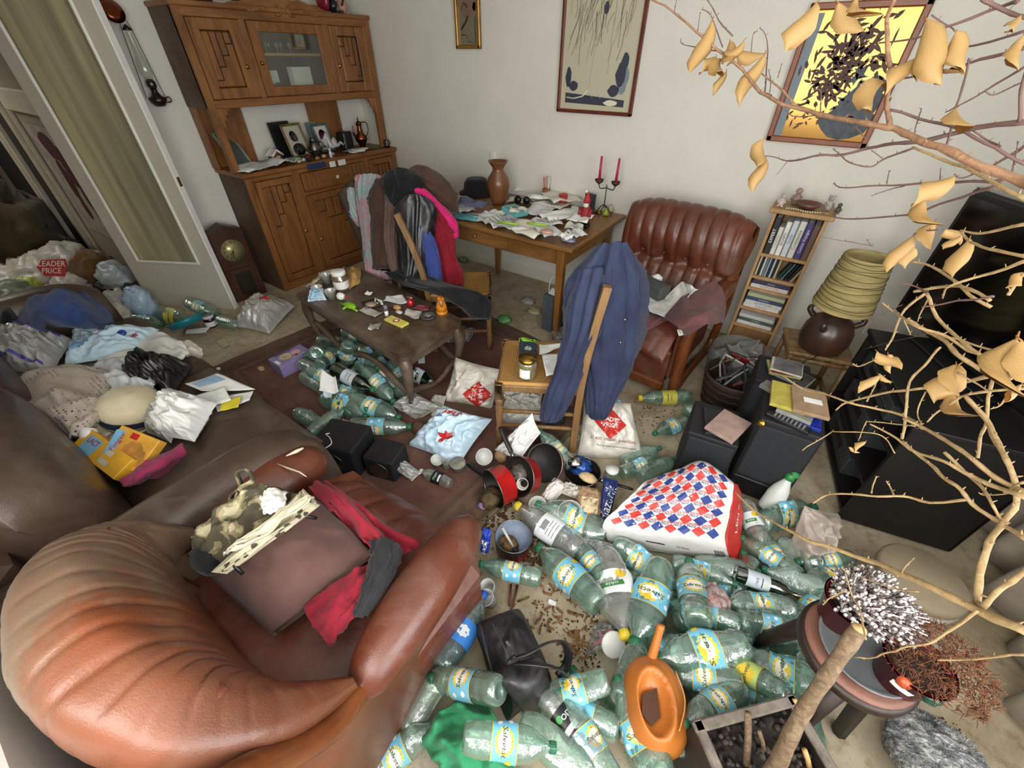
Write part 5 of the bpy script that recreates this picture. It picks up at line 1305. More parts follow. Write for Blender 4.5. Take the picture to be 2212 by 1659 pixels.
B('clear bottle with yellow cap and barcode label below the red pans','clearwhite',2,(1252,1190,.06),(1112,1088,.06),.2,GF)
B('green bottle with yellow label end pushed against the blue packet','blue',1,(1310,1152,.06),(1158,1088,.08),.9,GF)
B('green bottle leaning behind the rear red pan','blue',3,(1236,1008,.06),(1164,928,.16),1.5,GF)
B('green bottle right of the red pan full of wrappers','blue',2,(1342,1022,.05),(1424,990,.05),.8,GF)
B('green bottle with dark cap right of the white bag on the floor','bare',1,(1345,1000,.05),(1426,968,.06),0,GF)
B('green bottle with pale label beside the squat loudspeaker','blue',4,(1482,908,.05),(1412,938,.05),.5,GF)
B('green bottle lying before the squat loudspeaker','bare',2,(1380,1030,.05),(1462,990,.05),0,GF)
B('green bottle with yellow cap and yellow label on the bare floor','yellow',0,(1490,858,.045),(1380,860,.045),0,GF)
B('green bottle between the disc basket and the squat loudspeaker','bare',3,(1478,880,.05),(1532,905,.05),0,GF)
B('green bottle with blue label behind the hanging jacket','blue',5,(1300,855,.05),(1348,890,.05),.7,GF)
for i,(x,y)in enumerate([(1400,1260),(1450,1300),(1420,1350),(1480,1390),(1540,1285),(1560,1380),(1640,1290),(1630,1400),(1690,1270),(1700,1420),(1650,1450),(1540,1440),(1500,1480),(1610,1240),(1750,1240),(1780,1330),(1660,1180),(1700,1200),(1560,1540),(1640,1520),(1440,1420),(1340,1560),(1400,1640),(1230,1580),(1740,1500)]):
 a=R.uniform(0,6.28);L=.29
 p=at(x,y,.045);
 A_=(x,y,.045);dx=88*math.cos(a);dy=62*math.sin(a)
 B('%s bottle underneath the others %s'%(KN[('bare','blue','pale')[i%3]],near(x,y)),('bare','blue','pale')[i%3],(i*2+1)%6,(x-dx/2,y-dy/2,.045),(x+dx/2,y+dy/2,.045),i,GF)
for i,(x,y)in enumerate([(1420,1300),(1500,1330),(1560,1350),(1620,1330),(1480,1440),(1560,1460),(1640,1440),(1700,1350),(1520,1400),(1600,1420),(1380,1580),(1300,1560),(1560,1530),(1690,1480),(1740,1430)]):
 a=R.uniform(0,6.28);dx=88*math.cos(a);dy=62*math.sin(a)
 B('%s bottle mid heap %s'%(KN[('bare','blue','blue')[i%3]],near(x,y)),('bare','blue','blue')[i%3],(i*2+2)%6,(x-dx/2,y-dy/2,.02),(x+dx/2,y+dy/2,.02),i,GF)
GD='bottles by the open door'
B('green bottle with turquoise label lying along the foot of the open door','blue',0,(408,654,.10),(506,694,.06),.5,GD)
B('green bottle with yellow marked label left of the turquoise lid by the door','blue',2,(282,688,.06),(352,702,.05),.8,GD)
B('green bottle with lime label behind the turquoise lid','lime',1,(338,680,.06),(412,690,.06),.5,GD)
B('green bottle under the grey bag in the hall doorway','bare',1,(228,622,.06),(286,628,.06),0,GD)
B('dark green bottle beside the lime green bag in the hall','bare',2,(104,596,.15),(122,626,.05),0,GD)
B('green bottle end showing beside the striped jam jar','bare',3,(508,700,.06),(470,690,.06),0,GD)

#  plastic bags
def plast(col,rough=.38,bump=.35,bs=22,var=.06,trans=0):
 return mat(col,rough,var,7,bump=bump,bs=bs,spec=.5,trans=trans)
P_white=plast('#dcdcd8');P_off=plast('#c9c5ba');P_grey=plast('#b3b0a8');P_blue=plast('#a9cbe2',col2:=.38)if False else plast('#a9cbe2')
P_black=plast('#161617',.3,.5);P_film=film('thin_clear_bag','#dfe2e2',.72,'#cfd2d2',.30,.12,.6,34)
P_milk=film('milky_bag','#d8d9d6',.45,'#d3d2cc',.25,.2,.6,26)
def bag(lab,c,top,m,bot=.01,p=.4,crum=.05,cs=5,amp=.01,seed=0,prints=None,nm='plastic_bag',cat='bag',group=None,nu=44,nv=40,parts=None,pinch=.06,up=None):
 C4=[at(*q)for q in c]
 base=sum(C4,vec(0,0,0))/4;base.z=min(q.z for q in C4)
 t_=thing(nm,lab,cat,base,group=group)
 mb=pillow(C4,top,bot,p,nu,nv,amp,6,seed,crum,cs,pinch=pinch,up=up)
 part('skin',mb,m,t_,True,True)
 W=((C4[1]-C4[0]).length+(C4[2]-C4[3]).length)/2;H=((C4[3]-C4[0]).length+(C4[2]-C4[1]).length)/2
 for(n_,shp,u,v,rot,s,mm)in(prints or[]):
  q=MB();vs,fs=shp
  printed(q,mb.front,[(vs,fs,(u,v),rot,(s/W,s/H))],.003 if n_=='emblem' else .0045 if n_=='lettering' else .004,mb.N)
  part(n_,q,mm,t_,False,True)
 return t_,mb
def diamond(k=5):
 vs,fs=quad2d(1,1,k);c=math.cos(PI/4);return[((x-y)*c,(x+y)*c)for x,y in vs],fs
M_lpr=plast('#b32a24',.45,.1);M_lpw=mat('#e9e4dc',.6,0);M_txt=mat('#8f5a52',.7,0);M_blk=mat('#2a2a2e',.7,0)
def lp(u,v,rot,s):return[('emblem',diamond(8),u,v,rot,s,M_lpr),('lettering',text2d('LEADER',.25,0,.008),u-math.sin(rot)*s*-.0,v+.0,rot,s*1.0,M_lpw)]
def lp2(u,v,rot,s,W,H):
 ox,oy=-math.sin(rot),math.cos(rot);k=s*.13
 return[('emblem',diamond(8),u,v,rot,s,M_lpr),('lettering',text2d('LEADER',.26,0,.008),u+ox*k/W,v+oy*k/H,rot,s,M_lpw),('lettering',text2d('PRICE',.26,0,.008),u-ox*k/W,v-oy*k/H,rot,s,M_lpw)]
bag('white shop bag with red LEADER PRICE diamond standing right of the jacket chair',[(1246,990,0),(1396,996,0),(1362,872,.24),(1262,852,.26)],.09,P_off,.02,.45,.035,4,seed=1,prints=lp2(.46,.63,-.06,.135,.33,.36)+[('slogan',text2d('c est malin positive',.030),.5,.34,-.05,1.0,M_txt),('small_print',text2d('Pour le respect de votre environnement',.012),.55,.22,-.05,1.0,M_blk)])
bag('white shop bag with a sideways red LEADER PRICE diamond left of the straw chair',[(958,868,0),(1062,884,0),(1092,800,.21),(984,772,.24)],.10,P_off,.02,.45,.04,4,seed=2,prints=lp2(.70,.33,-1.45,.13,.26,.30)+[('slogan',text2d('mon malin pouvoir',.024),.22,.55,1.2,1.0,M_txt)])
bag('torn pale blue printed plastic bag spilling red and white rubbish',[(884,962,.02),(990,1008,.02),(1064,905,.12),(958,876,.18)],.09,plast('#bcd3e2',.3,.5),.02,.4,.07,4,seed=3,prints=[('lettering',text2d('PRIX',.05,0,.01),.40,.90,.3,1,M_red),('red_rag',star(8,.022,.034),.62,.38,.5,1.3,M_red),('print_patch',quad2d(.05,.02,3),.2,.75,.4,1,mat('#5a5aa0',.5,.1))])
bag('peaked white plastic bag propped behind the red pans',[(1068,972,.10),(1122,996,.12),(1168,935,.22),(1150,892,.34)],.05,P_white,.01,.5,.05,4,seed=4)
bag('crumpled white plastic bag on the rug in front of the coffee table leg',[(846,880,.0),(900,908,.0),(958,880,.06),(890,845,.10)],.07,P_milk,.01,.5,.06,4,seed=5)
bag('torn greyish plastic handle piece between the two shop bags',[(925,870,.02),(958,880,.02),(965,855,.06),(940,852,.06)],.02,P_grey,.01,.5,.03,4,seed=6)
bag('crumpled grey white bag hanging under the straw chair seat',[(1072,905,.12),(1168,910,.12),(1172,850,.22),(1080,838,.24)],.04,P_grey,.01,.5,.05,5,seed=7)
bag('crumpled dirty grey bag right of the checkered bag',[(1698,1196,.02),(1768,1206,.02),(1812,1110,.12),(1738,1092,.20)],.10,plast('#b1a598',.5,.5),.02,.45,.08,3.5,seed=8)
bag('knotted grey white bag with a red corner beside the open door',[(512,706,.02),(582,722,.02),(638,660,.06),(560,640,.10)],.14,P_milk,.02,.45,.06,4,seed=9,prints=[('red_print',quad2d(.09,.05,4),.62,.66,.5,1,M_lpr)])
bag('thin milky plastic lid-like bag beside the near armchair seat',[(838,1008,.02),(890,1040,.02),(912,1022,.04),(868,988,.06)],.05,P_milk,.01,.5,.03,4,seed=10)
bag('clear crumpled wrapper under the coffee table near the chair',[(960,742,.0),(1012,742,.0),(1030,712,.05),(975,705,.06)],.06,P_film,.01,.5,.08,4,seed=11)
bag('shiny clear plastic wrapping beside the table leg',[(1196,738,.0),(1240,742,.0),(1236,716,.08),(1190,714,.08)],.06,P_film,.01,.5,.08,4,seed=12)
bag('clear plastic wrap with pink scrap inside on the bare floor',[(1262,1418,.0),(1330,1400,.0),(1344,1340,.02),(1285,1345,.03)],.05,P_film,.01,.5,.06,4,seed=13,prints=[('pink_scrap',star(6,.02,.05),.45,.45,.4,1,mat('#d9909e',.6,.1))])
bag('clear plastic sheet lying from the barcode bottle to the checkered bag',[(1225,1190,.02),(1310,1215,.02),(1345,1180,.06),(1240,1150,.06)],.04,P_film,.01,.5,.05,4,seed=14)
cb=thing('plastic_bag','big white bag checkered with red and blue diamonds lying on the bottles','bag',at(1450,1180,0))
ctrl=[[at(*q)for q in row]for row in[[(1314,1170,.02),(1400,1190,.02),(1500,1204,.02),(1582,1214,.02)],[(1302,1134,.13),(1388,1150,.16),(1480,1164,.17),(1567,1177,.15)],[(1336,1096,.18),(1410,1100,.21),(1490,1106,.23),(1575,1118,.20)],[(1368,1066,.20),(1440,1056,.25),(1512,1048,.29),(1582,1078,.24)],[(1394,1040,.19),(1455,1018,.25),(1520,998,.31),(1584,1044,.26)],[(1404,1040,.04),(1460,1026,.04),(1524,1010,.05),(1584,1046,.05)]]]
cbf=surf(ctrl);cbf=folded(cbf,.012,3,3,4,(.0,-.3,1),.014,5)
part('skin',MB().grid(cbf,60,60,thick=.003),plast('#dad8d3',.4,.35),cb,True,True)
def dia(w,h):return([(-w,0),(-w/2,-h/2),(0,-h),(w/2,-h/2),(w,0),(w/2,h/2),(0,h),(-w/2,h/2),(0,0)],[(i,(i+1)%8,8)for i in range(8)])
mr,mbb,mt1,mt2=MB(),MB(),MB(),MB()
NC,NR=8,7
for j in range(NR):
 v=.225+.56*(j+.5)/NR
 for i in range(NC):
  u=.06+.86*(i+.5)/NC
  printed(mr if(i+j)%2==0 else mbb,cbf,[(*dia(.052,.038),(u,v),0,(1,1))],.002)
  if i<NC-1 and j<NR-1:
   uu,vv=u+.43/NC,v+.28/NR
   vs,fs=text2d('LEADER',.028,0,.01);printed(mt1,cbf,[(vs,fs,(uu,vv+.008),0,(1,.8))],.002)
   vs,fs=text2d('PRICE',.026,0,.01);printed(mt2,cbf,[(vs,fs,(uu,vv-.010),0,(1,.8))],.002)
for mb_,nm,m_ in((mr,'red_diamond',mat('#cf3a33',.45,.05)),(mbb,'blue_diamond',mat('#2a3f86',.45,.05)),(mt1,'lettering',M_red),(mt2,'lettering',mat('#3a4a8a',.6,0))):
 o=part(nm,mb_,m_,cb,False,True)
 o['kind']='stuff'
mb=MB()
for i in range(11):printed(mb,cbf,[(*quad2d(.0035 if i%3 else .006,.06,1),(.86+.0085*i,.10),0,(1,1))],.002)
printed(mb,cbf,[(*quad2d(.14,.010,4),(.42,.125),-.04,(1,1)),(*text2d('15 litres',.030),(.62,.115),-.04,(1,1)),(*text2d('litiere vegetale absorbante - ne pas jeter dans les toilettes',.016),(.45,.045),-.03,(1,1))],.002)
part('barcode_print',mb,M_blk,cb,False,True)['kind']='stuff'
re_=[[at(1582,1214,.02),at(1593,1216,.0)],[at(1567,1177,.15),at(1599,1170,.06)],[at(1575,1118,.20),at(1603,1120,.10)],[at(1582,1078,.24),at(1602,1080,.16)],[at(1584,1044,.26),at(1592,1046,.22)]]
ref=folded(surf(re_),.006,1,3,2,(1,-.4,.6))
part('red_gusset',MB().grid(lambda u,v:ref(u,v)+vec(.002,-.002,.004),8,30,thick=.003),mat('#cc332c',.42,.06,bump=.2,bs=20),cb,True,True)
vs,fs=text2d('LEN X',.11,0,.004);mb=MB();printed(mb,lambda u,v:ref(u,v)+vec(.002,-.002,.004),[(vs,fs,(.5,.52),PI/2,(1.3,1.15))],.004);part('lettering',mb,M_lpw,cb,False,True)
#  saucepans
M_panr=mat('#b9201f',.28,.12,12);M_panin=mat('#1a1613',.5,.3,20,bump=.2,bs=60);M_panb=mat('#8f9bb0',.35,.25,9)
M_food=mat('#7a5a34',.8,.35,30,bump=.5,bs=90)
def pan(lab,c,zdir,r,h,inner,hdir=None,spin=0,soot=False):
 M=frame_z(c,zdir,spin)
 t_=thing('saucepan',lab,'saucepan',M=M,group='saucepans in the rubbish')
 outer=M_panr
 if soot:
  t=NT('sooty_red_enamel');s_=t.n('ShaderNodeSeparateXYZ');t.l(t.coord(),s_.inputs[0])
  f=t.math('ADD',t.math('MULTIPLY',s_.outputs[2],12),t.math('MULTIPLY',t.noise(t.coord(),9,4,.6),.6))
  t.set(Base_Color=t.ramp(f,(.45,'#b3201f'),(1.0,'#2a1f1c')),Roughness=.35);outer=t.m
 part('wall',MB().lathe([(0,0),(r*.86,0),(r*.93,.006),(r,h),(r*1.02,h+.001)],40,cap=False),outer,t_)
 part('inside',MB().lathe([(r*.985,h),(r*.90,.012),(0,.008)],40,cap=False),inner,t_)
 part('rim',MB().lathe([(r*1.02,h),(r*1.035,h+.002),(r*1.02,h+.004),(r*.985,h+.002),(r*.985,h-.001)],40,cap=False),M_steel,t_)
 if hdir is not None:
  a=hdir;ca,sa=math.cos(a),math.sin(a)
  part('handle',MB().tube(spline([(ca*r,sa*r,h*.75),(ca*(r+.03),sa*(r+.03),h*.80),(ca*(r+.10),sa*(r+.10),h*.92),(ca*(r+.165),sa*(r+.165),h*1.0)],10),[.009,.009,.010,.011,.012,.013,.013,.013,.012,.012,.008],10,flat=.6),M_black,t_)
  part('handle_bracket',MB().tube([(ca*r*.98,sa*r*.98,h*.75),(ca*(r+.03),sa*(r+.03),h*.78)],.011,8),M_steel,t_)
 return t_
def dirw(x,y,z):return(RGT*x+UPV*y-FWD*z).normalized()
pan('red saucepan tipped over at the front left of the three',at(1098,1040,.115),dirw(-.80,-.28,.45),.094,.085,M_panin,3.4)
pan('red saucepan tipped over in the middle of the three',at(1140,1026,.125),dirw(-.62,.05,.70),.094,.07,M_panin,2.6)
pan('blackened red frying pan at the back right of the three',at(1184,1000,.13),dirw(-.45,.12,.80),.094,.045,M_panin,None)
pan('upright red saucepan holding blue and silver wrappers',at(1256,1036,.02),(0.0,-.08,1),.088,.07,M_panin,.15)
pan('soot stained red saucepan with blue grey inside and a spoon',at(1107,1185,.01),(.02,.04,1),.078,.095,M_panb,None,0,True)
def scrap(lab,nm,cat,c,r,m,seed=0,crum=.5,M=None,group=None,nu=16,nv=10):
 q=at(*c);return solo(nm,lab,cat,blob(q,r,.2,3,seed,crum,2.5,nu,nv),m,group)
t_=thing('spoon','grey handled spoon leaning in the sooty saucepan','spoon',at(1096,1150,.11))
part('handle',MB().tube([at(1085,1140,.16),at(1108,1180,.07)],.006,8),mat('#b9b6ac',.5,.1),t_,True,True);part('bowl',MB().ball(at(1112,1185,.06),(.02,.014,.006),10,6),M_black,t_,True,True)
scrap('brown food remains in the sooty saucepan','food_scraps','food',(1098,1174,.05),(.04,.035,.025),M_food,3)
scrap('blue and silver snack wrapper in the upright saucepan','wrapper','wrapper',(1252,1005,.085),(.06,.05,.035),mat('#2b4f96',.25,.2,12,metal=.5),4)
scrap('crumpled foil in the upright saucepan','foil','foil',(1242,1000,.11),(.035,.03,.025),mat('#b9b9b9',.2,.1,metal=1),5)
scrap('pale cream rind in the upright saucepan','rind','food',(1270,1032,.075),(.05,.028,.018),mat('#d3b98a',.6,.15),6,.15)
scrap('grey foil and peelings in the middle saucepan','food_scraps','food',(1122,1020,.12),(.045,.045,.03),mat('#77706a',.4,.4,18),7)
scrap('mouldy scraps spilling from the front saucepan','food_scraps','food',(1062,1076,.04),(.05,.06,.04),mat('#5c4a2c',.7,.4,30),8)
scrap('purple sweet wrapper below the front saucepan','wrapper','wrapper',(1042,1092,.03),(.02,.02,.012),mat('#a58bb8',.3,.2),9)
def cup(lab,c,r,h,m,zdir=(0,0,1),nm='cup',cat='cup',taper=.78,group=None,lid=None):
 t_=thing(nm,lab,cat,M=frame_z(at(*c),zdir),group=group)
 part('wall',MB().lathe([(0,0),(r*taper,0),(r,h),(r*1.06,h+.002),(r*1.03,h+.004),(r*.96,h-.002),(r*taper*.95,.004),(0,.003)],24),m,t_)
 if lid:part('lid',MB().lathe([(r*1.08,h-.006),(r*1.09,h+.006),(r*1.0,h+.010),(0,h+.010)],24),lid,t_)
 return t_
M_pot=mat('#cfcfcb',.4,.06);M_clearcup=film('clear_tub','#e3e3df',.55,'#d3d0c8',.3,.1,.3)
cup('white plastic pot lying beside the front saucepan handle',(1042,985,.06),.042,.06,M_pot,dirw(.2,.1,.9))
cup('white bowl under the green capped bottle neck',(1158,1090,.05),.040,.04,M_pot,dirw(.1,.2,.9),'bowl','bowl')
cup('white plastic tub standing under the straw chair',(1108,920,.02),.065,.06,M_pot,(0,0,1),'tub','tub')
cup('round grey lidded pot left of the saucepan handle',(990,1012,.03),.038,.04,mat('#a9a79d',.5,.15),(0,0,1),'pot','pot',lid=mat('#8f8d80',.5,.3,30))
cup('small white pot beside the green dotted bottle',(942,1002,.02),.032,.04,M_pot,(0.3,0,1),'pot','pot')
cup('greyish pot between the two small pots',(965,1008,.02),.030,.04,mat('#9a9a94',.5,.1),(0,.2,1),'pot','pot')
cup('clear plastic tub lying on the brown packet',(1224,1104,.05),.055,.06,M_clearcup,dirw(.1,.15,.9),'tub','tub')
cup('upper white yoghurt beaker by the black handbag',(1062,1275,.05),.028,.06,M_pot,dirw(-.2,.5,.6),'beaker','cup')
cup('lower white yoghurt beaker by the black handbag',(1062,1302,.06),.030,.06,M_pot,dirw(-.3,.6,.6),'beaker','cup')
solo('saucer','white round lid in front of the yellow cap','lid',MB().lathe([(0,0),(.042,0),(.044,.004),(.04,.007),(0,.007)],24,frame_z(at(1325,1392,.09),dirw(.1,.3,.9))),M_pot)
def packet(lab,c,top,m,nm='packet',cat='packet',prints=None,crum=.02,seed=0,bot=.01,p=.3,mt=None):
 C4=[at(*q)for q in c];base=sum(C4,vec(0,0,0))/4
 t_=thing(nm,lab,cat,vec(base.x,base.y,min(q.z for q in C4)))
 mb=pillow(C4,top,bot,p,26,22,.004,6,seed,crum,5)
 part('skin',mb,m,t_,True,True)
 W=(C4[1]-C4[0]).length;H=(C4[3]-C4[0]).length
 for(n_,shp,u,v,rot,mm)in(prints or[]):
  q=MB();printed(q,mb.front,[(*shp,(u,v),rot,(1/W,1/H))],.002,mb.N);part(n_,q,mm,t_,False,True)
 return t_
packet('royal blue glossy packet against the near armchair seat',[(1038,1188,.02),(1056,1192,.02),(1062,1145,.14),(1044,1140,.14)],.03,mat('#1f3fae',.25,.15),prints=[('print',star(8,.012,.018),.5,.6,0,M_white2),('lettering',text2d('puna',.03),.5,.3,1.4,M_white2)])
packet('navy packet with white script standing left of the checkered bag',[(1290,1142,.02),(1312,1146,.02),(1336,1040,.14),(1304,1030,.15)],.03,mat('#1f2c66',.4,.15),prints=[('lettering',text2d('Mazurik',.05,.2),.5,.5,1.5,M_white2)])
packet('brown paper packet with a cream label above the green bottle',[(1240,1130,.03),(1296,1140,.03),(1302,1060,.07),(1246,1050,.08)],.06,mat('#9a7f60',.7,.2),prints=[('label',quad2d(.075,.085,4),.5,.38,0,mat('#cdb994',.7,.1)),('label_foot',quad2d(.075,.03,3),.5,.14,0,mat('#b0665a',.7,.1))])
packet('rolled white and pink kitchen paper beside the upright saucepan',[(1165,1078,.03),(1190,1090,.03),(1228,1050,.08),(1200,1030,.09)],.05,mat('#d8cfcb',.7,.08),nm='paper_roll',cat='paper')
packet('crumpled whitish wrapping above the clear tub',[(1205,1062,.07),(1250,1080,.05),(1262,1058,.07),(1222,1040,.09)],.03,P_off,nm='wrapper',cat='wrapper',crum=.06)
t_=thing('jar','small jar with white lid left of the bottles by the loudspeaker','jar',at(1316,1042,.02));part('glass',MB().lathe([(0,0),(.030,0),(.034,.01),(.034,.075),(.028,.085),(.028,.09)],20),F_pale,t_)
part('lid',MB().lathe([(.031,.088),(.032,.104),(0,.105)],20),M_pot,t_);part('rim',MB().lathe([(.035,.03),(.036,.034),(.035,.04)],20,cap=False),M_pot,t_)
B('small green dotted bottle lying left of the pots','black',2,(975,1046,.03),(912,1018,.03),.2,None,True,.62)
M_stick=mat('#6b3a24',.6,.2)
for i,(a,b)in enumerate((((1104,1262,.01),(1101,1308,.01)),((1118,1264,.01),(1108,1312,.01)))):
 solo('stick','%s of the two reddish sticks lying above the handbag'%('left','right')[i],'stick',MB().tube([at(*a),at(*b)],.005,6),M_stick)
solo('eggshell','broken white eggshell ring in the middle saucepan','eggshell',MB().lathe([(.020,0),(.027,.012),(.030,.03),(.028,.03),(.025,.012),(.018,0)],18,frame_z(at(1132,1044,.10),dirw(-.3,.1,.9)),cap=False),mat('#e3ddcf',.6,.05))
solo('tab_ring','white can ring beside the foot of the white shop bag','ring',MB().tube([at(1246,945,.03)+dirw(math.cos(a)*1,math.sin(a)*1,0)*.014 for a in[k/12*2*PI for k in range(13)]],.004,6),M_white2)
scrap('red and brown torn carton under the jacket','carton','carton',(1150,940,.03),(.05,.05,.03),mat('#5b3a2a',.8,.3),31)
scrap('dark grey crumpled cloth under the straw chair','cloth','cloth',(1195,900,.04),(.07,.06,.05),mat('#33302c',.9,.3),32)
scrap('cream peel beside the pots','peel','food',(1082,985,.06),(.035,.03,.04),mat('#b08f6a',.7,.2),33,.2)
scrap('brown packet standing at the edge of the torn blue bag','packet','packet',(905,925,.03),(.05,.04,.045),mat('#5d3f33',.7,.2),34,.2)
scrap('beige paper cup remains left of the torn blue bag','paper_cup','cup',(945,898,.03),(.04,.035,.03),mat('#c9bba6',.7,.15),35,.25)
#  loose dirt on the floor
def litter(nm,lab,cat,pts,n,m,s=(.004,.012),z=.004,seed=0,flat=.25,long=1.0):
 rr=random.Random(seed);mb=MB()
 for i in range(n):
  x,y,rx,ry=rr.choice(pts);a=rr.uniform(0,2*PI);d=rr.random()**.5
  p=at(x+rx*d*math.cos(a),y+ry*d*math.sin(a),0);k=rr.uniform(*s)
  M=frame((p.x,p.y,z+k*flat*.5),rr.uniform(0,6.28),rr.uniform(-.3,.3),rr.uniform(-.3,.3))
  if long>1:mb.box((0,0,0),(k*long,k*.35,k*.25),M)
  else:mb.ball((0,0,0),(k,k*rr.uniform(.5,1),k*flat),6,3,M,lambda p_,d_:p_*(1+.5*nz(d_,2,i)))
 return solo(nm,lab,cat,mb,m,kind='stuff')
litter('dirt_crumbs','brown dirt crumbs spread over the bare floor','dirt',[(1450,890,70,30),(1230,1320,80,60),(1110,1140,80,60),(1200,1170,60,40),(1250,1450,50,60),(1420,900,80,40),(2000,1600,90,60)],900,mat('#4f361f',.9,.3,30),(.002,.006),seed=1)
litter('plant_litter','dry brown leaf stalks scattered on the bare floor','plant litter',[(1240,1340,50,50),(1250,1390,40,40),(1150,1330,60,40),(1200,1250,60,40)],120,mat('#8a5f35',.8,.3),(.008,.02),seed=2,long=1.6)
litter('food_litter','rotting brown scraps around the saucepans','food scraps',[(1060,1110,40,40),(1090,1080,40,40),(1135,1190,40,40),(1180,1205,50,20),(1000,1040,60,30)],420,mat('#5f4226',.75,.4,40),(.004,.012),seed=3,flat=.6)
litter('plastic_flakes','tiny pale paper and plastic flakes on rug and floor','flakes',[(640,810,110,60),(1000,900,100,80),(1100,1050,90,90),(500,740,80,40),(1120,700,60,60),(1250,1250,100,100)],160,M_paper,(.003,.008),seed=4,flat=.15)
#  handbag
hb=thing('handbag','black leather handbag lying open with beige lining on the floor','handbag',at(1110,1440,0))
M_bagl=leather('black_bag_leather','#0d0d0f','#1d1d20','#5a5650',.18,.38,6)
C4=[at(1028,1350,.15),at(1118,1318,.12),at(1190,1478,.14),at(1098,1560,.12)]
pb=pillow(C4,.10,.10,.28,40,40,.012,5,3,.025,3)
part('body',pb,M_bagl,hb,True,True)
hf=pb.front
part('lining',MB().grid(lambda u,v:hf(.30+.45*u,.74+.24*v)+pb.N*(.006+.006*math.sin(u*22)),24,16,thick=.004),fabric('beige_lining','#a88f7a','#c9b29c'),hb,True,True)
fl=surf([[at(1078,1452,.26),at(1125,1430,.27),at(1168,1420,.26)],[at(1088,1478,.27),at(1135,1470,.29),at(1180,1462,.24)],[at(1120,1520,.22),at(1150,1505,.25),at(1186,1490,.20)],[at(1140,1556,.12),at(1155,1545,.16),at(1182,1520,.14)]])
part('flap',MB().grid(lambda u,v:fl(u,v)+vec(0,0,.006*math.sin(u*9)),24,24,thick=.006),M_bagl,hb,True,True)
for pts in([(1098,1425,.28),(1140,1412,.31),(1180,1390,.30),(1212,1386,.26),(1228,1408,.22),(1222,1440,.17),(1205,1462,.15)],[(1115,1432,.29),(1150,1434,.31),(1190,1440,.29),(1216,1452,.24),(1218,1475,.17),(1195,1490,.13)]):
 part('strap',MB().tube(spline([at(*p)for p in pts],26),.014,8,flat=.28),M_bagl,hb,True,True)
part('zip',MB().tube(spline([at(1062,1345,.26),at(1085,1390,.28),at(1102,1430,.285)],10),.003,6),M_steel,hb,True,True)
for p in((1098,1392),(1112,1418)):part('zip_puller',MB().box((0,0,0),(.008,.024,.003),frame_z(at(*p,.285),dirw(0,0,1),.6),b=.001),M_steel,hb,False,True)
part('base_stitching',MB().tube(spline([at(1040,1360,.2),at(1060,1440,.21),at(1085,1510,.18)],14),.003,6),mat('#3a3632',.8),hb,True,True)
#  watering can
wc=thing('watering_can','orange plastic watering can lying among the bottles','watering can',at(1420,1530,.05))
M_or=mat('#b56a2a',.42,.1,5)
ax0,ax1=at(1408,1452,.24),at(1428,1594,.24);axd=(ax1-ax0);axl=axd.length;axd.normalize()
sided=axd.cross(dirw(0,0,1)).normalized();upd=sided.cross(axd).normalized()
if upd.dot(dirw(0,0,1))<0:upd=-upd
MC_=Matrix((sided,axd,upd)).transposed().to_4x4();MC_.translation=(ax0+ax1)/2-upd*.02
def canf(p,d):
 q=vec(p)
 h=vec(.022,.012)
 r_=math.hypot((q.x-.022)/.046,(q.y-.012)/.078)
 if d.z>0:
  q.z+=.012*math.exp(-((r_-1.05)/.22)**2)
  if r_<1:q.z-=.055*(1-r_)**.6
 return q
part('body',MB().ball((0,0,0),(.086,.122,.08),56,40,MC_,canf,.82),M_or,wc,True,True)
part('opening_patch',MB().prism([(-.014,-.040),(.030,-.018),(.040,.028),(.016,.052),(-.012,.030)],.0,.003,MC_@Matrix.Translation((.020,.012,.052))),mat('#3f2008',.7,.1),wc,False,True)  # dark plate stands in for the shade inside the hole
part('spout',MB().tube(spline([at(1398,1456,.22),at(1408,1420,.26),at(1418,1385,.30),at(1428,1350,.34)],12),[.024,.021,.018,.016,.015,.014,.0135,.013,.0125,.012,.012,.012,.012],12),M_or,wc,True,True)
part('seam_line',MB().tube(spline([MC_@vec(-.05,-.07,.078),MC_@vec(-.06,0,.082),MC_@vec(-.03,.07,.078)],14),.002,6),mat('#c98a52',.5),wc,True,True)
ctl=[[at(*q)for q in r_]for r_ in[[(905,1590,.05),(940,1550,.10),(1000,1515,.12),(1060,1520,.10)],[(925,1620,.08),(960,1590,.15),(1020,1560,.16),(1080,1570,.10)],[(950,1660,.08),(990,1640,.14),(1050,1630,.14),(1110,1640,.08)],[(960,1720,.03),(1010,1720,.08),(1070,1710,.08),(1130,1700,.03)]]]
solo('cloth','emerald green crumpled cloth at the bottom beside the armchair','cloth',cloth(ctl,60,60,.05,3,3,5,(0,-.2,1),.004,.03,2.6),fabric('emerald_cloth','#2b7a52','#4aa676',8))
ctl=[[at(*q)for q in r_]for r_ in[[(1520,1262,.16),(1540,1258,.17),(1560,1275,.15)],[(1525,1290,.20),(1545,1285,.21),(1575,1295,.18)],[(1535,1322,.17),(1555,1322,.18),(1578,1320,.16)]]]
solo('paper_towel','white paper towel stained dark red lying on the bottles','paper towel',cloth(ctl,24,24,.012,3,3,6,(0,0,1),.002,.01,5),mat('#c9c2be',.85,.15,18,col2='#7a2f33'))
sp=thing('spray_bottle','white spray bottle with a green trigger head before the tall loudspeaker','spray bottle',M=frame_z(at(1655,1100,.05),dirw(.30,.80,.35)))
part('bottle',MB().lathe([(0,0),(.038,0),(.043,.012),(.043,.09),(.036,.125),(.024,.155),(.017,.17),(.017,.185)],24,fn=lambda p,a:vec(p.x,p.y*.72,p.z)),mat('#c3c6c1',.35,.05),sp)
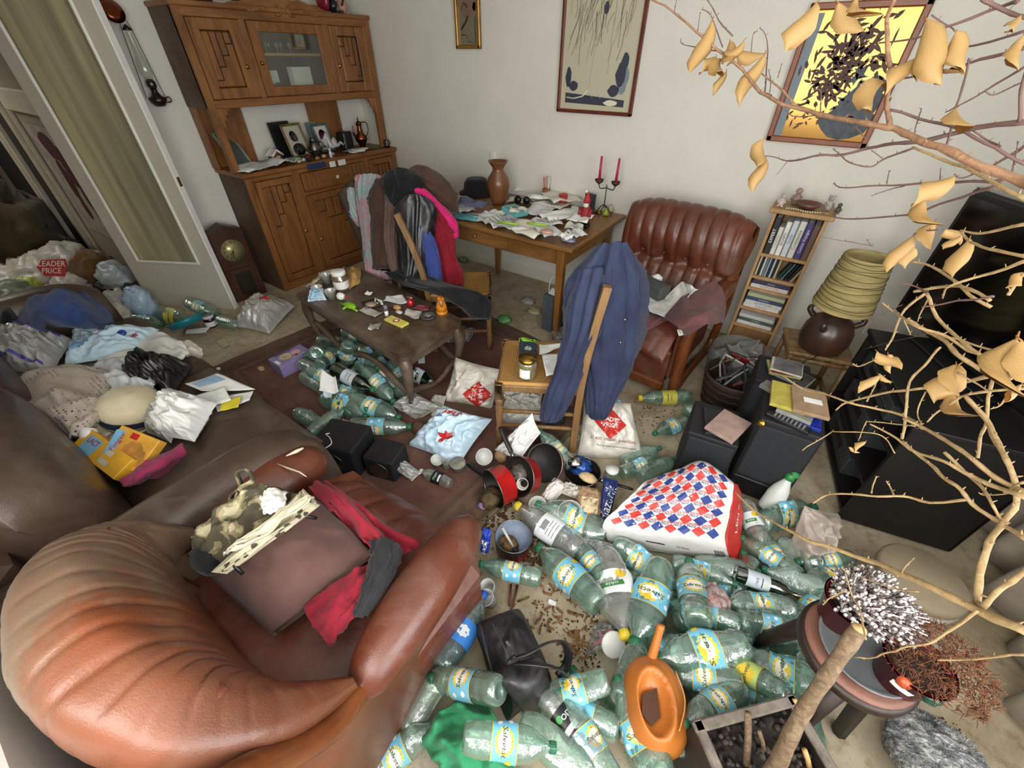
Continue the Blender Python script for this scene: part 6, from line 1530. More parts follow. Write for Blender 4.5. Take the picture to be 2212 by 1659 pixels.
part('collar',MB().lathe([(.019,.178),(.021,.18),(.021,.205),(.017,.21)],18),mat('#2c7a3c',.4,.08),sp)
part('trigger_head',MB().box((.022,0,.222),(.085,.026,.026),b=.008).box((-.012,0,.214),(.03,.03,.024),b=.006),mat('#2f8442',.4,.08),sp,False)
part('trigger',MB().tube([(.035,0,.21),(.042,0,.185),(.036,0,.165)],[.006,.005,.004],8),mat('#2f8442',.4,.08),sp)
part('label_print',MB().grid(lambda u,v:(math.sin(-.5+u)*.0436*1.0,-math.cos(-.5+u)*.0436*.72-.0004,.03+.012*v),8,2),M_white2,sp)
t=NT('grey_fur');cu=t.ramp(t.noise(t.coord('Object',(1,2.4,1)),26,5,.7,1.2),(.36,'#3a3a3c'),(.5,'#7f807f'),(.64,'#c9c9c6'));t.set(Base_Color=cu,Roughness=.95);t.bump(t.noise(t.coord(),120,3,.7),.8,.01)
fu=thing('plush_toy','grey mottled plush animal lying at the lower right corner','plush toy',at(2010,1620,0))
fb=at(2020,1640,.10)
part('body',blob(fb,(.115,.10,.10),.10,3,4,.18,3,40,28),t.m,fu,True,True)
part('head',blob(at(1990,1580,.14),(.060,.05,.05),.1,3,7,.12,3,24,16),t.m,fu,True,True)
part('ear',blob(at(1950,1555,.14),(.026,.020,.022),.1,3,8,.1,3,14,10),t.m,fu,True,True)
mb=MB();rr=random.Random(9)
for c_,r_ in((fb,.112),(at(1990,1580,.14),.056)):
 for i in range(1500):
  d=vec(rr.gauss(0,1),rr.gauss(0,1),abs(rr.gauss(0,1))).normalized();p=vec(c_)+vec(d.x*r_,d.y*r_*.88,d.z*r_*.9)
  e=(d+vec(rr.uniform(-.7,.7),rr.uniform(-.7,.7),rr.uniform(-.5,.2))).normalized()*.016
  sdv=e.cross(d).normalized()*.0012 if e.cross(d).length>1e-5 else vec(.001,0,0)
  mb.add([p-sdv,p+sdv,p+e],[(0,1,2)])
part('fur',mb,t.m,fu,True,True)['kind']='stuff'

#  clothes
def pz(rows):return[[at(*q)for q in r_]for r_ in rows]
def pd(rows):return[[atd(*q)for q in r_]for r_ in rows]
def drape(nm,lab,cat,rows,m,amp=.012,su=3,sv=3,seed=0,n=(0,0,1),crum=.006,cs=5,thick=.005,res=34,dist=False,group=None):
 return solo(nm,lab,cat,cloth(pd(rows)if dist else pz(rows),res,res,amp,su,sv,seed,n,thick,crum,cs),m,group)
def hang(rows,depth=.06,folds=2.2,amp=.25,seed=0,n=56,mb=None,crum=.09):
 rings=[]
 for cx,cy,hw,s in rows:
  rings.append((atd(cx,cy,s),RGT*(hw/FPX*s),FWD*depth*.8+vec(0,0,.0)))
 return loft(rings,n,folds*1.35,amp*1.5,seed,mb=mb,crum=crum,steps=len(rows)*7)
F_navy=fabric('navy_nylon','#20253a','#333a54',6,700,.6);F_navy2=fabric('navy_nylon_dark','#242c3f','#323d55',6,700,.6)
F_brown=fabric('brown_wool','#33241e','#4a352c',8);F_mauve=fabric('mauve_brown','#54403a','#6e5750',8);F_black=fabric('black_cloth','#121214','#232326',8)
F_pink=fabric('magenta_fleece','#b81a5f','#d62d77',9);F_redk=fabric('dark_red_knit','#6e1420','#8e2230',14,300,.95,.5);F_blue=fabric('royal_blue_knit','#2c386b','#3e4d8c',12)
F_leath=leather('black_jacket_leather','#101012','#212123','#4c4a46',.15,.38,8)
F_past=None
t=NT('pastel_scarf');cc=t.ramp(t.noise(t.coord(),7,4,.6),(.30,'#7f9a98'),(.45,'#94a3a3'),(.56,'#b08088'),(.70,'#a8b3b3'));t.set(Base_Color=cc,Roughness=.9);t.bump(t.noise(t.coord(),60,4,.6),.3,.006);F_past=t.m
jk=thing('jacket','navy blue nylon jacket draped over the middle straw chair','jacket',at(1290,905,.25))
part('body',hang([(1322,536,26,1.83),(1318,560,40,1.84),(1312,610,66,1.86),(1308,680,70,1.92),(1306,750,60,1.99),(1306,800,46,2.05),(1300,850,30,2.10),(1292,890,20,2.13),(1290,905,12,2.15)],.085,2.6,.42,3,crum=.10),F_navy,jk,True,True)
part('sleeve',hang([(1288,585,30,1.80),(1272,660,38,1.83),(1254,730,30,1.87),(1232,790,27,1.93),(1210,850,26,1.99),(1192,898,20,2.05),(1186,912,12,2.07)],.055,2.8,.42,5,crum=.10),F_navy,jk,True,True)
part('lining',hang([(1300,700,20,1.93),(1296,780,26,2.0),(1288,850,22,2.07),(1284,895,16,2.11)],.03,2.0,.3,8),F_navy2,jk,True,True)
for p in((1350,690),(1340,740)):part('button',MB().ball(atd(*p,1.80),.006,8,6),M_steel,jk,True,True)
g1='clothes heaped on the chair by the table'
solo('scarf','pastel pink and grey scarf hanging from the velvet chair back','scarf',hang([(798,380,22,3.42),(798,400,24,3.40),(800,450,22,3.40),(806,510,20,3.38),(812,560,21,3.36),(818,605,22,3.36)],.04,2.2,.3,11),F_past,g1)
solo('scarf','narrow pink end of the pastel scarf left of the velvet chair','scarf',hang([(760,408,8,3.5),(762,430,14,3.48),(772,460,16,3.46),(788,490,12,3.44)],.03,2.2,.3,12),F_past,g1)
solo('coat','dark brown woollen coat hanging left on the heaped chair','coat',hang([(862,392,40,3.14),(846,430,38,3.11),(836,480,28,3.11),(834,540,24,3.11),(832,580,22,3.11)],.09,1.8,.28,13),F_brown,g1)
solo('coat_sleeve','mauve brown sleeve hanging between the brown coat and leather jacket','garment',hang([(862,400,22,3.06),(852,450,16,3.04),(846,500,13,3.04),(848,550,11,3.04),(856,592,8,3.04)],.05,2,.25,14),F_mauve,g1)
solo('hooded_top','charcoal black hood bunched on top of the heaped chair','garment',hang([(868,376,26,3.08),(872,392,38,3.02),(876,412,36,3.00),(874,436,24,3.00),(870,448,14,3.00)],.09,1.8,.25,15),F_black,g1)
solo('garment','dark brown garment spread over the top right of the heaped chair','garment',loft([(atd(880,384,3.11),UPV*.03,FWD*.05),(atd(905,384,3.09),UPV*.065,FWD*.10),(atd(940,402,3.08),UPV*.085,FWD*.10),(atd(970,424,3.08),UPV*.08,FWD*.09),(atd(988,440,3.08),UPV*.05,FWD*.06)],40,2.2,.22,16,crum=.05,steps=30),fabric('brown_cotton','#3b2a24','#553f36',9),g1)
solo('scarf','bright magenta fleece scarf looping over the right of the heap','scarf',loft([(atd(892,412,2.98),UPV*.022,FWD*.04),(atd(918,422,2.96),UPV*.04,FWD*.04),(atd(948,450,2.96),UPV*.045,FWD*.04),(atd(975,480,2.96),UPV*.05,FWD*.04),(atd(990,500,2.96),UPV*.035,FWD*.035),(atd(975,512,2.96),UPV*.015,FWD*.02)],30,1.6,.2,17,steps=30),F_pink,g1)
solo('cardigan','dark red ribbed cardigan hanging below the magenta scarf','cardigan',hang([(895,430,24,2.96),(925,460,26,2.96),(948,505,27,2.96),(962,550,20,2.98),(970,590,26,3.00),(974,618,24,3.00)],.06,3.2,.2,18),F_redk,g1)
solo('leather_jacket','black leather jacket hanging in front on the heaped chair','jacket',hang([(898,428,18,2.88),(898,450,34,2.88),(896,500,32,2.88),(896,550,30,2.90),(892,590,24,2.92),(884,622,14,2.94)],.07,2.0,.3,19),F_leath,g1)
solo('scarf','royal blue scarf with fringe beside the chair post','scarf',hang([(912,490,12,2.86),(926,530,15,2.86),(934,570,14,2.87),(940,608,13,2.88)],.03,2.4,.3,20),F_blue,g1)
solo('trousers','black trousers lying over the seat and hanging off its front','trousers',hang([(880,590,40,2.98),(915,612,44,2.88),(960,625,44,2.60),(1000,640,42,2.56),(1028,664,30,2.56),(1038,688,18,2.58)],.09,1.6,.25,21),F_black,g1)
#  things on the near armchair
cu=thing('cushion','large mauve brown cushion on the near armchair seat','cushion',at(620,1220,.48))
F_cush=fabric('mauve_cushion','#4a332f','#604640',5,400,.9,.2)
part('cover',pillow([at(404,1200,.60),at(592,1376,.53),at(806,1196,.56),at(672,1070,.58)],.12,.06,.42,50,50,.03,3,3,.03,2.2),F_cush,cu,True,True)
part('seam',MB().tube(spline([at(598,1366,.55),at(700,1290,.57),at(798,1205,.57)],14),.004,6),mat('#38231f',.9),cu,True,True)
F_redc=fabric('red_cotton','#6e1523','#8e2230',7)
drape('cloth','crimson cloth wedged between cushion and the seat front','cloth',[[(668,1060,.60),(690,1042,.60),(712,1046,.58)],[(720,1110,.60),(748,1092,.62),(775,1090,.57)],[(780,1165,.58),(808,1140,.60),(845,1140,.54)],[(820,1210,.56),(860,1195,.57),(908,1180,.52)]],F_redc,.03,2.5,2.5,3,(.2,0,1),.02,4)
drape('cloth','crimson cloth hanging out below the cushion by the arm pad','cloth',[[(660,1310,.55),(740,1250,.59),(800,1215,.57)],[(672,1345,.56),(745,1290,.60),(802,1245,.57)],[(692,1372,.55),(750,1325,.585),(795,1280,.56)],[(715,1396,.52),(748,1352,.56),(785,1315,.54)]],F_redc,.022,2.5,2.5,6,(.2,0,1),.015,4)
drape('cloth','black cloth tucked along the right arm pad','cloth',[[(800,1172,.60),(830,1165,.61),(862,1178,.57)],[(800,1210,.61),(832,1205,.63),(866,1210,.58)],[(790,1250,.60),(812,1258,.62),(842,1255,.58)],[(765,1330,.57),(778,1335,.585),(792,1330,.56)]],fabric('charcoal_cloth','#1c1c1e','#2d2d30',7),.018,2,2,7,(.2,0,1),.012,4)
t=NT('camouflage');f=t.noise(t.coord(),16,3,.5,.6);cc=t.ramp(f,(.42,'#3f3828'),(.46,'#6e6448'),(.52,'#8d8364'),(.58,'#a89f82'))
t.m.node_tree.nodes[-1].color_ramp.interpolation='CONSTANT';t.set(Base_Color=cc,Roughness=.9);F_camo=t.m
t=NT('cream_flower_print');v=t.n('ShaderNodeTexVoronoi');v.inputs['Scale'].default_value=42;t.l(t.coord(),v.inputs[0]);cc=t.mix(t.ramp(v.outputs['Distance'],(.30,1.0),(.36,0.0)),'#b3aa90','#433d30');t.set(Base_Color=cc,Roughness=.9);F_flow=t.m
F_crm=fabric('cream_cloth','#a89f88','#c3bba4',6)
bp_=thing('backpack','camouflage backpack lying on the mauve cushion','bag',at(560,1150,.60))
part('back',pillow([at(415,1190,.66),at(500,1230,.66),at(660,1070,.68),at(560,1050,.70)],.075,.03,.4,36,36,.03,5,4,.035,3),F_camo,bp_,True,True)
part('front_pocket',pillow([at(455,1236,.70),at(490,1240,.68),at(692,1092,.70),at(655,1056,.73)],.06,.02,.4,36,24,.02,5,5,.03,3),F_flow,bp_,True,True)
part('white_cloth',cloth(pz([[(478,1195,.735),(500,1190,.75)],[(560,1140,.755),(575,1150,.765)],[(640,1075,.76),(660,1085,.77)],[(650,1062,.75),(680,1075,.75)]]),24,24,.014,2,3,5,(0,0,1),.004,.01),F_crm,bp_,True,True)
part('dark_base',blob(at(458,1200,.66),(.055,.045,.04),.1,3,3,.15),F_black,bp_,True,True)
part('torn_lining',cloth(pz([[(560,1068,.73),(590,1058,.75),(622,1062,.73)],[(566,1090,.75),(592,1082,.77),(618,1085,.75)],[(572,1112,.74),(594,1108,.75),(612,1108,.74)]]),18,18,.01,3,3,2,(0,0,1),.003,.01),M_white2,bp_,True,True)
part('strap',MB().tube(spline([at(505,1110,.70),at(500,1070,.74),at(520,1050,.77),at(512,1022,.80),at(536,1016,.80),at(546,1038,.79),at(522,1054,.78),at(548,1060,.76),at(580,1052,.75)],40),.011,8,flat=.4),F_camo,bp_,True,True)
part('strap',MB().tube(spline([at(420,1160,.69),at(470,1150,.72),at(500,1100,.73),at(515,1062,.76)],24),.011,8,flat=.4),F_camo,bp_,True,True)
for a,b in(((640,1110),(685,1120)),((500,1215),(525,1240))):part('buckle',MB().tube([at(*a,.72),at(*b,.69)],.005,6),M_black,bp_,True,True)
#  things on the far armchair
drape('blanket','faded mauve striped cloth thrown over the arm of the far armchair','blanket',[[(1430,690,.50),(1480,640,.60),(1545,608,.68)],[(1450,700,.54),(1500,655,.64),(1560,630,.66)],[(1468,712,.55),(1520,675,.66),(1566,660,.60)],[(1480,722,.50),(1535,700,.62),(1562,700,.50)]],fabric('mauve_stripe','#57393a','#744c4c',6),.02,3,2,5,(0,-.4,1),.012,4)
drape('cloth','brownish pink cloth spread on the far armchair seat','cloth',[[(1352,720,.47),(1400,670,.485),(1440,640,.50)],[(1370,730,.47),(1420,690,.49),(1460,660,.51)],[(1390,715,.48),(1440,695,.49),(1475,690,.50)]],fabric('dusty_rose','#5e4642','#7d4a4d',5),.012,3,3,6)
solo('plastic_bag','large white plastic bag standing open on the far armchair seat','bag',cloth(pz([[(1376,650,.51),(1400,640,.51),(1425,640,.51),(1436,648,.52)],[(1400,672,.51),(1430,655,.51),(1455,635,.56),(1470,612,.62)],[(1430,685,.51),(1458,668,.52),(1478,640,.58),(1490,615,.66)],[(1456,690,.51),(1472,672,.54),(1490,640,.62),(1508,625,.66)]]),34,34,.012,3,3,7,(0,-.5,1),.003,.012,5),P_white)
solo('cardboard_box','long grey open box lying on the far armchair seat','box',MB().box((0,0,0),(.26,.10,.085),frame(at(1402,618,.56),math.radians(-22),0,0),b=.006),mat('#4b504d',.8,.15),None,False)
solo('tissue','crumpled tissue behind the grey box','paper',blob(at(1420,600,.60),(.03,.02,.02),.2,3,2,.6),M_paper)
solo('receipt','small white receipt tucked in the far armchair arm','paper',cloth(pz([[(1462,712,.50),(1472,710,.50)],[(1466,726,.47),(1476,724,.47)]]),4,4,.002),M_paper)
#  heap on the sofa
Z0=.455
drape('sweater','blue folded sweatshirt over the far arm of the sofa','garment',[[(50,690,.52),(75,648,.66),(140,628,.70),(190,640,.62)],[(45,705,.54),(80,670,.70),(160,650,.73),(225,668,.60)],[(60,712,.50),(100,690,.66),(180,685,.68),(246,690,.52)],[(80,714,.46),(120,708,.55),(190,710,.55),(236,712,.46)]],fabric('blue_jersey','#27375f','#354a7c',5),.04,3,3,3,(0,0,1),.03,4)
drape('garment','black garment at the left edge behind the sofa','garment',[[(-40,665,.5),(0,650,.62),(30,650,.58)],[(-40,690,.5),(10,680,.62),(45,685,.54)],[(-40,720,.46),(10,712,.54),(50,708,.46)]],F_black,.02,2,2,4)
bag('clear bag with violet printed rim at the left of the sofa',[(-20,800,.47),(110,812,.46),(160,735,.48),(20,705,.50)],.10,P_milk,.01,.4,.07,4,seed=20,prints=[('printed_band',quad2d(.36,.018,16),.5,.84,.05,1,mat('#4a458f',.5)),('printed_band',quad2d(.34,.018,16),.5,.14,-.05,1,mat('#4a458f',.5))])
bag('shiny pale blue packaging with a dark blue logo on the sofa',[(140,790,.46),(300,765,.46),(345,712,.46),(160,712,.48)],.06,plast('#b9d0dd',.25,.6),.01,.4,.05,4,seed=21,prints=[('logo',star(20,.05,.05),.72,.55,0,.5,mat('#2f3f97',.4)),('logo_edge',star(6,.02,.04),.88,.5,0,.6,mat('#9a4a52',.4)),('print_patch',quad2d(.1,.06,3),.2,.3,.4,1,mat('#86b2d6',.3))])
drape('towel','white towel spread at the far right of the sofa seat','towel',[[(250,742,.46),(330,715,.47),(395,742,.46)],[(220,775,.47),(320,750,.49),(410,765,.46)],[(200,800,.46),(300,785,.48),(385,780,.46)]],fabric('white_towel','#c3c2bd','#d6d5d0',6),.02,3,3,9,(0,0,1),.012)
drape('tissue','crumpled beige paper hanging off the sofa front','paper',[[(378,745,.45),(410,738,.46),(436,752,.43)],[(385,760,.45),(415,755,.45),(438,768,.40)],[(395,772,.42),(415,770,.40),(428,778,.36)]],mat('#b9b1a2',.85,.08),.01,3,3,2)
bag('glossy black plastic bag in the middle of the sofa',[(262,835,.46),(372,860,.45),(418,792,.46),(300,765,.48)],.09,P_black,.01,.4,.09,4,seed=22)
t=NT('pierced_knit');v=t.n('ShaderNodeTexVoronoi');v.inputs['Scale'].default_value=62;v.inputs['Randomness'].default_value=.15;t.l(t.coord(),v.inputs[0])
cc=t.mix(t.math('MULTIPLY',t.ramp(v.outputs['Distance'],(.22,1.0),(.30,0.0)),t.ramp(t.noise(t.coord(),5,3,.5),(.42,0.0),(.5,1.0))),t.ramp(t.noise(t.coord(),6,4,.6),(.3,'#a5968a'),(.7,'#c3b6a9')),'#3f3732');t.set(Base_Color=cc,Roughness=.9);t.bump(t.noise(t.coord(),40,4,.6),.4,.006)
drape('cardigan','beige openwork knit top spread across the sofa','garment',[[(20,838,.48),(110,795,.50),(225,800,.50),(238,840,.49)],[(30,870,.52),(120,840,.56),(200,850,.56),(240,890,.50)],[(70,900,.53),(130,890,.57),(190,900,.57),(235,905,.50)],[(110,930,.50),(140,945,.52),(170,945,.52),(200,925,.48)]],t.m,.03,3,3,11,(0,0,1),.02,4,.006,48)
drape('garment','navy blue cloth under the beige knit at the left edge','garment',[[(-40,830,.47),(10,812,.49),(90,800,.48)],[(-40,860,.50),(10,850,.52),(60,850,.50)],[(-40,900,.50),(15,895,.52),(58,905,.50)],[(-30,910,.46),(20,900,.47),(60,905,.46)]],fabric('dark_navy','#1c2233','#293046',6),.02,3,3,12)
drape('cloth','white crumpled shirt under the black bag on the sofa','garment',[[(205,790,.47),(260,778,.48),(330,800,.49)],[(225,820,.50),(275,810,.53),(335,830,.50)],[(235,860,.48),(290,845,.51),(330,850,.48)]],fabric('white_shirt','#bcc0c3','#d2d5d7',6),.025,3,3,13,(0,0,1),.02)
ht=thing('hat','cream cloth hat with a navy band on the sofa','hat',at(288,890,.47))
MHt=frame(at(288,895,.47),0,.25,-.2)
part('crown',MB().lathe([(.115,0),(.118,.03),(.108,.075),(.085,.10),(.0,.112)],28,MHt,lambda p,a:p*(1+.05*nz(p,14))),fabric('cream_hat','#bcae8f','#d3c7aa',6),ht,True,True)
part('band',MB().lathe([(.1195,.022),(.1185,.035),(.1165,.05)],28,MHt,lambda p,a:p*(1.012+.05*nz(p,14)),cap=False),mat('#1d2236',.8,.1),ht,True,True)
part('brim',MB().lathe([(.115,.004),(.16,-.012),(.158,-.017),(.11,-.002)],28,MHt,lambda p,a:p+vec(0,0,.02*math.sin(a*2))),fabric('cream_hat2','#bcae8f','#d3c7aa',6),ht,True,True)
bag('white knotted plastic bag right of the cream hat',[(345,945,.46),(420,955,.48),(470,872,.50),(372,842,.52)],.11,P_white,.01,.4,.06,4,seed=23)
bag('thin grey plastic bag beneath the white knotted bag',[(318,935,.46),(370,958,.46),(390,900,.47),(340,870,.48)],.06,P_milk,.01,.4,.05,4,seed=24)
def sheet(lab,q,m=None,curl=.006,nm='paper_sheet',cat='paper',group=None,seed=0,lines=0,extra=None,z=None):
 C4=[at(*p)if len(p)==3 else at(p[0],p[1],z)for p in q]
 f0=surf([[C4[0],C4[1]],[C4[3],C4[2]]])
 f=lambda u,v:f0(u,v)+vec(0,0,curl*(nz((u*2.2,v*2.2,seed))+.6*(2*u-1)**2))
 t_=thing(nm,lab,cat,(C4[0]+C4[2])/2,group=group)
 part('leaf_of_paper',MB().grid(f,8,8,thick=.0012),m or M_paper,t_,True,True)
 W=(C4[1]-C4[0]).length;H=(C4[3]-C4[0]).length
 if lines:
  mb=MB();rr=random.Random(seed)
  for i in range(lines):printed(mb,f,[(*quad2d(rr.uniform(.35,.78),.012,5),(.48+rr.uniform(-.06,.02),.86-.72*i/lines),0,(1,1))],.0012,vec(0,0,1))
  part('print',mb,M_inkgrey,t_,False,True)['kind']='stuff'
 for shp,u,v,rot,mm in(extra or[]):
  mb=MB();printed(mb,f,[(*shp,(u,v),rot,(1/W,1/H))],.0016,vec(0,0,1));part('print',mb,mm,t_,False,True)
 return t_
sheet('large open leaflet with a blue picture at the sofa front',[(435,845,.47),(552,842,.46),(468,806,.46),(400,830,.47)],None,.006,seed=1,extra=[(quad2d(.16,.04,4),.5,.7,.1,mat('#8fb0cc',.7))])
sheet('leaflet under the open one, hanging over the sofa front',[(470,890,.46),(540,865,.45),(548,845,.452),(460,860,.462)],M_paper2,.006,seed=2)
sheet('small white printed card on the leaflets',[(440,880,.48),(500,865,.48),(484,835,.48),(420,856,.485)],None,.004,seed=3,lines=6)
sheet('bright yellow leaflet sticking out of the pile at the sofa front',[(475,888,.478),(515,880,.47),(522,855,.47),(480,865,.475)],mat('#d3c22f',.7,.06),.004,seed=4)
sheet('white sheet lying under the snack cartons',[(130,940,.48),(210,958,.47),(250,930,.47),(215,905,.48)],None,.004,seed=5)
def carton(lab,c,d,rz,m,parts_=(),nm='carton',cat='box',tilt=(0,0),group=None):
 M=frame(c,rz,tilt[0],tilt[1]);t_=thing(nm,lab,cat,M=M,group=group)
 part('box',MB().box((0,0,d[2]/2),d,b=.002),m,t_,False)
 for n_,shp,x,y,rot,mm,z in parts_:
  c_,s_=math.cos(rot),math.sin(rot)
  part(n_,MB().add([(x+a*c_-b*s_,y+a*s_+b*c_,d[2]+z)for a,b in shp[0]],shp[1]),mm,t_,False)
 return t_
M_y=mat('#dfa82f',.5,.1);M_skyb=mat('#7fb6da',.5,.1)
q0,q1=at(190,945,.52),at(290,1020,.50);dq=q1-q0
dk_=carton('yellow bottle shaped carton with blue top lying on the sofa',(q0+q1)/2+vec(0,0,-.02),(dq.length,.085,.05),math.atan2(dq.y,dq.x),M_y,[('print',quad2d(.09,.06),-.075,0,0,M_skyb,.001),('lettering',text2d('LACT',.03,0,.01),-.075,.012,0,M_red,.002),('print_lines',quad2d(.07,.02),.03,.015,0,mat('#c9c2a8',.6),.001),('print_lines',quad2d(.06,.02),.05,-.02,0,mat('#c9c2a8',.6),.001)],'drink_carton',tilt=(0,.35))
part('neck',MB().lathe([(.022,0),(.03,.02),(.018,.045),(.018,.06),(0,.062)],18,frame_z(q0+vec(.02,.01,.005),-dq+vec(0,0,.06))),M_white2,dk_,True,True)
q0,q1=at(238,940,.57),at(335,985,.53);dq=q1-q0
carton('yellow snack carton with torn top beside the drink carton',(q0+q1)/2+vec(0,0,-.03),(.19,.13,.035),math.atan2(dq.y,dq.x),mat('#d9a13a',.5,.15),[('picture',star(9,.045,.05),.02,-.015,0,mat('#c98a3c',.5,.3),.001),('picture',star(7,.03,.035),.055,-.02,0,mat('#b8823a',.5,.3),.002),('stamp',quad2d(.035,.022),-.01,.045,0,M_red,.001),('print',quad2d(.04,.10),-.07,0,.2,M_skyb,.001),('lettering',text2d('Finger',.03,.2),-.06,.005,PI/2,M_red,.002)],'snack_carton',tilt=(.1,.45))
drape('cloth','raspberry pink cloth stuffed between sofa arm and cushion','cloth',[[(262,1040,.52),(300,1010,.55),(340,990,.54),(395,960,.52)],[(270,1050,.53),(310,1025,.57),(355,1000,.56),(400,975,.53)],[(280,1048,.48),(320,1035,.50),(360,1015,.50),(398,988,.48)]],fabric('raspberry','#7c2444','#9c3658',6),.012,3,3,14)
#  hall heap of bags seen through the door
M_sheen=plast('#8d9092',.35,.5)
def hb_(lab,px,py,z,r,m,seed,nm='plastic_bag',cat='bag',crum=.35):
 q=at(px,py,z);q.y=min(q.y,.98-r[1]*1.15);return solo(nm,lab,cat,blob(q,r,.2,2.5,seed,crum,2.4,30,20),m,'rubbish bags in the hall')
lpbag=hb_('white shop bag with red LEADER PRICE patch in the hall heap',90,590,.12,(.34,.22,.17),P_off,1)
q=at(112,578,.25);dirn=(vec(0,0,CAMH)-q).normalized()
MQ=frame_z(q+dirn*.16,dirn);MQ=Matrix((RGT,UPV,-FWD)).transposed().to_4x4();MQ.translation=q+dirn*.155
pt_=thing('bag_emblem','red LEADER PRICE patch of a torn shop bag lying on the hall heap','bag scrap',M=MQ)
vs,fs=quad2d(.26,.15,1);part('patch',MB().prism([(-.13,0),(-.09,.065),(.11,.075),(.13,.02),(.11,-.075),(-.06,-.07)],-.004,0),M_lpr,pt_,False)
vs,fs=text2d('LEADER',.066,0,.004);part('lettering',MB().add([(x,y+.03,.002)for x,y in vs],fs),M_lpw,pt_,False)
vs,fs=text2d('PRICE',.066,0,.004);part('lettering',MB().add([(x,y-.03,.002)for x,y in vs],fs),M_lpw,pt_,False)
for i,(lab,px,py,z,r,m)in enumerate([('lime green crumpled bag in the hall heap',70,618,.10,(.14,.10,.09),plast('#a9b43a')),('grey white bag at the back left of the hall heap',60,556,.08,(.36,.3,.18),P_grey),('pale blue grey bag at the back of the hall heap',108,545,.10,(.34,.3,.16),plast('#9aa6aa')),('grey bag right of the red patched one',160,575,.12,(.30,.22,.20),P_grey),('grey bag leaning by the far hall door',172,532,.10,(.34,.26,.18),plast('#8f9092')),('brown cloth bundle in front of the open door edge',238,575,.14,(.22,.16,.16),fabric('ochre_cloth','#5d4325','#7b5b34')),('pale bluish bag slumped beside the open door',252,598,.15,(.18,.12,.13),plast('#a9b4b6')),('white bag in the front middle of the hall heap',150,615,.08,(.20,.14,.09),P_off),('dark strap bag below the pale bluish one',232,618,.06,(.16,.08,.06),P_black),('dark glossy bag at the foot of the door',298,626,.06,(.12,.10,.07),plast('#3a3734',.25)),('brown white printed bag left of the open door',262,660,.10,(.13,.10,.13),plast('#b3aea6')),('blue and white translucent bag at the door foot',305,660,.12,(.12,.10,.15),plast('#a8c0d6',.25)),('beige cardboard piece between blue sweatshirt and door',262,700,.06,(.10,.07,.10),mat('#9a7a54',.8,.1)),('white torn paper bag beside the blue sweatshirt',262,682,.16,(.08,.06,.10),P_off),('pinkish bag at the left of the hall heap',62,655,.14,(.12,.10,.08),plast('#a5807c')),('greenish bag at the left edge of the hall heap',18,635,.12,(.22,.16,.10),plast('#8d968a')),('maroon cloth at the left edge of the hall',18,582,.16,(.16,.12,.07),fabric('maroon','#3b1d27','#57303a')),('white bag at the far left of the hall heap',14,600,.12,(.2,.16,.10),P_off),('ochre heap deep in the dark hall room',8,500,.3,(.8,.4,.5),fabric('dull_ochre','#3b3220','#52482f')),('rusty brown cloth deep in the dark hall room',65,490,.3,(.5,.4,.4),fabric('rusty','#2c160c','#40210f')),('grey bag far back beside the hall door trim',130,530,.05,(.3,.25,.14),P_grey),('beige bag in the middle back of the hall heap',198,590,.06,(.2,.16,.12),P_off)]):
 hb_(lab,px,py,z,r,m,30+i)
j=thing('jam_jar','dark jam jar with striped lid beside the open door','jar',at(459,705,0))
part('glass',MB().lathe([(0,0),(.036,0),(.04,.01),(.04,.07),(.034,.08)],22),mat('#2a0f12',.15,.1),j);part('label',MB().lathe([(.0405,.015),(.0405,.055)],22,cap=False),M_paper,j)
part('lid',MB().lathe([(.039,.08),(.041,.084),(.041,.098),(.037,.102),(0,.102)],24),mat('#c9c9c9',.3,.05),j)
for k in range(5):part('lid_stripe',MB().box((-.028+.014*k,0,.1028),(.006,2*math.sqrt(.037**2-(-.028+.014*k)**2),.0012)),M_black,j,False)
solo('basin','turquoise round plastic basin leaning by the door','basin',MB().lathe([(0,0),(.11,0),(.125,.03),(.128,.05),(.12,.05),(.108,.008),(0,.006)],32,frame_z(at(408,702,.06),dirw(-.3,.75,.35))),mat('#178094',.3,.1))
sheet('grey white paper strip on the floor by the striped jar',[(398,722,.01),(445,718,.01),(455,706,.02),(402,712,.02)],None,.004,seed=6)
sheet('square yellowish paper note lying on the floor by the sofa',[(480,751,.008),(497,744,.008),(484,728,.008),(465,735,.008)],mat('#b3a88c',.8,.1),.001,seed=7)
sheet('white tag lying on the rug under the coffee table',[(904,785,.02),(918,784,.02),(917,767,.02),(902,768,.02)],None,.001,seed=8)
sheet('small white label lying on the bare floor by the handbag',[(1183,1304,.006),(1200,1309,.006),(1202,1300,.006),(1186,1293,.006)],None,.001,seed=9)
sheet('crumpled white paper on top of the bottle heap',[(690,846,.16),(732,850,.15),(726,818,.21),(695,800,.22)],None,.02,seed=10)
sheet('crumpled blue white wrapper on the front of the heap',[(700,858,.12),(718,862,.11),(722,830,.18),(704,826,.18)],mat('#c9d6dd',.7,.1),.02,seed=11)
sheet('beige torn paper beside the front table leg',[(832,832,.07),(858,846,.05),(866,838,.06),(842,818,.09)],mat('#b7a894',.8,.15),.01,seed=12)
sheet('brown torn cardboard under the front bottle',[(728,928,.02),(765,936,.02),(762,910,.06),(740,905,.05)],mat('#a5927a',.8,.15),.008,seed=13)
solo('peel','yellow twisted peel on the rug','peel',MB().tube(spline([at(597,802,.012),at(601,806,.02),at(605,800,.02)],8),.006,6,flat=.4),mat('#c79a2c',.7,.1))
solo('bread_piece','pale dried crust on the rug','food',blob(at(564,796,.015),(.03,.02,.012),.2,3,3,.3),mat('#b59a72',.8,.15))
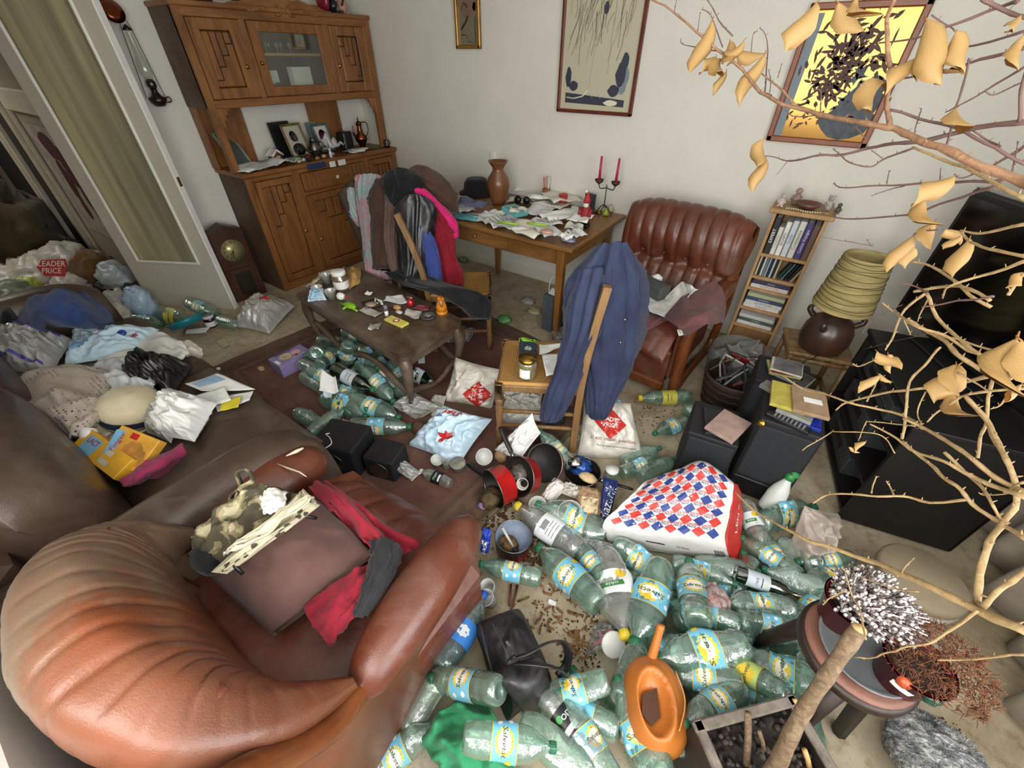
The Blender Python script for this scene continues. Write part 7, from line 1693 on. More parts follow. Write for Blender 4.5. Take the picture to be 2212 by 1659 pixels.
solo('stopper','white bottle cap lying on the rug by the sofa','cap',MB().lathe([(0,0),(.015,0),(.016,.012),(.013,.014),(0,.014)],14,frame(at(472,799,.01))),M_white2)
pb_=frame(at(640,768,.0),math.radians(28),0,0)
bxx=carton('lilac toy box with a pink baby picture leaning against the bottles',at(636,790,.012),(.15,.235,.09),math.radians(-2),mat('#8f82ad',.5,.12),[('picture',star(16,.030,.031),-.005,.045,0,mat('#d9a9a4',.6),.001),('picture',star(16,.040,.042),-.008,-.03,0,mat('#c9b98a',.6,.2),.001),('picture',star(12,.012,.013),.028,.03,0,mat('#7a3a34',.6),.002),('picture',quad2d(.03,.012),.0,-.035,.6,mat('#c88a80',.6),.003),('sticker',quad2d(.06,.02),.02,-.10,0,M_white2,.001),('lettering',text2d('Rapons',.035,.2),.05,.03,-1.4,mat('#c9bfe0',.5),.001),('stripe',quad2d(.012,.12),-.06,-.02,0,mat('#3b3f7a',.5),.001)],'toy_box')
for lab,c,d,rz in(('black subwoofer box beside the sofa arm',(-1.55,.72,0),(.24,.20,.20),.35),('small black set-top box in front of the subwoofer',(-1.33,.80,0),(.17,.15,.15),.3)):
 t_=thing('black_box',lab,'box',M=frame(c,rz));part('casing',MB().box((0,0,d[2]/2),d,b=.01),M_blackmatt,t_,False);part('ring',MB().lathe([(.05,0),(.055,.002),(.055,.004),(.05,.005)],24,frame((0,-d[1]/2,d[2]/2),0,0,PI/2)),M_steel,t_)
solo('cable','thin white wire curled on the black subwoofer','cable',MB().tube(spline([at(703,968,.225),at(716,958,.23),at(712,945,.23),at(704,938,.228),at(712,936,.228)],20),.0025,6),M_white2)

#  pictures, oil lamp, clock
def picture(lab,x0,x1,z0,z1,tone,fm,fw=.022,art=None):
 t_=thing('framed_mirror',lab,'picture',((x0+x1)/2,YB-.02,z0))
 for n_,c,d in(('frame_side',(x0+fw/2,0),(fw,z1-z0)),('frame_side',(x1-fw/2,0),(fw,z1-z0)),('frame_side',((x0+x1)/2,z0-(z0+z1)/2+fw/2),(x1-x0,fw)),('frame_side',((x0+x1)/2,(z1-z0)/2-fw/2),(x1-x0,fw))):
  part(n_,MB().box((c[0],YB-.02,(z0+z1)/2+c[1]),(d[0],.03,d[1]),b=.005),fm,t_,False,True)
 part('mirror_glass',MB().box(((x0+x1)/2,YB-.012,(z0+z1)/2),(x1-x0-fw,.004,z1-z0-fw)),tone,t_,False,True)
 yy=YB-.0155
 for n_,m_,items in art or[]:
  mb=MB()
  for k,it in enumerate(items):
   if it[0]=='p':mb.add([(x,yy-.0002*(k%5),z)for x,z in it[1]],[list(range(len(it[1])))[::-1]])
   else:mb.tube([(x,yy,z)for x,z in it[1]],it[2],4,flat=.2)
  part(n_,mb,m_,t_,False,True)['kind']='stuff'
 return t_
def mirror(c,r=.12,m=1.0):
 t=NT('mirror_reflection_tone');t.set(Base_Color=c,Metallic=m,Roughness=r);return t.m  # base colour carries the reflected room along with the glass tint
rr=random.Random(5)
M_dw=wood('frame_mahogany','#4a1d12','#64291a','#773522',(3,3,3),.35);M_gold=mat('#9a7438',.35,.15,metal=.6)
def leafy(cx,cz,n,sx,sz,L,w_):
 o=[]
 for i in range(n):
  x,z,a=cx+rr.gauss(0,sx),cz+rr.gauss(0,sz),rr.uniform(0,PI);l_=L*rr.uniform(.5,1.3);k=w_*rr.uniform(.6,1.3)
  ca,sa=math.cos(a),math.sin(a)
  o.append(('p',[(x+u*ca-v*sa,z+u*sa+v*ca)for u,v in((-l_,0),(-l_*.3,-k),(l_*.5,-k*.7),(l_,0),(l_*.3,k),(-l_*.5,k*.8))]))
 return o
def willow(x0,x1,z0,z1,n):
 o=[]
 for i in range(n):
  x=rr.uniform(x0,x1);z=rr.uniform((z0+z1)/2,z1);L=rr.uniform(.1,.3)
  o.append(('t',[(x-L*.18*q-.02*math.sin(q*3+i),z-L*q)for q in(0,.35,.7,1)],rr.uniform(.0015,.004)))
 return o
M_i1=mat('#343745',.6,0);M_i2=mat('#6d6a5c',.6,0);M_i3=mat('#d9d3b8',.6,0);M_i4=mat('#77848c',.6,0)
x0,x1,z0=-1.835,-1.245,1.385
blobp=lambda cx,cz,rx,rz_,n=12:('p',[(cx+rx*math.cos(k/n*2*PI)*(1+.15*math.sin(k*2.3)),cz+rz_*math.sin(k/n*2*PI))for k in range(n)])
picture('large dark framed mirror printed with hanging willow twigs and blue rocks',x0,x1,z0,2.26,mirror('#cdc6ac',.25,.2),M_dw,.022,[('willow_print',M_i2,willow(x0+.1,x1-.06,z0+.2,2.2,60)),('rock_print',M_i1,[('p',[(x0+.06,z0+.06),(x1-.07,z0+.05),(x1-.07,z0+.09),(x0+.06,z0+.12)]),blobp(x0+.075,z0+.21,.022,.06),blobp(x0+.12,z0+.16,.035,.03),blobp(x1-.12,z0+.23,.035,.07),blobp(x1-.10,z0+.30,.025,.05),blobp(x1-.16,z0+.14,.04,.035),blobp(-1.52,z0+.57,.016,.032)]),('stream_print',M_i4,[blobp(x1-.10,z0+.17,.03,.05),blobp(x1-.08,z0+.22,.02,.05)]),('bird_print',M_i3,[('t',[(x0+.07,z0+.09),(x0+.13,z0+.085),(x0+.2,z0+.10),(x0+.24,z0+.14)],.008),('t',[(x0+.25,z0+.12),(x0+.28,z0+.09)],.004),('t',[(x0+.31,z0+.12),(x0+.34,z0+.09)],.004),blobp(x1-.17,z0+.07,.05,.018),('t',[(x0+.24,z0+.14),(x0+.27,z0+.5),(x0+.275,z0+.68)],.006)])])
x0,x1,z0,z1=-.368,.135,1.315,1.93
br=mat('#4a2a20',.6,.2,30);dk=mat('#4a5158',.6,.3,20)
picture('large wooden framed bronze mirror printed with a dark leafy mass',x0,x1,z0,z1,mirror('#8f6a30',.16,.7),mat('#85451f',.4,.15),.03,[('foliage_print',br,leafy(-.10,1.72,150,.075,.075,.034,.008)+leafy(-.16,1.60,60,.05,.05,.03,.008)+leafy(-.2,1.44,20,.05,.03,.02,.005)),('dark_print',dk,[blobp(-.01,1.43,.12,.085),blobp(.02,1.52,.09,.08),blobp(.05,1.58,.05,.06)]+leafy(0,1.56,40,.06,.05,.03,.008)),('pale_band',M_i4,[('p',[(x0+.03,1.345),(x0+.07,1.345),(x0+.075,1.89),(x0+.03,1.89)])])])
picture('small narrow gilt framed mirror with a brown figure print',-2.79,-2.545,1.755,2.2,mirror('#8a836c',.25,.4),M_gold,.025,[('print',mat('#7d6450',.6,.1),[blobp(-2.67,2.03,.085,.10)]),('dark_print',M_groove,[('t',[(-2.73,1.99),(-2.70,2.03),(-2.665,2.0)],.007),('t',[(-2.735,1.87),(-2.68,1.92),(-2.66,1.95)],.010),('t',[(-2.74,1.84),(-2.69,1.84),(-2.67,1.80),(-2.60,1.79),(-2.60,1.95)],.003)]),('red_print',M_red,[blobp(-2.60,2.0,.018,.026)])])
ol=thing('oil_lamp','dark hanging oil lamp with a glass chimney on the wall beside the door','oil lamp',(XW+.07,1.47,1.42))
def OL(n,mb,m):return part(n,mb,m,ol)
M_ol=mat('#2c1a17',.3,.2,metal=.3)
OL('font',MB().lathe([(0,0),(.03,0),(.045,.02),(.055,.045),(.03,.06),(.018,.085),(.02,.10)],24),M_ol);OL('burner',MB().lathe([(.018,.10),(.028,.115),(.028,.14),(.016,.155)],20),mat('#4b4a4a',.3,.1,metal=.8))
OL('chimney',MB().lathe([(.024,.15),(.040,.19),(.036,.23),(.022,.29),(.017,.40)],20,cap=False),M_glass)
OL('smoke_cap',MB().lathe([(.03,.41),(.018,.425),(.004,.44)],16),M_ol);OL('reflector',MB().lathe([(0,0),(.03,.008),(.06,.0),(.066,.006),(.03,.016),(0,.012)],28,frame((.02,-.05,.50),0,1.2,0)),M_copper)
for y in(-.045,.045):OL('wire',MB().tube([(-.02,y*1.3,.05),(-.01,y*.6,.43),(0,0,.50)],.0022,5),M_ol)
OL('handle',MB().tube(spline([(0,.045,.045),(0,.075,.05),(0,.08,.025),(0,.05,.02)],10),.004,6),M_ol);OL('wall_plate',MB().box((-.06,0,.49),(.012,.03,.06),b=.004),M_ol);OL('hook',MB().tube([(-.06,0,.50),(0,0,.505)],.004,6),M_ol)
ck=thing('wall_clock','dark wooden clock with a brass dial standing on the floor beside the buffet','clock',M=frame((-3.90,1.455,0),math.radians(-4)))
def CK(n,mb,m,s=False,par=None):return part(n,mb,m,par or ck,s)
CK('case',MB().box((0,0,.29),(.13,.27,.58),b=.008),M_clockw);CK('crest',MB().prism([(-.13,.58),(-.08,.60),(0,.635),(.08,.60),(.13,.58)],-.06,.06,Matrix(((0,0,1,0),(1,0,0,0),(0,1,0,0),(0,0,0,1)))),M_clockw)
CK('lower_door',MB().box((.066,0,.15),(.012,.20,.24),b=.004),M_clockw);CK('glass_panel',MB().box((.073,0,.15),(.004,.13,.19)),mat('#2c2a22',.2,.2));CK('moulding',MB().box((.068,0,.295),(.02,.26,.02),b=.004),M_clockw)
dl=CK('dial',MB().lathe([(0,0),(.088,0),(.09,.004),(0,.005)],36,frame((.066,0,.43),0,PI/2)),mat('#b3a878',.3,.1,metal=.5),True)
mb=MB()
for k in range(12):
 a=k*PI/6;vs,fs=text2d(str(12 if k==0 else k),.026,0,.004);mb.add([(.0718,math.sin(a)*.07+x,.43+math.cos(a)*.07+y)for x,y in vs],fs)
part('numeral',mb,M_dark,dl)['kind']='stuff'
for a,L in((3.9,.04),(3.45,.055)):part('hand',MB().tube([(.074,0,.43),(.074,math.sin(a)*L,.43+math.cos(a)*L)],.003,5),M_black,dl)
#  things on the buffet
CZ=.986
def frame_photo(lab,x,y,w_,h,rz,fm,pm,tilt=-.2,art=None):
 t_=thing('photo_frame',lab,'photo frame',M=frame((x,y,CZ+.006),rz,tilt));f=.018
 for c,d in(((-w_/2+f/2,h/2),(f,h)),((w_/2-f/2,h/2),(f,h)),((0,f/2),(w_,f)),((0,h-f/2),(w_,f))):part('frame_side',MB().box((0,c[0],c[1]),(.018,d[0],d[1]),b=.004),fm,t_,False)
 part('photo',MB().box((-.004,0,h/2),(.004,w_-f,h-f)),pm,t_,False)
 for n_,m_,cy,cz,ry,rz_ in art or[]:part(n_,MB().lathe([(0,0),(1,.0)],20,Matrix(((0,0,1,.0),(ry,0,0,cy),(0,rz_,0,cz),(0,0,0,1)))),m_,t_)
 return t_
Sk=mat('#9c938a',.7,.1);Dkp=mat('#4a464a',.7,.1)
frame_photo('black and gold photo frame with an old portrait on the buffet',-3.93,2.36,.20,.26,.1,mat('#2c2015',.35,.3,30,col2='#8a6a34'),mat('#b5ad9c',.6,.05),-.25,[('portrait_hair',Dkp,-.01,.165,.034,.042),('portrait_shoulders',Dkp,.0,.06,.062,.05),('portrait_face',Sk,.008,.155,.022,.034)])
frame_photo('teal photo frame with a red haired child picture on the buffet',-3.98,2.68,.18,.23,.15,mat('#4c6a70',.5,.1),mat('#d6d0c4',.6,.05),-.3,[('hair',mat('#7c1d44',.6,.1),0,.135,.042,.05),('face',mat('#d9a9b0',.6),0,.115,.026,.026)])
frame_photo('empty greenish photo frame leaning in the left corner of the buffet',-3.98,1.86,.20,.27,.5,mat('#7d8a7a',.5,.2),mat('#57605c',.5,.2),-.45)
solo('frame_back','dark photo frame back behind the gold framed portrait','photo frame',MB().box((0,0,.14),(.012,.2,.27),frame((-4.03,2.30,CZ),.1,-.15)),M_black,None,False)
solo('frame_back','grey green frame back behind the teal frame','photo frame',MB().box((0,0,.12),(.012,.2,.25),frame((-4.05,2.66,CZ),.1,-.15)),mat('#66756f',.6,.1),None,False)
gh=thing('gingerbread_house','small brown house ornament with white snowy roof on the buffet','ornament',(-3.95,2.12,CZ),.2)
part('house',MB().prism([(-.045,0),(.045,0),(.045,.05),(0,.085),(-.045,.05)],-.03,.03,Matrix(((0,0,1,0),(1,0,0,0),(0,1,0,0),(0,0,0,1)))),mat('#5f3d26',.8,.2),gh,False)
for s in(-1,1):part('snowy_roof',MB().box((0,s*.030,.074),(.075,.072,.010),Matrix.Identity(4)@frame((0,0,0)),b=.003)if 0 else MB().tube([(-.036,0,.092),(-.036,s*.058,.048)],.008,6).tube([(.036,0,.092),(.036,s*.058,.048)],.008,6).add([(-.036,0,.094),(.036,0,.094),(.036,s*.06,.05),(-.036,s*.06,.05)],[(0,1,2,3)]),mat('#e4e0d8',.7),gh)
part('window',MB().box((.031,0,.03),(.003,.045,.03)),mat('#d9c47a',.5),gh,False)
def pot(lab,nm,cat,c,prof,m,spout=None,handle=None,lid=None,n=24):
 t_=thing(nm,lab,cat,c);part('body',MB().lathe(prof,n),m,t_)
 if spout:part('spout',MB().tube(spline(spout,12),[.014-.0007*i for i in range(13)],8),m,t_)
 if handle:part('handle',MB().tube(spline(handle,16),.0045,8),m,t_)
 if lid:part('lid',MB().lathe(lid,16),m,t_)
 return t_
pot('pewter teapot with pointed lid on the buffet counter','teapot','teapot',(-3.84,2.44,CZ),[(0,0),(.03,0),(.028,.015),(.05,.05),(.052,.075),(.034,.11),(.03,.125)],M_pewter,[(0,-.045,.05),(0,-.085,.075),(0,-.11,.12)],[(0,.045,.05),(0,.085,.06),(0,.085,.11),(0,.035,.115)],[(.032,.125),(.02,.15),(.008,.165),(.009,.175),(0,.185)])
pot('red copper jug with curved handle at the right of the buffet','copper_jug','jug',(-3.95,3.05,CZ),[(0,0),(.035,0),(.03,.02),(.055,.06),(.06,.085),(.03,.12),(.022,.17),(.028,.20)],M_copper,[(0,-.05,.09),(0,-.08,.13),(0,-.075,.19)],[(0,.055,.08),(0,.10,.13),(0,.095,.20),(0,.03,.21)],[(.029,.20),(.02,.215),(.006,.225),(.008,.245),(0,.26)])
pot('little pewter jug at the right end of the buffet counter','pewter_jug','jug',(-3.745,3.19,CZ),[(0,0),(.02,0),(.028,.02),(.018,.045),(.026,.065)],M_pewter,None,[(0,.026,.02),(0,.045,.035),(0,.026,.06)])
solo('tin_box','dark square tin beside the copper jug on the buffet','tin',MB().box((0,0,.075),(.10,.12,.15),frame((-3.98,2.88,CZ),.2),b=.01),mat('#22241f',.4,.2),None,False)
t_=thing('small_bottle','small white bottle standing at the front of the buffet counter','bottle',(-3.74,2.52,CZ));part('body',MB().lathe([(0,0),(.013,0),(.013,.04),(.008,.05)],14),M_white2,t_);part('cap',MB().lathe([(.009,.05),(.009,.07),(0,.071)],12),M_white2,t_)
def stack(lab,x,y,w_,d,z,m,rz=0,curl=.012,seed=0,nm='paper_sheet',cat='paper'):
 M=frame((x,y,z),rz);f=lambda u,v:M@vec((u-.5)*w_,(v-.5)*d,.004+curl*abs(nz((u*2.2,v*2.2,seed))*1.5))
 return solo(nm,lab,cat,MB().grid(f,10,10,thick=.002),m)
stack('big crumpled white paper at the left front of the buffet',-3.82,1.96,.26,.42,CZ+.012,M_paper2,.1,.05,1);stack('folded white sheet under the crumpled paper on the buffet',-3.78,1.80,.16,.2,CZ+.004,M_paper,.4,.03,2)
stack('pale green leaflet at the edge of the crumpled paper',-3.755,2.16,.08,.13,CZ+.02,mat('#7fae86',.7,.1),.3,.03,3);stack('white sheet leaning before the teal frame',-3.88,2.66,.14,.22,CZ+.05,M_paper2,.3,.12,4)
stack('loose papers at the right of the buffet counter',-3.80,2.84,.18,.16,CZ+.004,M_paper2,.5,.02,5);stack('yellowish booklet by the little pewter jug',-3.82,3.02,.12,.2,CZ+.004,mat('#77763c',.7,.2),.1,.01,6)
for i,(y,c,lab)in enumerate(((2.82,'#e2e0d8','white'),(2.86,'#cfcdc6','grey white'))):carton('%s small booklet lying at the front right of the buffet'%lab,vec(-3.75,y,CZ+.004+.013*i),(.06,.15,.012),.1*i,mat(c,.6,.03),nm='booklet',cat='book')
rr=random.Random(8)
for i,(y,c,nm,adj)in enumerate(((2.20,'#cdb98a','tealight','cream round candle'),(2.26,'#b9b7ae','trinket','silvery trinket'),(2.33,'#8a3a34','trinket','reddish trinket'),(2.38,'#9a6a4a','trinket','copper trinket'),(2.47,'#c9a07a','trinket','rosy shell'),(2.58,'#b9b9b4','trinket','grey trinket'),(2.30,'#1c1c1e','trinket','black trinket'))):
 solo(nm,'%s at the front edge of the buffet counter'%adj,'ornament',blob((-3.74-.03*(i%3),y,CZ+.014),(.018,.022,.014),.2,3,i,.3,2,14,10),mat(c,.4,.2))
sheet_=[('navy printed envelope jammed in the buffet drawer edge',2.22,2.40,.955,'#23284e'),('white folded paper jammed in the buffet drawer',2.44,2.50,.945,'#e4e2da'),('second white folded paper jammed in the drawer',2.53,2.61,.945,'#dcdad0')]
for lab,ya,yb_,z,c in sheet_:solo('envelope',lab,'envelope',MB().box((XL+.028,(ya+yb_)/2,z),(.003,yb_-ya,.045),None),mat(c,.7,.05),None,False)
for lab,y,c,h,nm in(('glossy red shoe on top of the buffet',2.86,'#7c1226',.14,'shoe'),('black shoe beside the red one on top of the buffet',2.93,'#17161a',.10,'shoe'),('dark bowl in the middle of the buffet top',2.16,'#3a3f3a',.07,'bowl'),('brown wooden box at the left of the buffet top',1.86,'#6a4426',.06,'box')):
 solo(nm,lab,nm,blob((-3.86,y,1.985+h*.5),(.07,.035,h*.55),.15,2.5,h*30,.1,2,18,14)if nm!='box' else MB().box((-3.88,y,1.985+h/2),(.12,.2,h),b=.006),mat(c,.3,.1))
figure('figurine','flesh coloured doll figure at the right of the buffet top','figurine',(-3.83,3.02,1.986),.16,mat('#b98a72',.5,.1),mat('#3a2c28',.6,.1),9,False)
carton('white printed carton leaning behind the buffet glass',vec(-3.93,2.54,1.435),(.06,.19,.20),.15,M_paper,[],'medicine_box');carton('white box behind the left of the buffet glass',vec(-3.93,2.26,1.435),(.06,.13,.18),-.1,M_paper2,[],'small_box')
solo('glass_ball','dark glass ball behind the buffet glass','ornament',MB().ball((-3.85,2.28,1.49),.05,14,10),M_black)
for i,y in enumerate((2.22,2.26,2.30,2.34,2.39,2.44,2.50)):solo('liqueur_glass','small stemmed glass, %s from the left on the shelf behind the buffet glass'%('first','second','third','fourth','fifth','sixth','seventh')[i],'glass',MB().lathe([(.014,0),(.004,.006),(.004,.03),(.018,.045),(.018,.065)],12,frame((-3.92-.03*(i%2),y,1.723))),mat('#77786f',.2,.2),'glassware in the buffet')
#  things on the dining table
TT=.752
pot('big glazed brown copper vase on the dining table','vase','vase',(at(1077,440,TT)),[(0,0),(.05,0),(.062,.03),(.092,.14),(.085,.19),(.045,.25),(.044,.27),(.074,.31),(.078,.318),(.07,.312),(.04,.27)],leather('copper_glaze','#5f3a20','#7b4f2f','#94683f',.4,.3,4),None,None,None,36)
hat2=thing('hat','black felt hat left of the brown vase','hat',at(1030,420,TT));part('crown',MB().lathe([(.15,0),(.155,.02),(.115,.04),(.105,.10),(.08,.13),(0,.125)],30),fabric('black_felt','#131315','#222224',8),hat2)
rr=random.Random(21)
PT=[(1000,450,'white envelope',.16,.11),(1040,470,'grey printed letter',.20,.15),(1010,470,'teal edged paper',.16,.10),(1068,462,'crumpled printed receipt',.12,.10),(1085,478,'white letter with printed lines',.17,.22),(1130,432,'tilted white letter',.2,.14),(1140,410,'white envelope with orange mark',.18,.1),(1165,455,'pale folded letter',.16,.2),(1190,440,'cream newspaper sheet',.22,.16),(1215,465,'draped white sheet',.14,.3),(1180,480,'white folder card',.12,.16),(1140,495,'open white leaflet',.26,.18),(1105,492,'narrow white strip',.2,.06),(1185,500,'white page with pink picture',.15,.12),(1240,490,'small white card',.10,.07),(1225,512,'blue and white ribbon scrap',.07,.07),(1245,505,'white torn scrap',.09,.08),(1210,425,'large white sheet at the back',.26,.2),(1160,425,'grey leaflet behind the sunglasses',.16,.12),(1020,440,'blue red printed leaflet',.18,.14),(1120,455,'yellowish slip',.1,.08),(1255,470,'white curled page',.12,.16)]
for i,(px,py,nm,w_,d)in enumerate(PT):
 p=at(px,py,TT+.004+.0035*i)
 w_*=1.25;d*=1.25
 t_=thing('paper_sheet','%s lying among the papers on the dining table'%nm,'paper',p,rr.uniform(-.7,.7),'papers on the dining table')
 part('leaf_of_paper',MB().grid(lambda u,v:((u-.5)*w_,(v-.5)*d,.022*abs(nz((u*2,v*2,i)))*2),8,8,thick=.0012),(M_paper,M_paper2,mat('#d6d2c4',.8,.05))[i%3]if i not in(2,19)else mat(('#4f8f94','#59617f')[i>9],.7,.2),t_)
 mb=MB()
 for k in range(6):mb.add([(-.3*w_,(.3-.11*k)*d,.022*abs(nz((.2*2,(.8-.11*k)*2,i)))*2+.0014),(.25*w_,(.3-.11*k)*d,.022*abs(nz((.75*2,(.8-.11*k)*2,i)))*2+.0014),(.25*w_,(.27-.11*k)*d,.022*abs(nz((.75*2,(.77-.11*k)*2,i)))*2+.0014),(-.3*w_,(.27-.11*k)*d,.022*abs(nz((.2*2,(.77-.11*k)*2,i)))*2+.0014)],[(3,2,1,0)])
 if i%2==0:part('print',mb,M_inkgrey,t_,False)['kind']='stuff'
carton('turquoise glove carton on the papers of the dining table',at(1112,462,TT+.02),(.18,.12,.045),-.35,mat('#6fb4b4',.5,.06),[('opening_patch',star(8,.02,.028),0,0,0,mat('#7d4a38',.7),.001),('lettering',text2d('Soins',.025),.0,-.045,0,M_blk,.001)],'glove_box')
for i,(px,py,rz)in enumerate(((1098,482,.4),(1160,484,-.1))):solo('pen','lime green %s on the dining table papers'%('marker','pen')[i],'pen',MB().tube([at(px-22,py-2,TT+.085),at(px+22,py+3,TT+.085)],.007,8),mat('#8fc22a',.4,.08))
gl=thing('sunglasses','black sunglasses lying on the letters right of the vase','glasses',M=frame(at(1128,432,TT+.06),.35,0,-.2))
for s in(-1,1):part('lens',MB().lathe([(0,0),(.028,0),(.03,.004),(0,.005)],18,frame((s*.035,0,0),0,0,PI/2)),mat('#1a1518',.12,.1),gl);part('temple',MB().tube([(s*.065,0,.01),(s*.06,.12,-.02)],.003,6),M_black,gl)
part('bridge',MB().tube([(-.065,0,.012),(0,-.003,.014),(.065,0,.012)],.004,6),M_black,gl)
pc=thing('brush_cup','brown cup of paint brushes at the back of the dining table','cup',vec(-1.86,3.19,TT));part('cup',MB().lathe([(0,0),(.03,0),(.032,.10),(.028,.10),(.026,.01)],18),mat('#8a5a3a',.5,.1),pc)
for k in range(6):a=k*1.05;part('brush',MB().tube([(math.cos(a)*.012,math.sin(a)*.012,.02),(math.cos(a)*.026,math.sin(a)*.026,.19)],[.003,.004],6),(M_white2,M_red,M_kraft)[k%3],pc)
solo('candle','short thick red candle on the dining table','candle',MB().lathe([(0,0),(.035,0),(.036,.10),(.026,.098),(0,.09)],22,frame(at(1215,448,TT))),mat('#a82a22',.4,.1))
cd=thing('candelabra','wrought dark candelabra with two magenta candles','candelabra',at(1302,466,TT))
M_ir=mat('#2a2422',.5,.2);part('foot',MB().tube(spline([(-.07,0,.004),(-.03,0,.06),(0,0,.08),(.03,0,.06),(.07,0,.004)],14),.004,6).tube(spline([(0,-.07,.004),(0,-.03,.06),(0,.03,.06),(0,.07,.004)],14),.004,6),M_ir,cd);part('stem',MB().tube([(0,0,.07),(0,0,.22)],.004,6),M_ir,cd)
for s in(-1,1):
 part('arm',MB().tube(spline([(0,0,.20),(s*.05,0,.19),(s*.065,0,.22)],10),.004,6),M_ir,cd);part('leaf_cup',MB().lathe([(.004,.215),(.03,.235),(.034,.25),(.018,.235)],9,frame((s*.065,0,0)),cap=False),mat('#3b2a22',.4,.3),cd)
 part('taper_candle',MB().tube([(s*.065,0,.23),(s*.068,0,.40)],[.011,.008],10),mat('#b01f4f',.4,.06),cd)
sg=thing('gnome_figure','red hooded bearded gnome figure at the table corner','figurine',at(1262,492,TT))
for n_,mb,c in(('boots',MB().box((-.018,0,.02),(.03,.05,.04),b=.008).box((.018,0,.02),(.03,.05,.04),b=.008),'#1c1a1a'),('body',MB().lathe([(.022,.035),(.04,.08),(.03,.14),(.014,.16)],16),'#8c1c22'),('face',MB().ball((0,0,.17),.022,12,8),'#c99a80'),('beard',MB().ball((0,-.014,.155),(.02,.014,.02),10,8),'#dedad2'),('hood',MB().lathe([(.025,.17),(.022,.195),(.010,.225),(-.0,.24)],14),'#a81f26'),('pompom',MB().ball((-.012,0,.24),.010,8,6),'#e4e0d8'),('arm',MB().tube([(-.035,0,.13),(-.04,-.03,.09)],.012,8),'#8c1c22'),('arm',MB().tube([(.035,0,.13),(.04,-.03,.09)],.012,8),'#8c1c22')):part(n_,mb,mat(c,.7,.1),sg)
for i,(px,py,c,nm,h)in enumerate(((1308,466,'#8c9a2c','green ceramic pear by the table edge',.06),(1318,458,'#c9bf9a','cream ceramic pear behind the green one',.05))):
 t_=thing('pear_ornament',nm,'ornament',at(px,py,TT));part('fruit',MB().lathe([(0,0),(h*.42,h*.1),(h*.5,h*.35),(h*.3,h*.7),(h*.18,h*.95),(0,h)],16),mat(c,.35,.15),t_);part('stem',MB().tube([(0,0,h),(.003,0,h*1.2)],.002,5),M_ir,t_)
solo('glass_block','dark picture glass block behind the gnome','ornament',MB().box((0,0,.07),(.10,.03,.14),frame((-1.42,3.12,TT),-.4),b=.003),mat('#3a4043',.2,.4,8),None,False)
carton('small red and white medicine pack behind the gnome',at(1240,470,TT),(.05,.03,.08),-.3,mat('#c9c5bd',.6,.1),[],'medicine_box')
scrap('pink crumpled gift paper behind the hat','paper','paper',(978,425,TT+.03),(.05,.03,.04),mat('#9c2450',.6,.1),51);scrap('beige folded cloth beneath the hat','cloth','cloth',(1000,432,TT+.02),(.09,.06,.03),mat('#a3936e',.8,.1),52,.2)
scrap('shell pink ornament plate on the leaflet','ornament','ornament',(1182,500,TT+.09),(.045,.035,.012),mat('#c49a84',.5,.2),53,.15);scrap('blue patterned ribbon bow at the table corner','ribbon','ribbon',(1228,518,TT+.01),(.05,.03,.014),mat('#c4cdd8',.5,.3,60,col2='#3d5b8c'),54,.8);scrap('golden foil scrap at the table edge','foil','foil',(1292,458,TT+.01),(.03,.02,.012),M_brass,55)
solo('wall_socket_box','small white socket on the wall above the vase','socket',MB().box(aty(1066,337,YB-.015),(.05,.03,.07),b=.006),M_white2,None,False)
#  coffee table things
KT=.465
jr=thing('jar','big empty glass jar with white lid and label on the coffee table','jar',at(740,625,KT))
part('glass',MB().lathe([(0,0),(.045,0),(.05,.012),(.05,.085),(.04,.10),(.04,.11)],26),film('jar_glass','#d6c3ae',.7,'#b79f86',.3,.05,.1),jr);part('label',MB().lathe([(.0505,.02),(.0505,.07)],26,cap=False),M_white2,jr);part('lid',MB().lathe([(.044,.105),(.046,.11),(.046,.128),(.042,.132),(0,.13)],26),M_white2,jr)
mb=MB();
for k,s in((0,.05),(1,.042)):vs,fs=text2d('MIEL DE FLEURS',.010);mb.add([(math.sin(x/.0506-.4)*.0509,-math.cos(x/.0506-.4)*.0509,s+y)for x,y in vs],fs)
part('lettering',mb,M_inkgrey,jr)
for i,(px,py,zz,lab)in enumerate(((708,612,0,'stacked clear plastic cup left of the jar'),(690,640,0,'beige clear cup at the corner of the coffee table'),(717,643,0,'low clear cup in front of the jar'))):cup(lab,(px,py,KT),.036,.065 if i<2 else .05,M_clearcup)
drape('paper_bag','flattened beige paper spread under the cups on the coffee table','paper',[[(662,622,KT),(700,600,KT+.01),(735,585,KT)],[(672,612,KT+.02),(705,596,KT+.03),(740,582,KT+.02)],[(690,590,KT+.005),(710,585,KT+.02),(745,578,KT)]],mat('#b5a892',.8,.08),.012,3,3,3)
drape('paper_bag','brown torn paper bag behind the jar','paper',[[(755,625,KT),(765,618,KT+.01),(778,612,KT)],[(752,600,KT+.03),(764,592,KT+.06),(780,590,KT+.02)],[(750,585,KT+.02),(762,578,KT+.05),(778,578,KT)]],M_kraft,.012,3,3,4)
bag('clear pouch with blue liquid at the corner of the coffee table',[(664,652,KT),(706,648,KT),(698,622,KT+.05),(670,626,KT+.05)],.03,mat('#8fb9d6',.2,.4,20,col2='#c9d2d6'),.005,.5,.05,4,seed=41,nm='pouch')
fr_=thing('frog_toy','bright green cloth frog toy lying on the coffee table','toy',at(752,655,KT));part('body',blob(at(756,660,KT+.018),(.05,.025,.018),.1,3,3,.1),mat('#7fb31f',.7,.15),fr_,True,True);part('white_head',blob(at(736,640,KT+.025),(.03,.025,.024),.1,3,4,.1),M_white2,fr_,True,True)
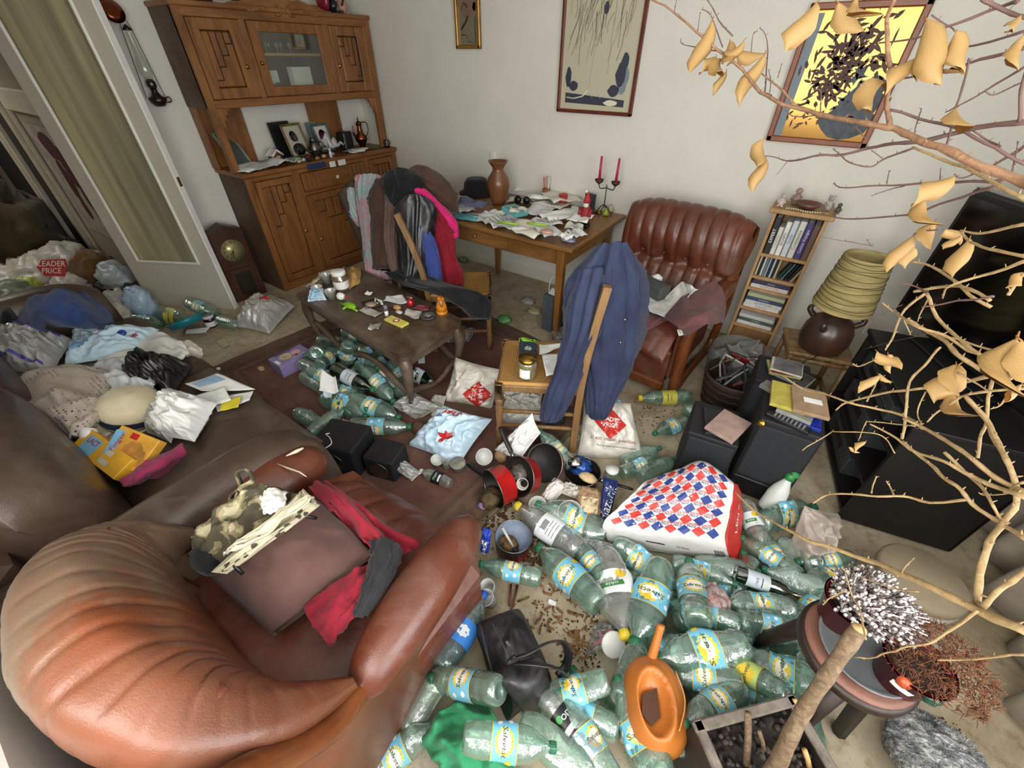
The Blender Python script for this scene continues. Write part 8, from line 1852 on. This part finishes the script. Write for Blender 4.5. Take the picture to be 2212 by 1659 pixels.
for p in((735,655),(772,672),(740,668)):part('limb',MB().tube([at(752,660,KT+.015),at(*p,KT+.008)],[.010,.006],6),mat('#7fb31f',.7,.15),fr_,True,True)
part('red_bow',blob(at(748,642,KT+.03),(.014,.010,.008),.1,3,4,.1),M_red,fr_,True,True)
lc=thing('lucky_cat','orange waving lucky cat figure at the end of the coffee table','figurine',at(955,676,KT),-.6)
M_oc=mat('#c97a1c',.35,.1,20)
for n_,mb,m_ in(('base',MB().lathe([(0,0),(.036,0),(.036,.016),(.030,.02)],24),M_oc),('body',MB().lathe([(.030,.018),(.034,.04),(.028,.065),(.016,.08)],20),M_oc),('head',MB().ball((0,0,.092),(.028,.024,.022),16,10),M_oc),('ear',MB().ball((-.018,0,.114),(.008,.005,.010),8,6),mat('#a8391f',.5)),('ear',MB().ball((.018,0,.114),(.008,.005,.010),8,6),mat('#a8391f',.5)),('raised_paw',MB().tube([(.028,-.004,.06),(.038,-.006,.08),(.034,-.008,.105)],[.009,.009,.010],8),M_oc),('collar',MB().lathe([(.022,.072),(.026,.076),(.022,.08)],18,cap=False),mat('#6fb0b8',.4)),('coin',MB().box((0,-.033,.045),(.016,.006,.024),b=.003),M_gold),('panel',MB().box((0,-.0355,.010),(.022,.003,.012)),mat('#5a3a3a',.4)),('face_marks',MB().tube([(-.010,-.0235,.095),(-.004,-.0245,.095)],.0014,4).tube([(.004,-.0245,.095),(.010,-.0235,.095)],.0014,4).ball((0,-.0245,.089),.002,5,4),M_black)):part(n_,mb,m_,lc)
carton('flat yellow matchbox with a red ring on the coffee table',at(857,697,KT),(.15,.06,.014),-.02,mat('#cfc25a',.6,.06),[('ring',(lambda q:(q[0][1:],[]))(star(3,1,1))if 0 else star(18,.020,.021),0,.0,0,mat('#a83230',.6),.0006),('ring_centre',star(18,.012,.0125),0,0,0,M_white2,.0012),('lettering',text2d('TABAC',.012),-.05,.0,0,M_inkgrey,.0008)],'matchbox')
at_=thing('ashtray','octagonal glass ashtray holding a grey soap cake','ashtray',at(925,686,KT));part('dish',MB().lathe([(0,.004),(.03,.004),(.045,.014),(.05,.016),(.048,.010),(.03,0),(0,0)],8),mat('#55534c',.25,.2),at_);part('cake',MB().box((0,0,.016),(.034,.026,.012),b=.003),mat('#77756c',.6,.15),at_,False)
a3=thing('ashtray','dark square dish with brown scraps in the middle of the coffee table','dish',at(802,660,KT),.4);part('dish',MB().lathe([(0,.003),(.05,.004),(.07,.016),(.066,.008),(.04,0),(0,0)],4),mat('#3a332c',.4,.3),a3);part('scraps',blob((0,0,.010),(.035,.03,.008),.2,3,4,.4),mat('#a58f7c',.7,.3),a3)
pf=thing('perfume_bottle','round red glass bottle with rosy clasp on the coffee table','bottle',at(888,662,KT));part('flask',MB().ball((0,0,.026),(.022,.022,.026),16,12),mat('#a8121f',.1,.05,coat=.5),pf);part('clasp',MB().tube([(0,0,.05),(0,0,.062)],.005,8).tube([(-.024,0,.064),(.024,0,.064)],.006,8),mat('#b98a78',.25,.1,metal=.8),pf)
tbq=thing('lotion_tube','grey and white tube standing on the coffee table','tube',at(836,682,KT));part('body',MB().lathe([(0,0),(.012,0),(.012,.035)],14),M_white2,tbq);part('cap',MB().lathe([(.012,.035),(.0125,.07),(0,.072)],14),mat('#6b6c70',.4),tbq)
for i,(lab,q,m_)in enumerate((('white folded wrapper beside the red bottle',[(828,652),(880,656),(870,638),(838,640)],P_white),('small postage stamp like card on the coffee table',[(788,636),(802,638),(806,632),(794,630)],M_paper),('torn white slip on the coffee table',[(808,655),(828,660),(826,650),(812,645)],M_paper),('pink paper scrap beside the red bottle',[(895,668),(925,672),(928,660),(902,660)],mat('#8c4250',.7,.1)),('crumpled silvery foil near the matchbox',[(795,712),(818,712),(826,698),(800,700)],mat('#b9b5b0',.3,.1,metal=.5)),('grey plastic wrapper before the dark dish',[(775,672),(810,686),(830,676),(790,664)],P_grey),('clear crumpled wrapper beside the ashtray',[(872,680),(905,690),(912,674),(880,668)],P_grey))):sheet(lab,[(*p,KT+.006)for p in q],m_,.012,'wrapper' if i in(0,4,5,6)else 'paper_scrap','paper',None,i)
scrap('cream biscuit on the coffee table','biscuit','food',(858,664,KT+.01),(.03,.02,.014),mat('#b98a5a',.7,.2),61,.15);scrap('whitish stone by the biscuit','stone','ornament',(862,674,KT+.01),(.026,.016,.010),M_cer,62,.2)
#  on the middle straw chair
SZ=.462
jr2=thing('jar','glass jar with golden lid and white label on the straw chair','jar',at(1138,812,SZ));part('glass',MB().lathe([(0,0),(.042,0),(.045,.01),(.045,.085),(.038,.095)],24),film('amber_jar','#cfc6a6',.6,'#a39a78',.3,.05,.1),jr2);part('label',MB().grid(lambda u,v:(math.cos(-1.9+1.2*u)*.0455,math.sin(-1.9+1.2*u)*.0455,.015+.05*v),10,2),M_white2,jr2);part('lid',MB().lathe([(.041,.094),(.043,.098),(.043,.112),(0,.114)],24),M_brass,jr2)
packet('navy seed packet with a lime green top on the straw chair',[(1120,785,SZ),(1160,785,SZ),(1160,735,SZ+.03),(1122,730,SZ+.03)],.012,mat('#26303f',.5,.15),prints=[('green_top',quad2d(.10,.035,5),.5,.88,0,mat('#7fb52a',.5,.1)),('print',star(9,.015,.022),.5,.5,0,mat('#8a9a8a',.5,.2)),('print',quad2d(.05,.03,3),.35,.25,0,mat('#2f6a9a',.5,.2))])
sheet('printed white letter lying on the straw chair',[(1180,815,SZ+.02),(1222,800,SZ+.02),(1228,762,SZ+.02),(1170,768,SZ+.02)],None,.01,lines=10,seed=3);sheet('folded white paper behind the letter on the straw chair',[(1165,768,SZ+.01),(1210,752,SZ+.01),(1212,742,SZ+.01),(1165,745,SZ+.01)],None,.01,seed=4)
#  discs in the basket and on the loudspeakers
bk_=thing('basket','dark round wicker basket crammed with disc cases','basket',(-.005,2.36,0))
part('wall',MB().lathe([(.13,0),(.15,.1),(.165,.2),(.172,.24),(.164,.24),(.14,.08),(.0,.01)],36,fn=lambda p,a:p*(1+.012*math.sin(a*26)*math.sin(p.z*160))),mat('#35241c',.7,.3,30,bump=.5,bs=90),bk_)
for k in range(5):part('woven_band',MB().tube([(math.cos(a)*(.140+.007*k),math.sin(a)*(.140+.007*k),.03+.05*k+.004*math.sin(a*18))for a in[q/48*2*PI for q in range(49)]],.007,5),mat('#3f2b20',.7,.3,30),bk_)
M_dc=[mat(c,.2,.25,25)for c in('#5d5f60','#8b8d8c','#3a3b3d','#7a2a2c','#b3b3ad','#6a5a48','#9a9a94','#474b50')]
def disc(lab,M,m,group,film_case=False):
 d=(.135,.19,.015)if film_case else(.142,.125,.010)
 t_=thing('film_case' if film_case else 'disc_case',lab,'film case' if film_case else 'disc case',M=M,group=group);part('case',MB().box((0,0,d[2]/2),d,b=.0015),m,t_,False);part('cover_print',MB().box((.004,0,d[2]),(d[0]-.016,d[1]-.008,.0008)),m if film_case else M_dc[(len(lab)*3+int(M.translation.x*900))%8],t_,False);return t_
rr=random.Random(17)
wh=('leftmost','left','left middle','middle','right middle','right','rightmost','front','front right','back','back left','back right')
for i in range(12):
 a=i/12*2*PI;disc('jewel case sticking out of the basket, %s one'%wh[i],frame((-.005+.085*math.cos(a),2.36+.085*math.sin(a),.25),rr.uniform(0,3),rr.uniform(.7,1.4),rr.uniform(-.3,.3)),M_dc[i%8],'jewel cases in the basket')
for i in range(14):disc('jewel case in the pile behind the basket, %s'%(wh+('topmost','lowest'))[i],frame((-.03+rr.uniform(-.12,.12),2.66+rr.uniform(-.1,.1),.05+.016*i),rr.uniform(0,3),rr.uniform(-.9,.9),rr.uniform(-.4,.4)),M_dc[(i*3)%8],'jewel cases behind the basket')
solo('wire_rack','clear rounded plastic disc rack behind the basket','rack',MB().lathe([(.10,.0),(.17,.02),(.19,.2),(.18,.24)],28,frame((-.03,2.66,0)),cap=False),P_film)
for i,(x,y,z,rz,c,lab,fc)in enumerate(((.01,1.74,.326,.3,'#24262a','dark film case under the pink one on the squat loudspeaker',True),(.05,1.72,.345,-.25,'#a58a80','pinkish film case on the squat loudspeaker',True),(.20,2.16,.461,.1,'#9b9d92','jewel case lowest on the rear loudspeaker',False),(.24,2.13,.461,-.3,'#7f8a86','second jewel case on the rear loudspeaker',False),(.18,2.15,.473,.25,'#8d8a56','jewel case with yellow edge on the rear loudspeaker',False),(.19,2.16,.486,.05,'#b0a596','topmost jewel case on the rear loudspeaker',False),(.30,1.83,.476,.05,'#1f2f8c','royal blue film case under the others on the tall loudspeaker',True),(.27,1.84,.493,-.1,'#8e8e86','grey film case in the middle of the tall loudspeaker stack',True),(.22,1.86,.51,.1,'#b7a94a','yellow film case on the tall loudspeaker',True),(.30,1.85,.526,.15,'#9a7f62','brown film case on top of the tall loudspeaker',True))):
 disc(lab,frame((x,y,z),rz),mat(c,.3,.15,20),'cases on the loudspeakers',fc)
solo('label_slip','torn white slip on the top brown film case','paper',MB().box((0,0,0),(.07,.035,.001),frame((.31,1.85,.5435),.2)),M_paper,None,False)
rm=thing('remote_control','black remote control at the front of the tall loudspeaker','remote control',M=frame((.25,1.725,.476),1.35));part('casing',MB().box((0,0,.009),(.045,.17,.018),b=.004),M_black,rm,False)
mb=MB()
for a in range(3):
 for b in range(8):mb.box((-.012+.012*a,-.06+.016*b,.019),(.007,.008,.003))
part('button',mb,mat('#77777a',.5),rm,False)['kind']='stuff'
scrap('little golden trinket at the edge of the tall loudspeaker','trinket','ornament',(1645,915,.49),(.016,.012,.014),M_brass,71);carton('grey remote like case at the back of the tall loudspeaker',vec(.17,1.93,.476),(.06,.12,.022),1.2,mat('#6b6a60',.5,.1),[],'small_case')
gb_=thing('gift_bag','grey paper carrier bag with cord handles under the dining table','bag',M=frame((-1.36,2.60,0),-.2))
part('bag',MB().box((0,0,.15),(.10,.24,.30),b=.003),mat('#575d62',.6,.15),gb_,False)
for x in(-.045,.045):part('handle',MB().tube(spline([(x,-.06,.29),(x,-.05,.38),(x,0,.41),(x,.05,.38),(x,.06,.29)],14),.003,6),M_white2,gb_)
part('tissue',MB().prism([(-.1,.29),(-.04,.33),(.0,.30),(.05,.34),(.1,.29)],-.03,.03,Matrix(((0,0,1,0),(1,0,0,0),(0,1,0,0),(0,0,0,1)))),M_paper2,gb_,False)
for i,(px,py,lab,c)in enumerate(((1140,650,'clear wrapper on the floor under the dining table','#a5a6a2'),(1155,672,'cream scrap on the floor under the dining table','#b5aa8a'),(1090,690,'green and blue packet on the floor under the table','#5f9a5a'),(1000,560,'green jar like scrap behind the chair','#7c8a66'))):scrap(lab,'scrap','rubbish',(px,py,.02),(.06,.05,.025),mat(c,.5,.2),80+i)
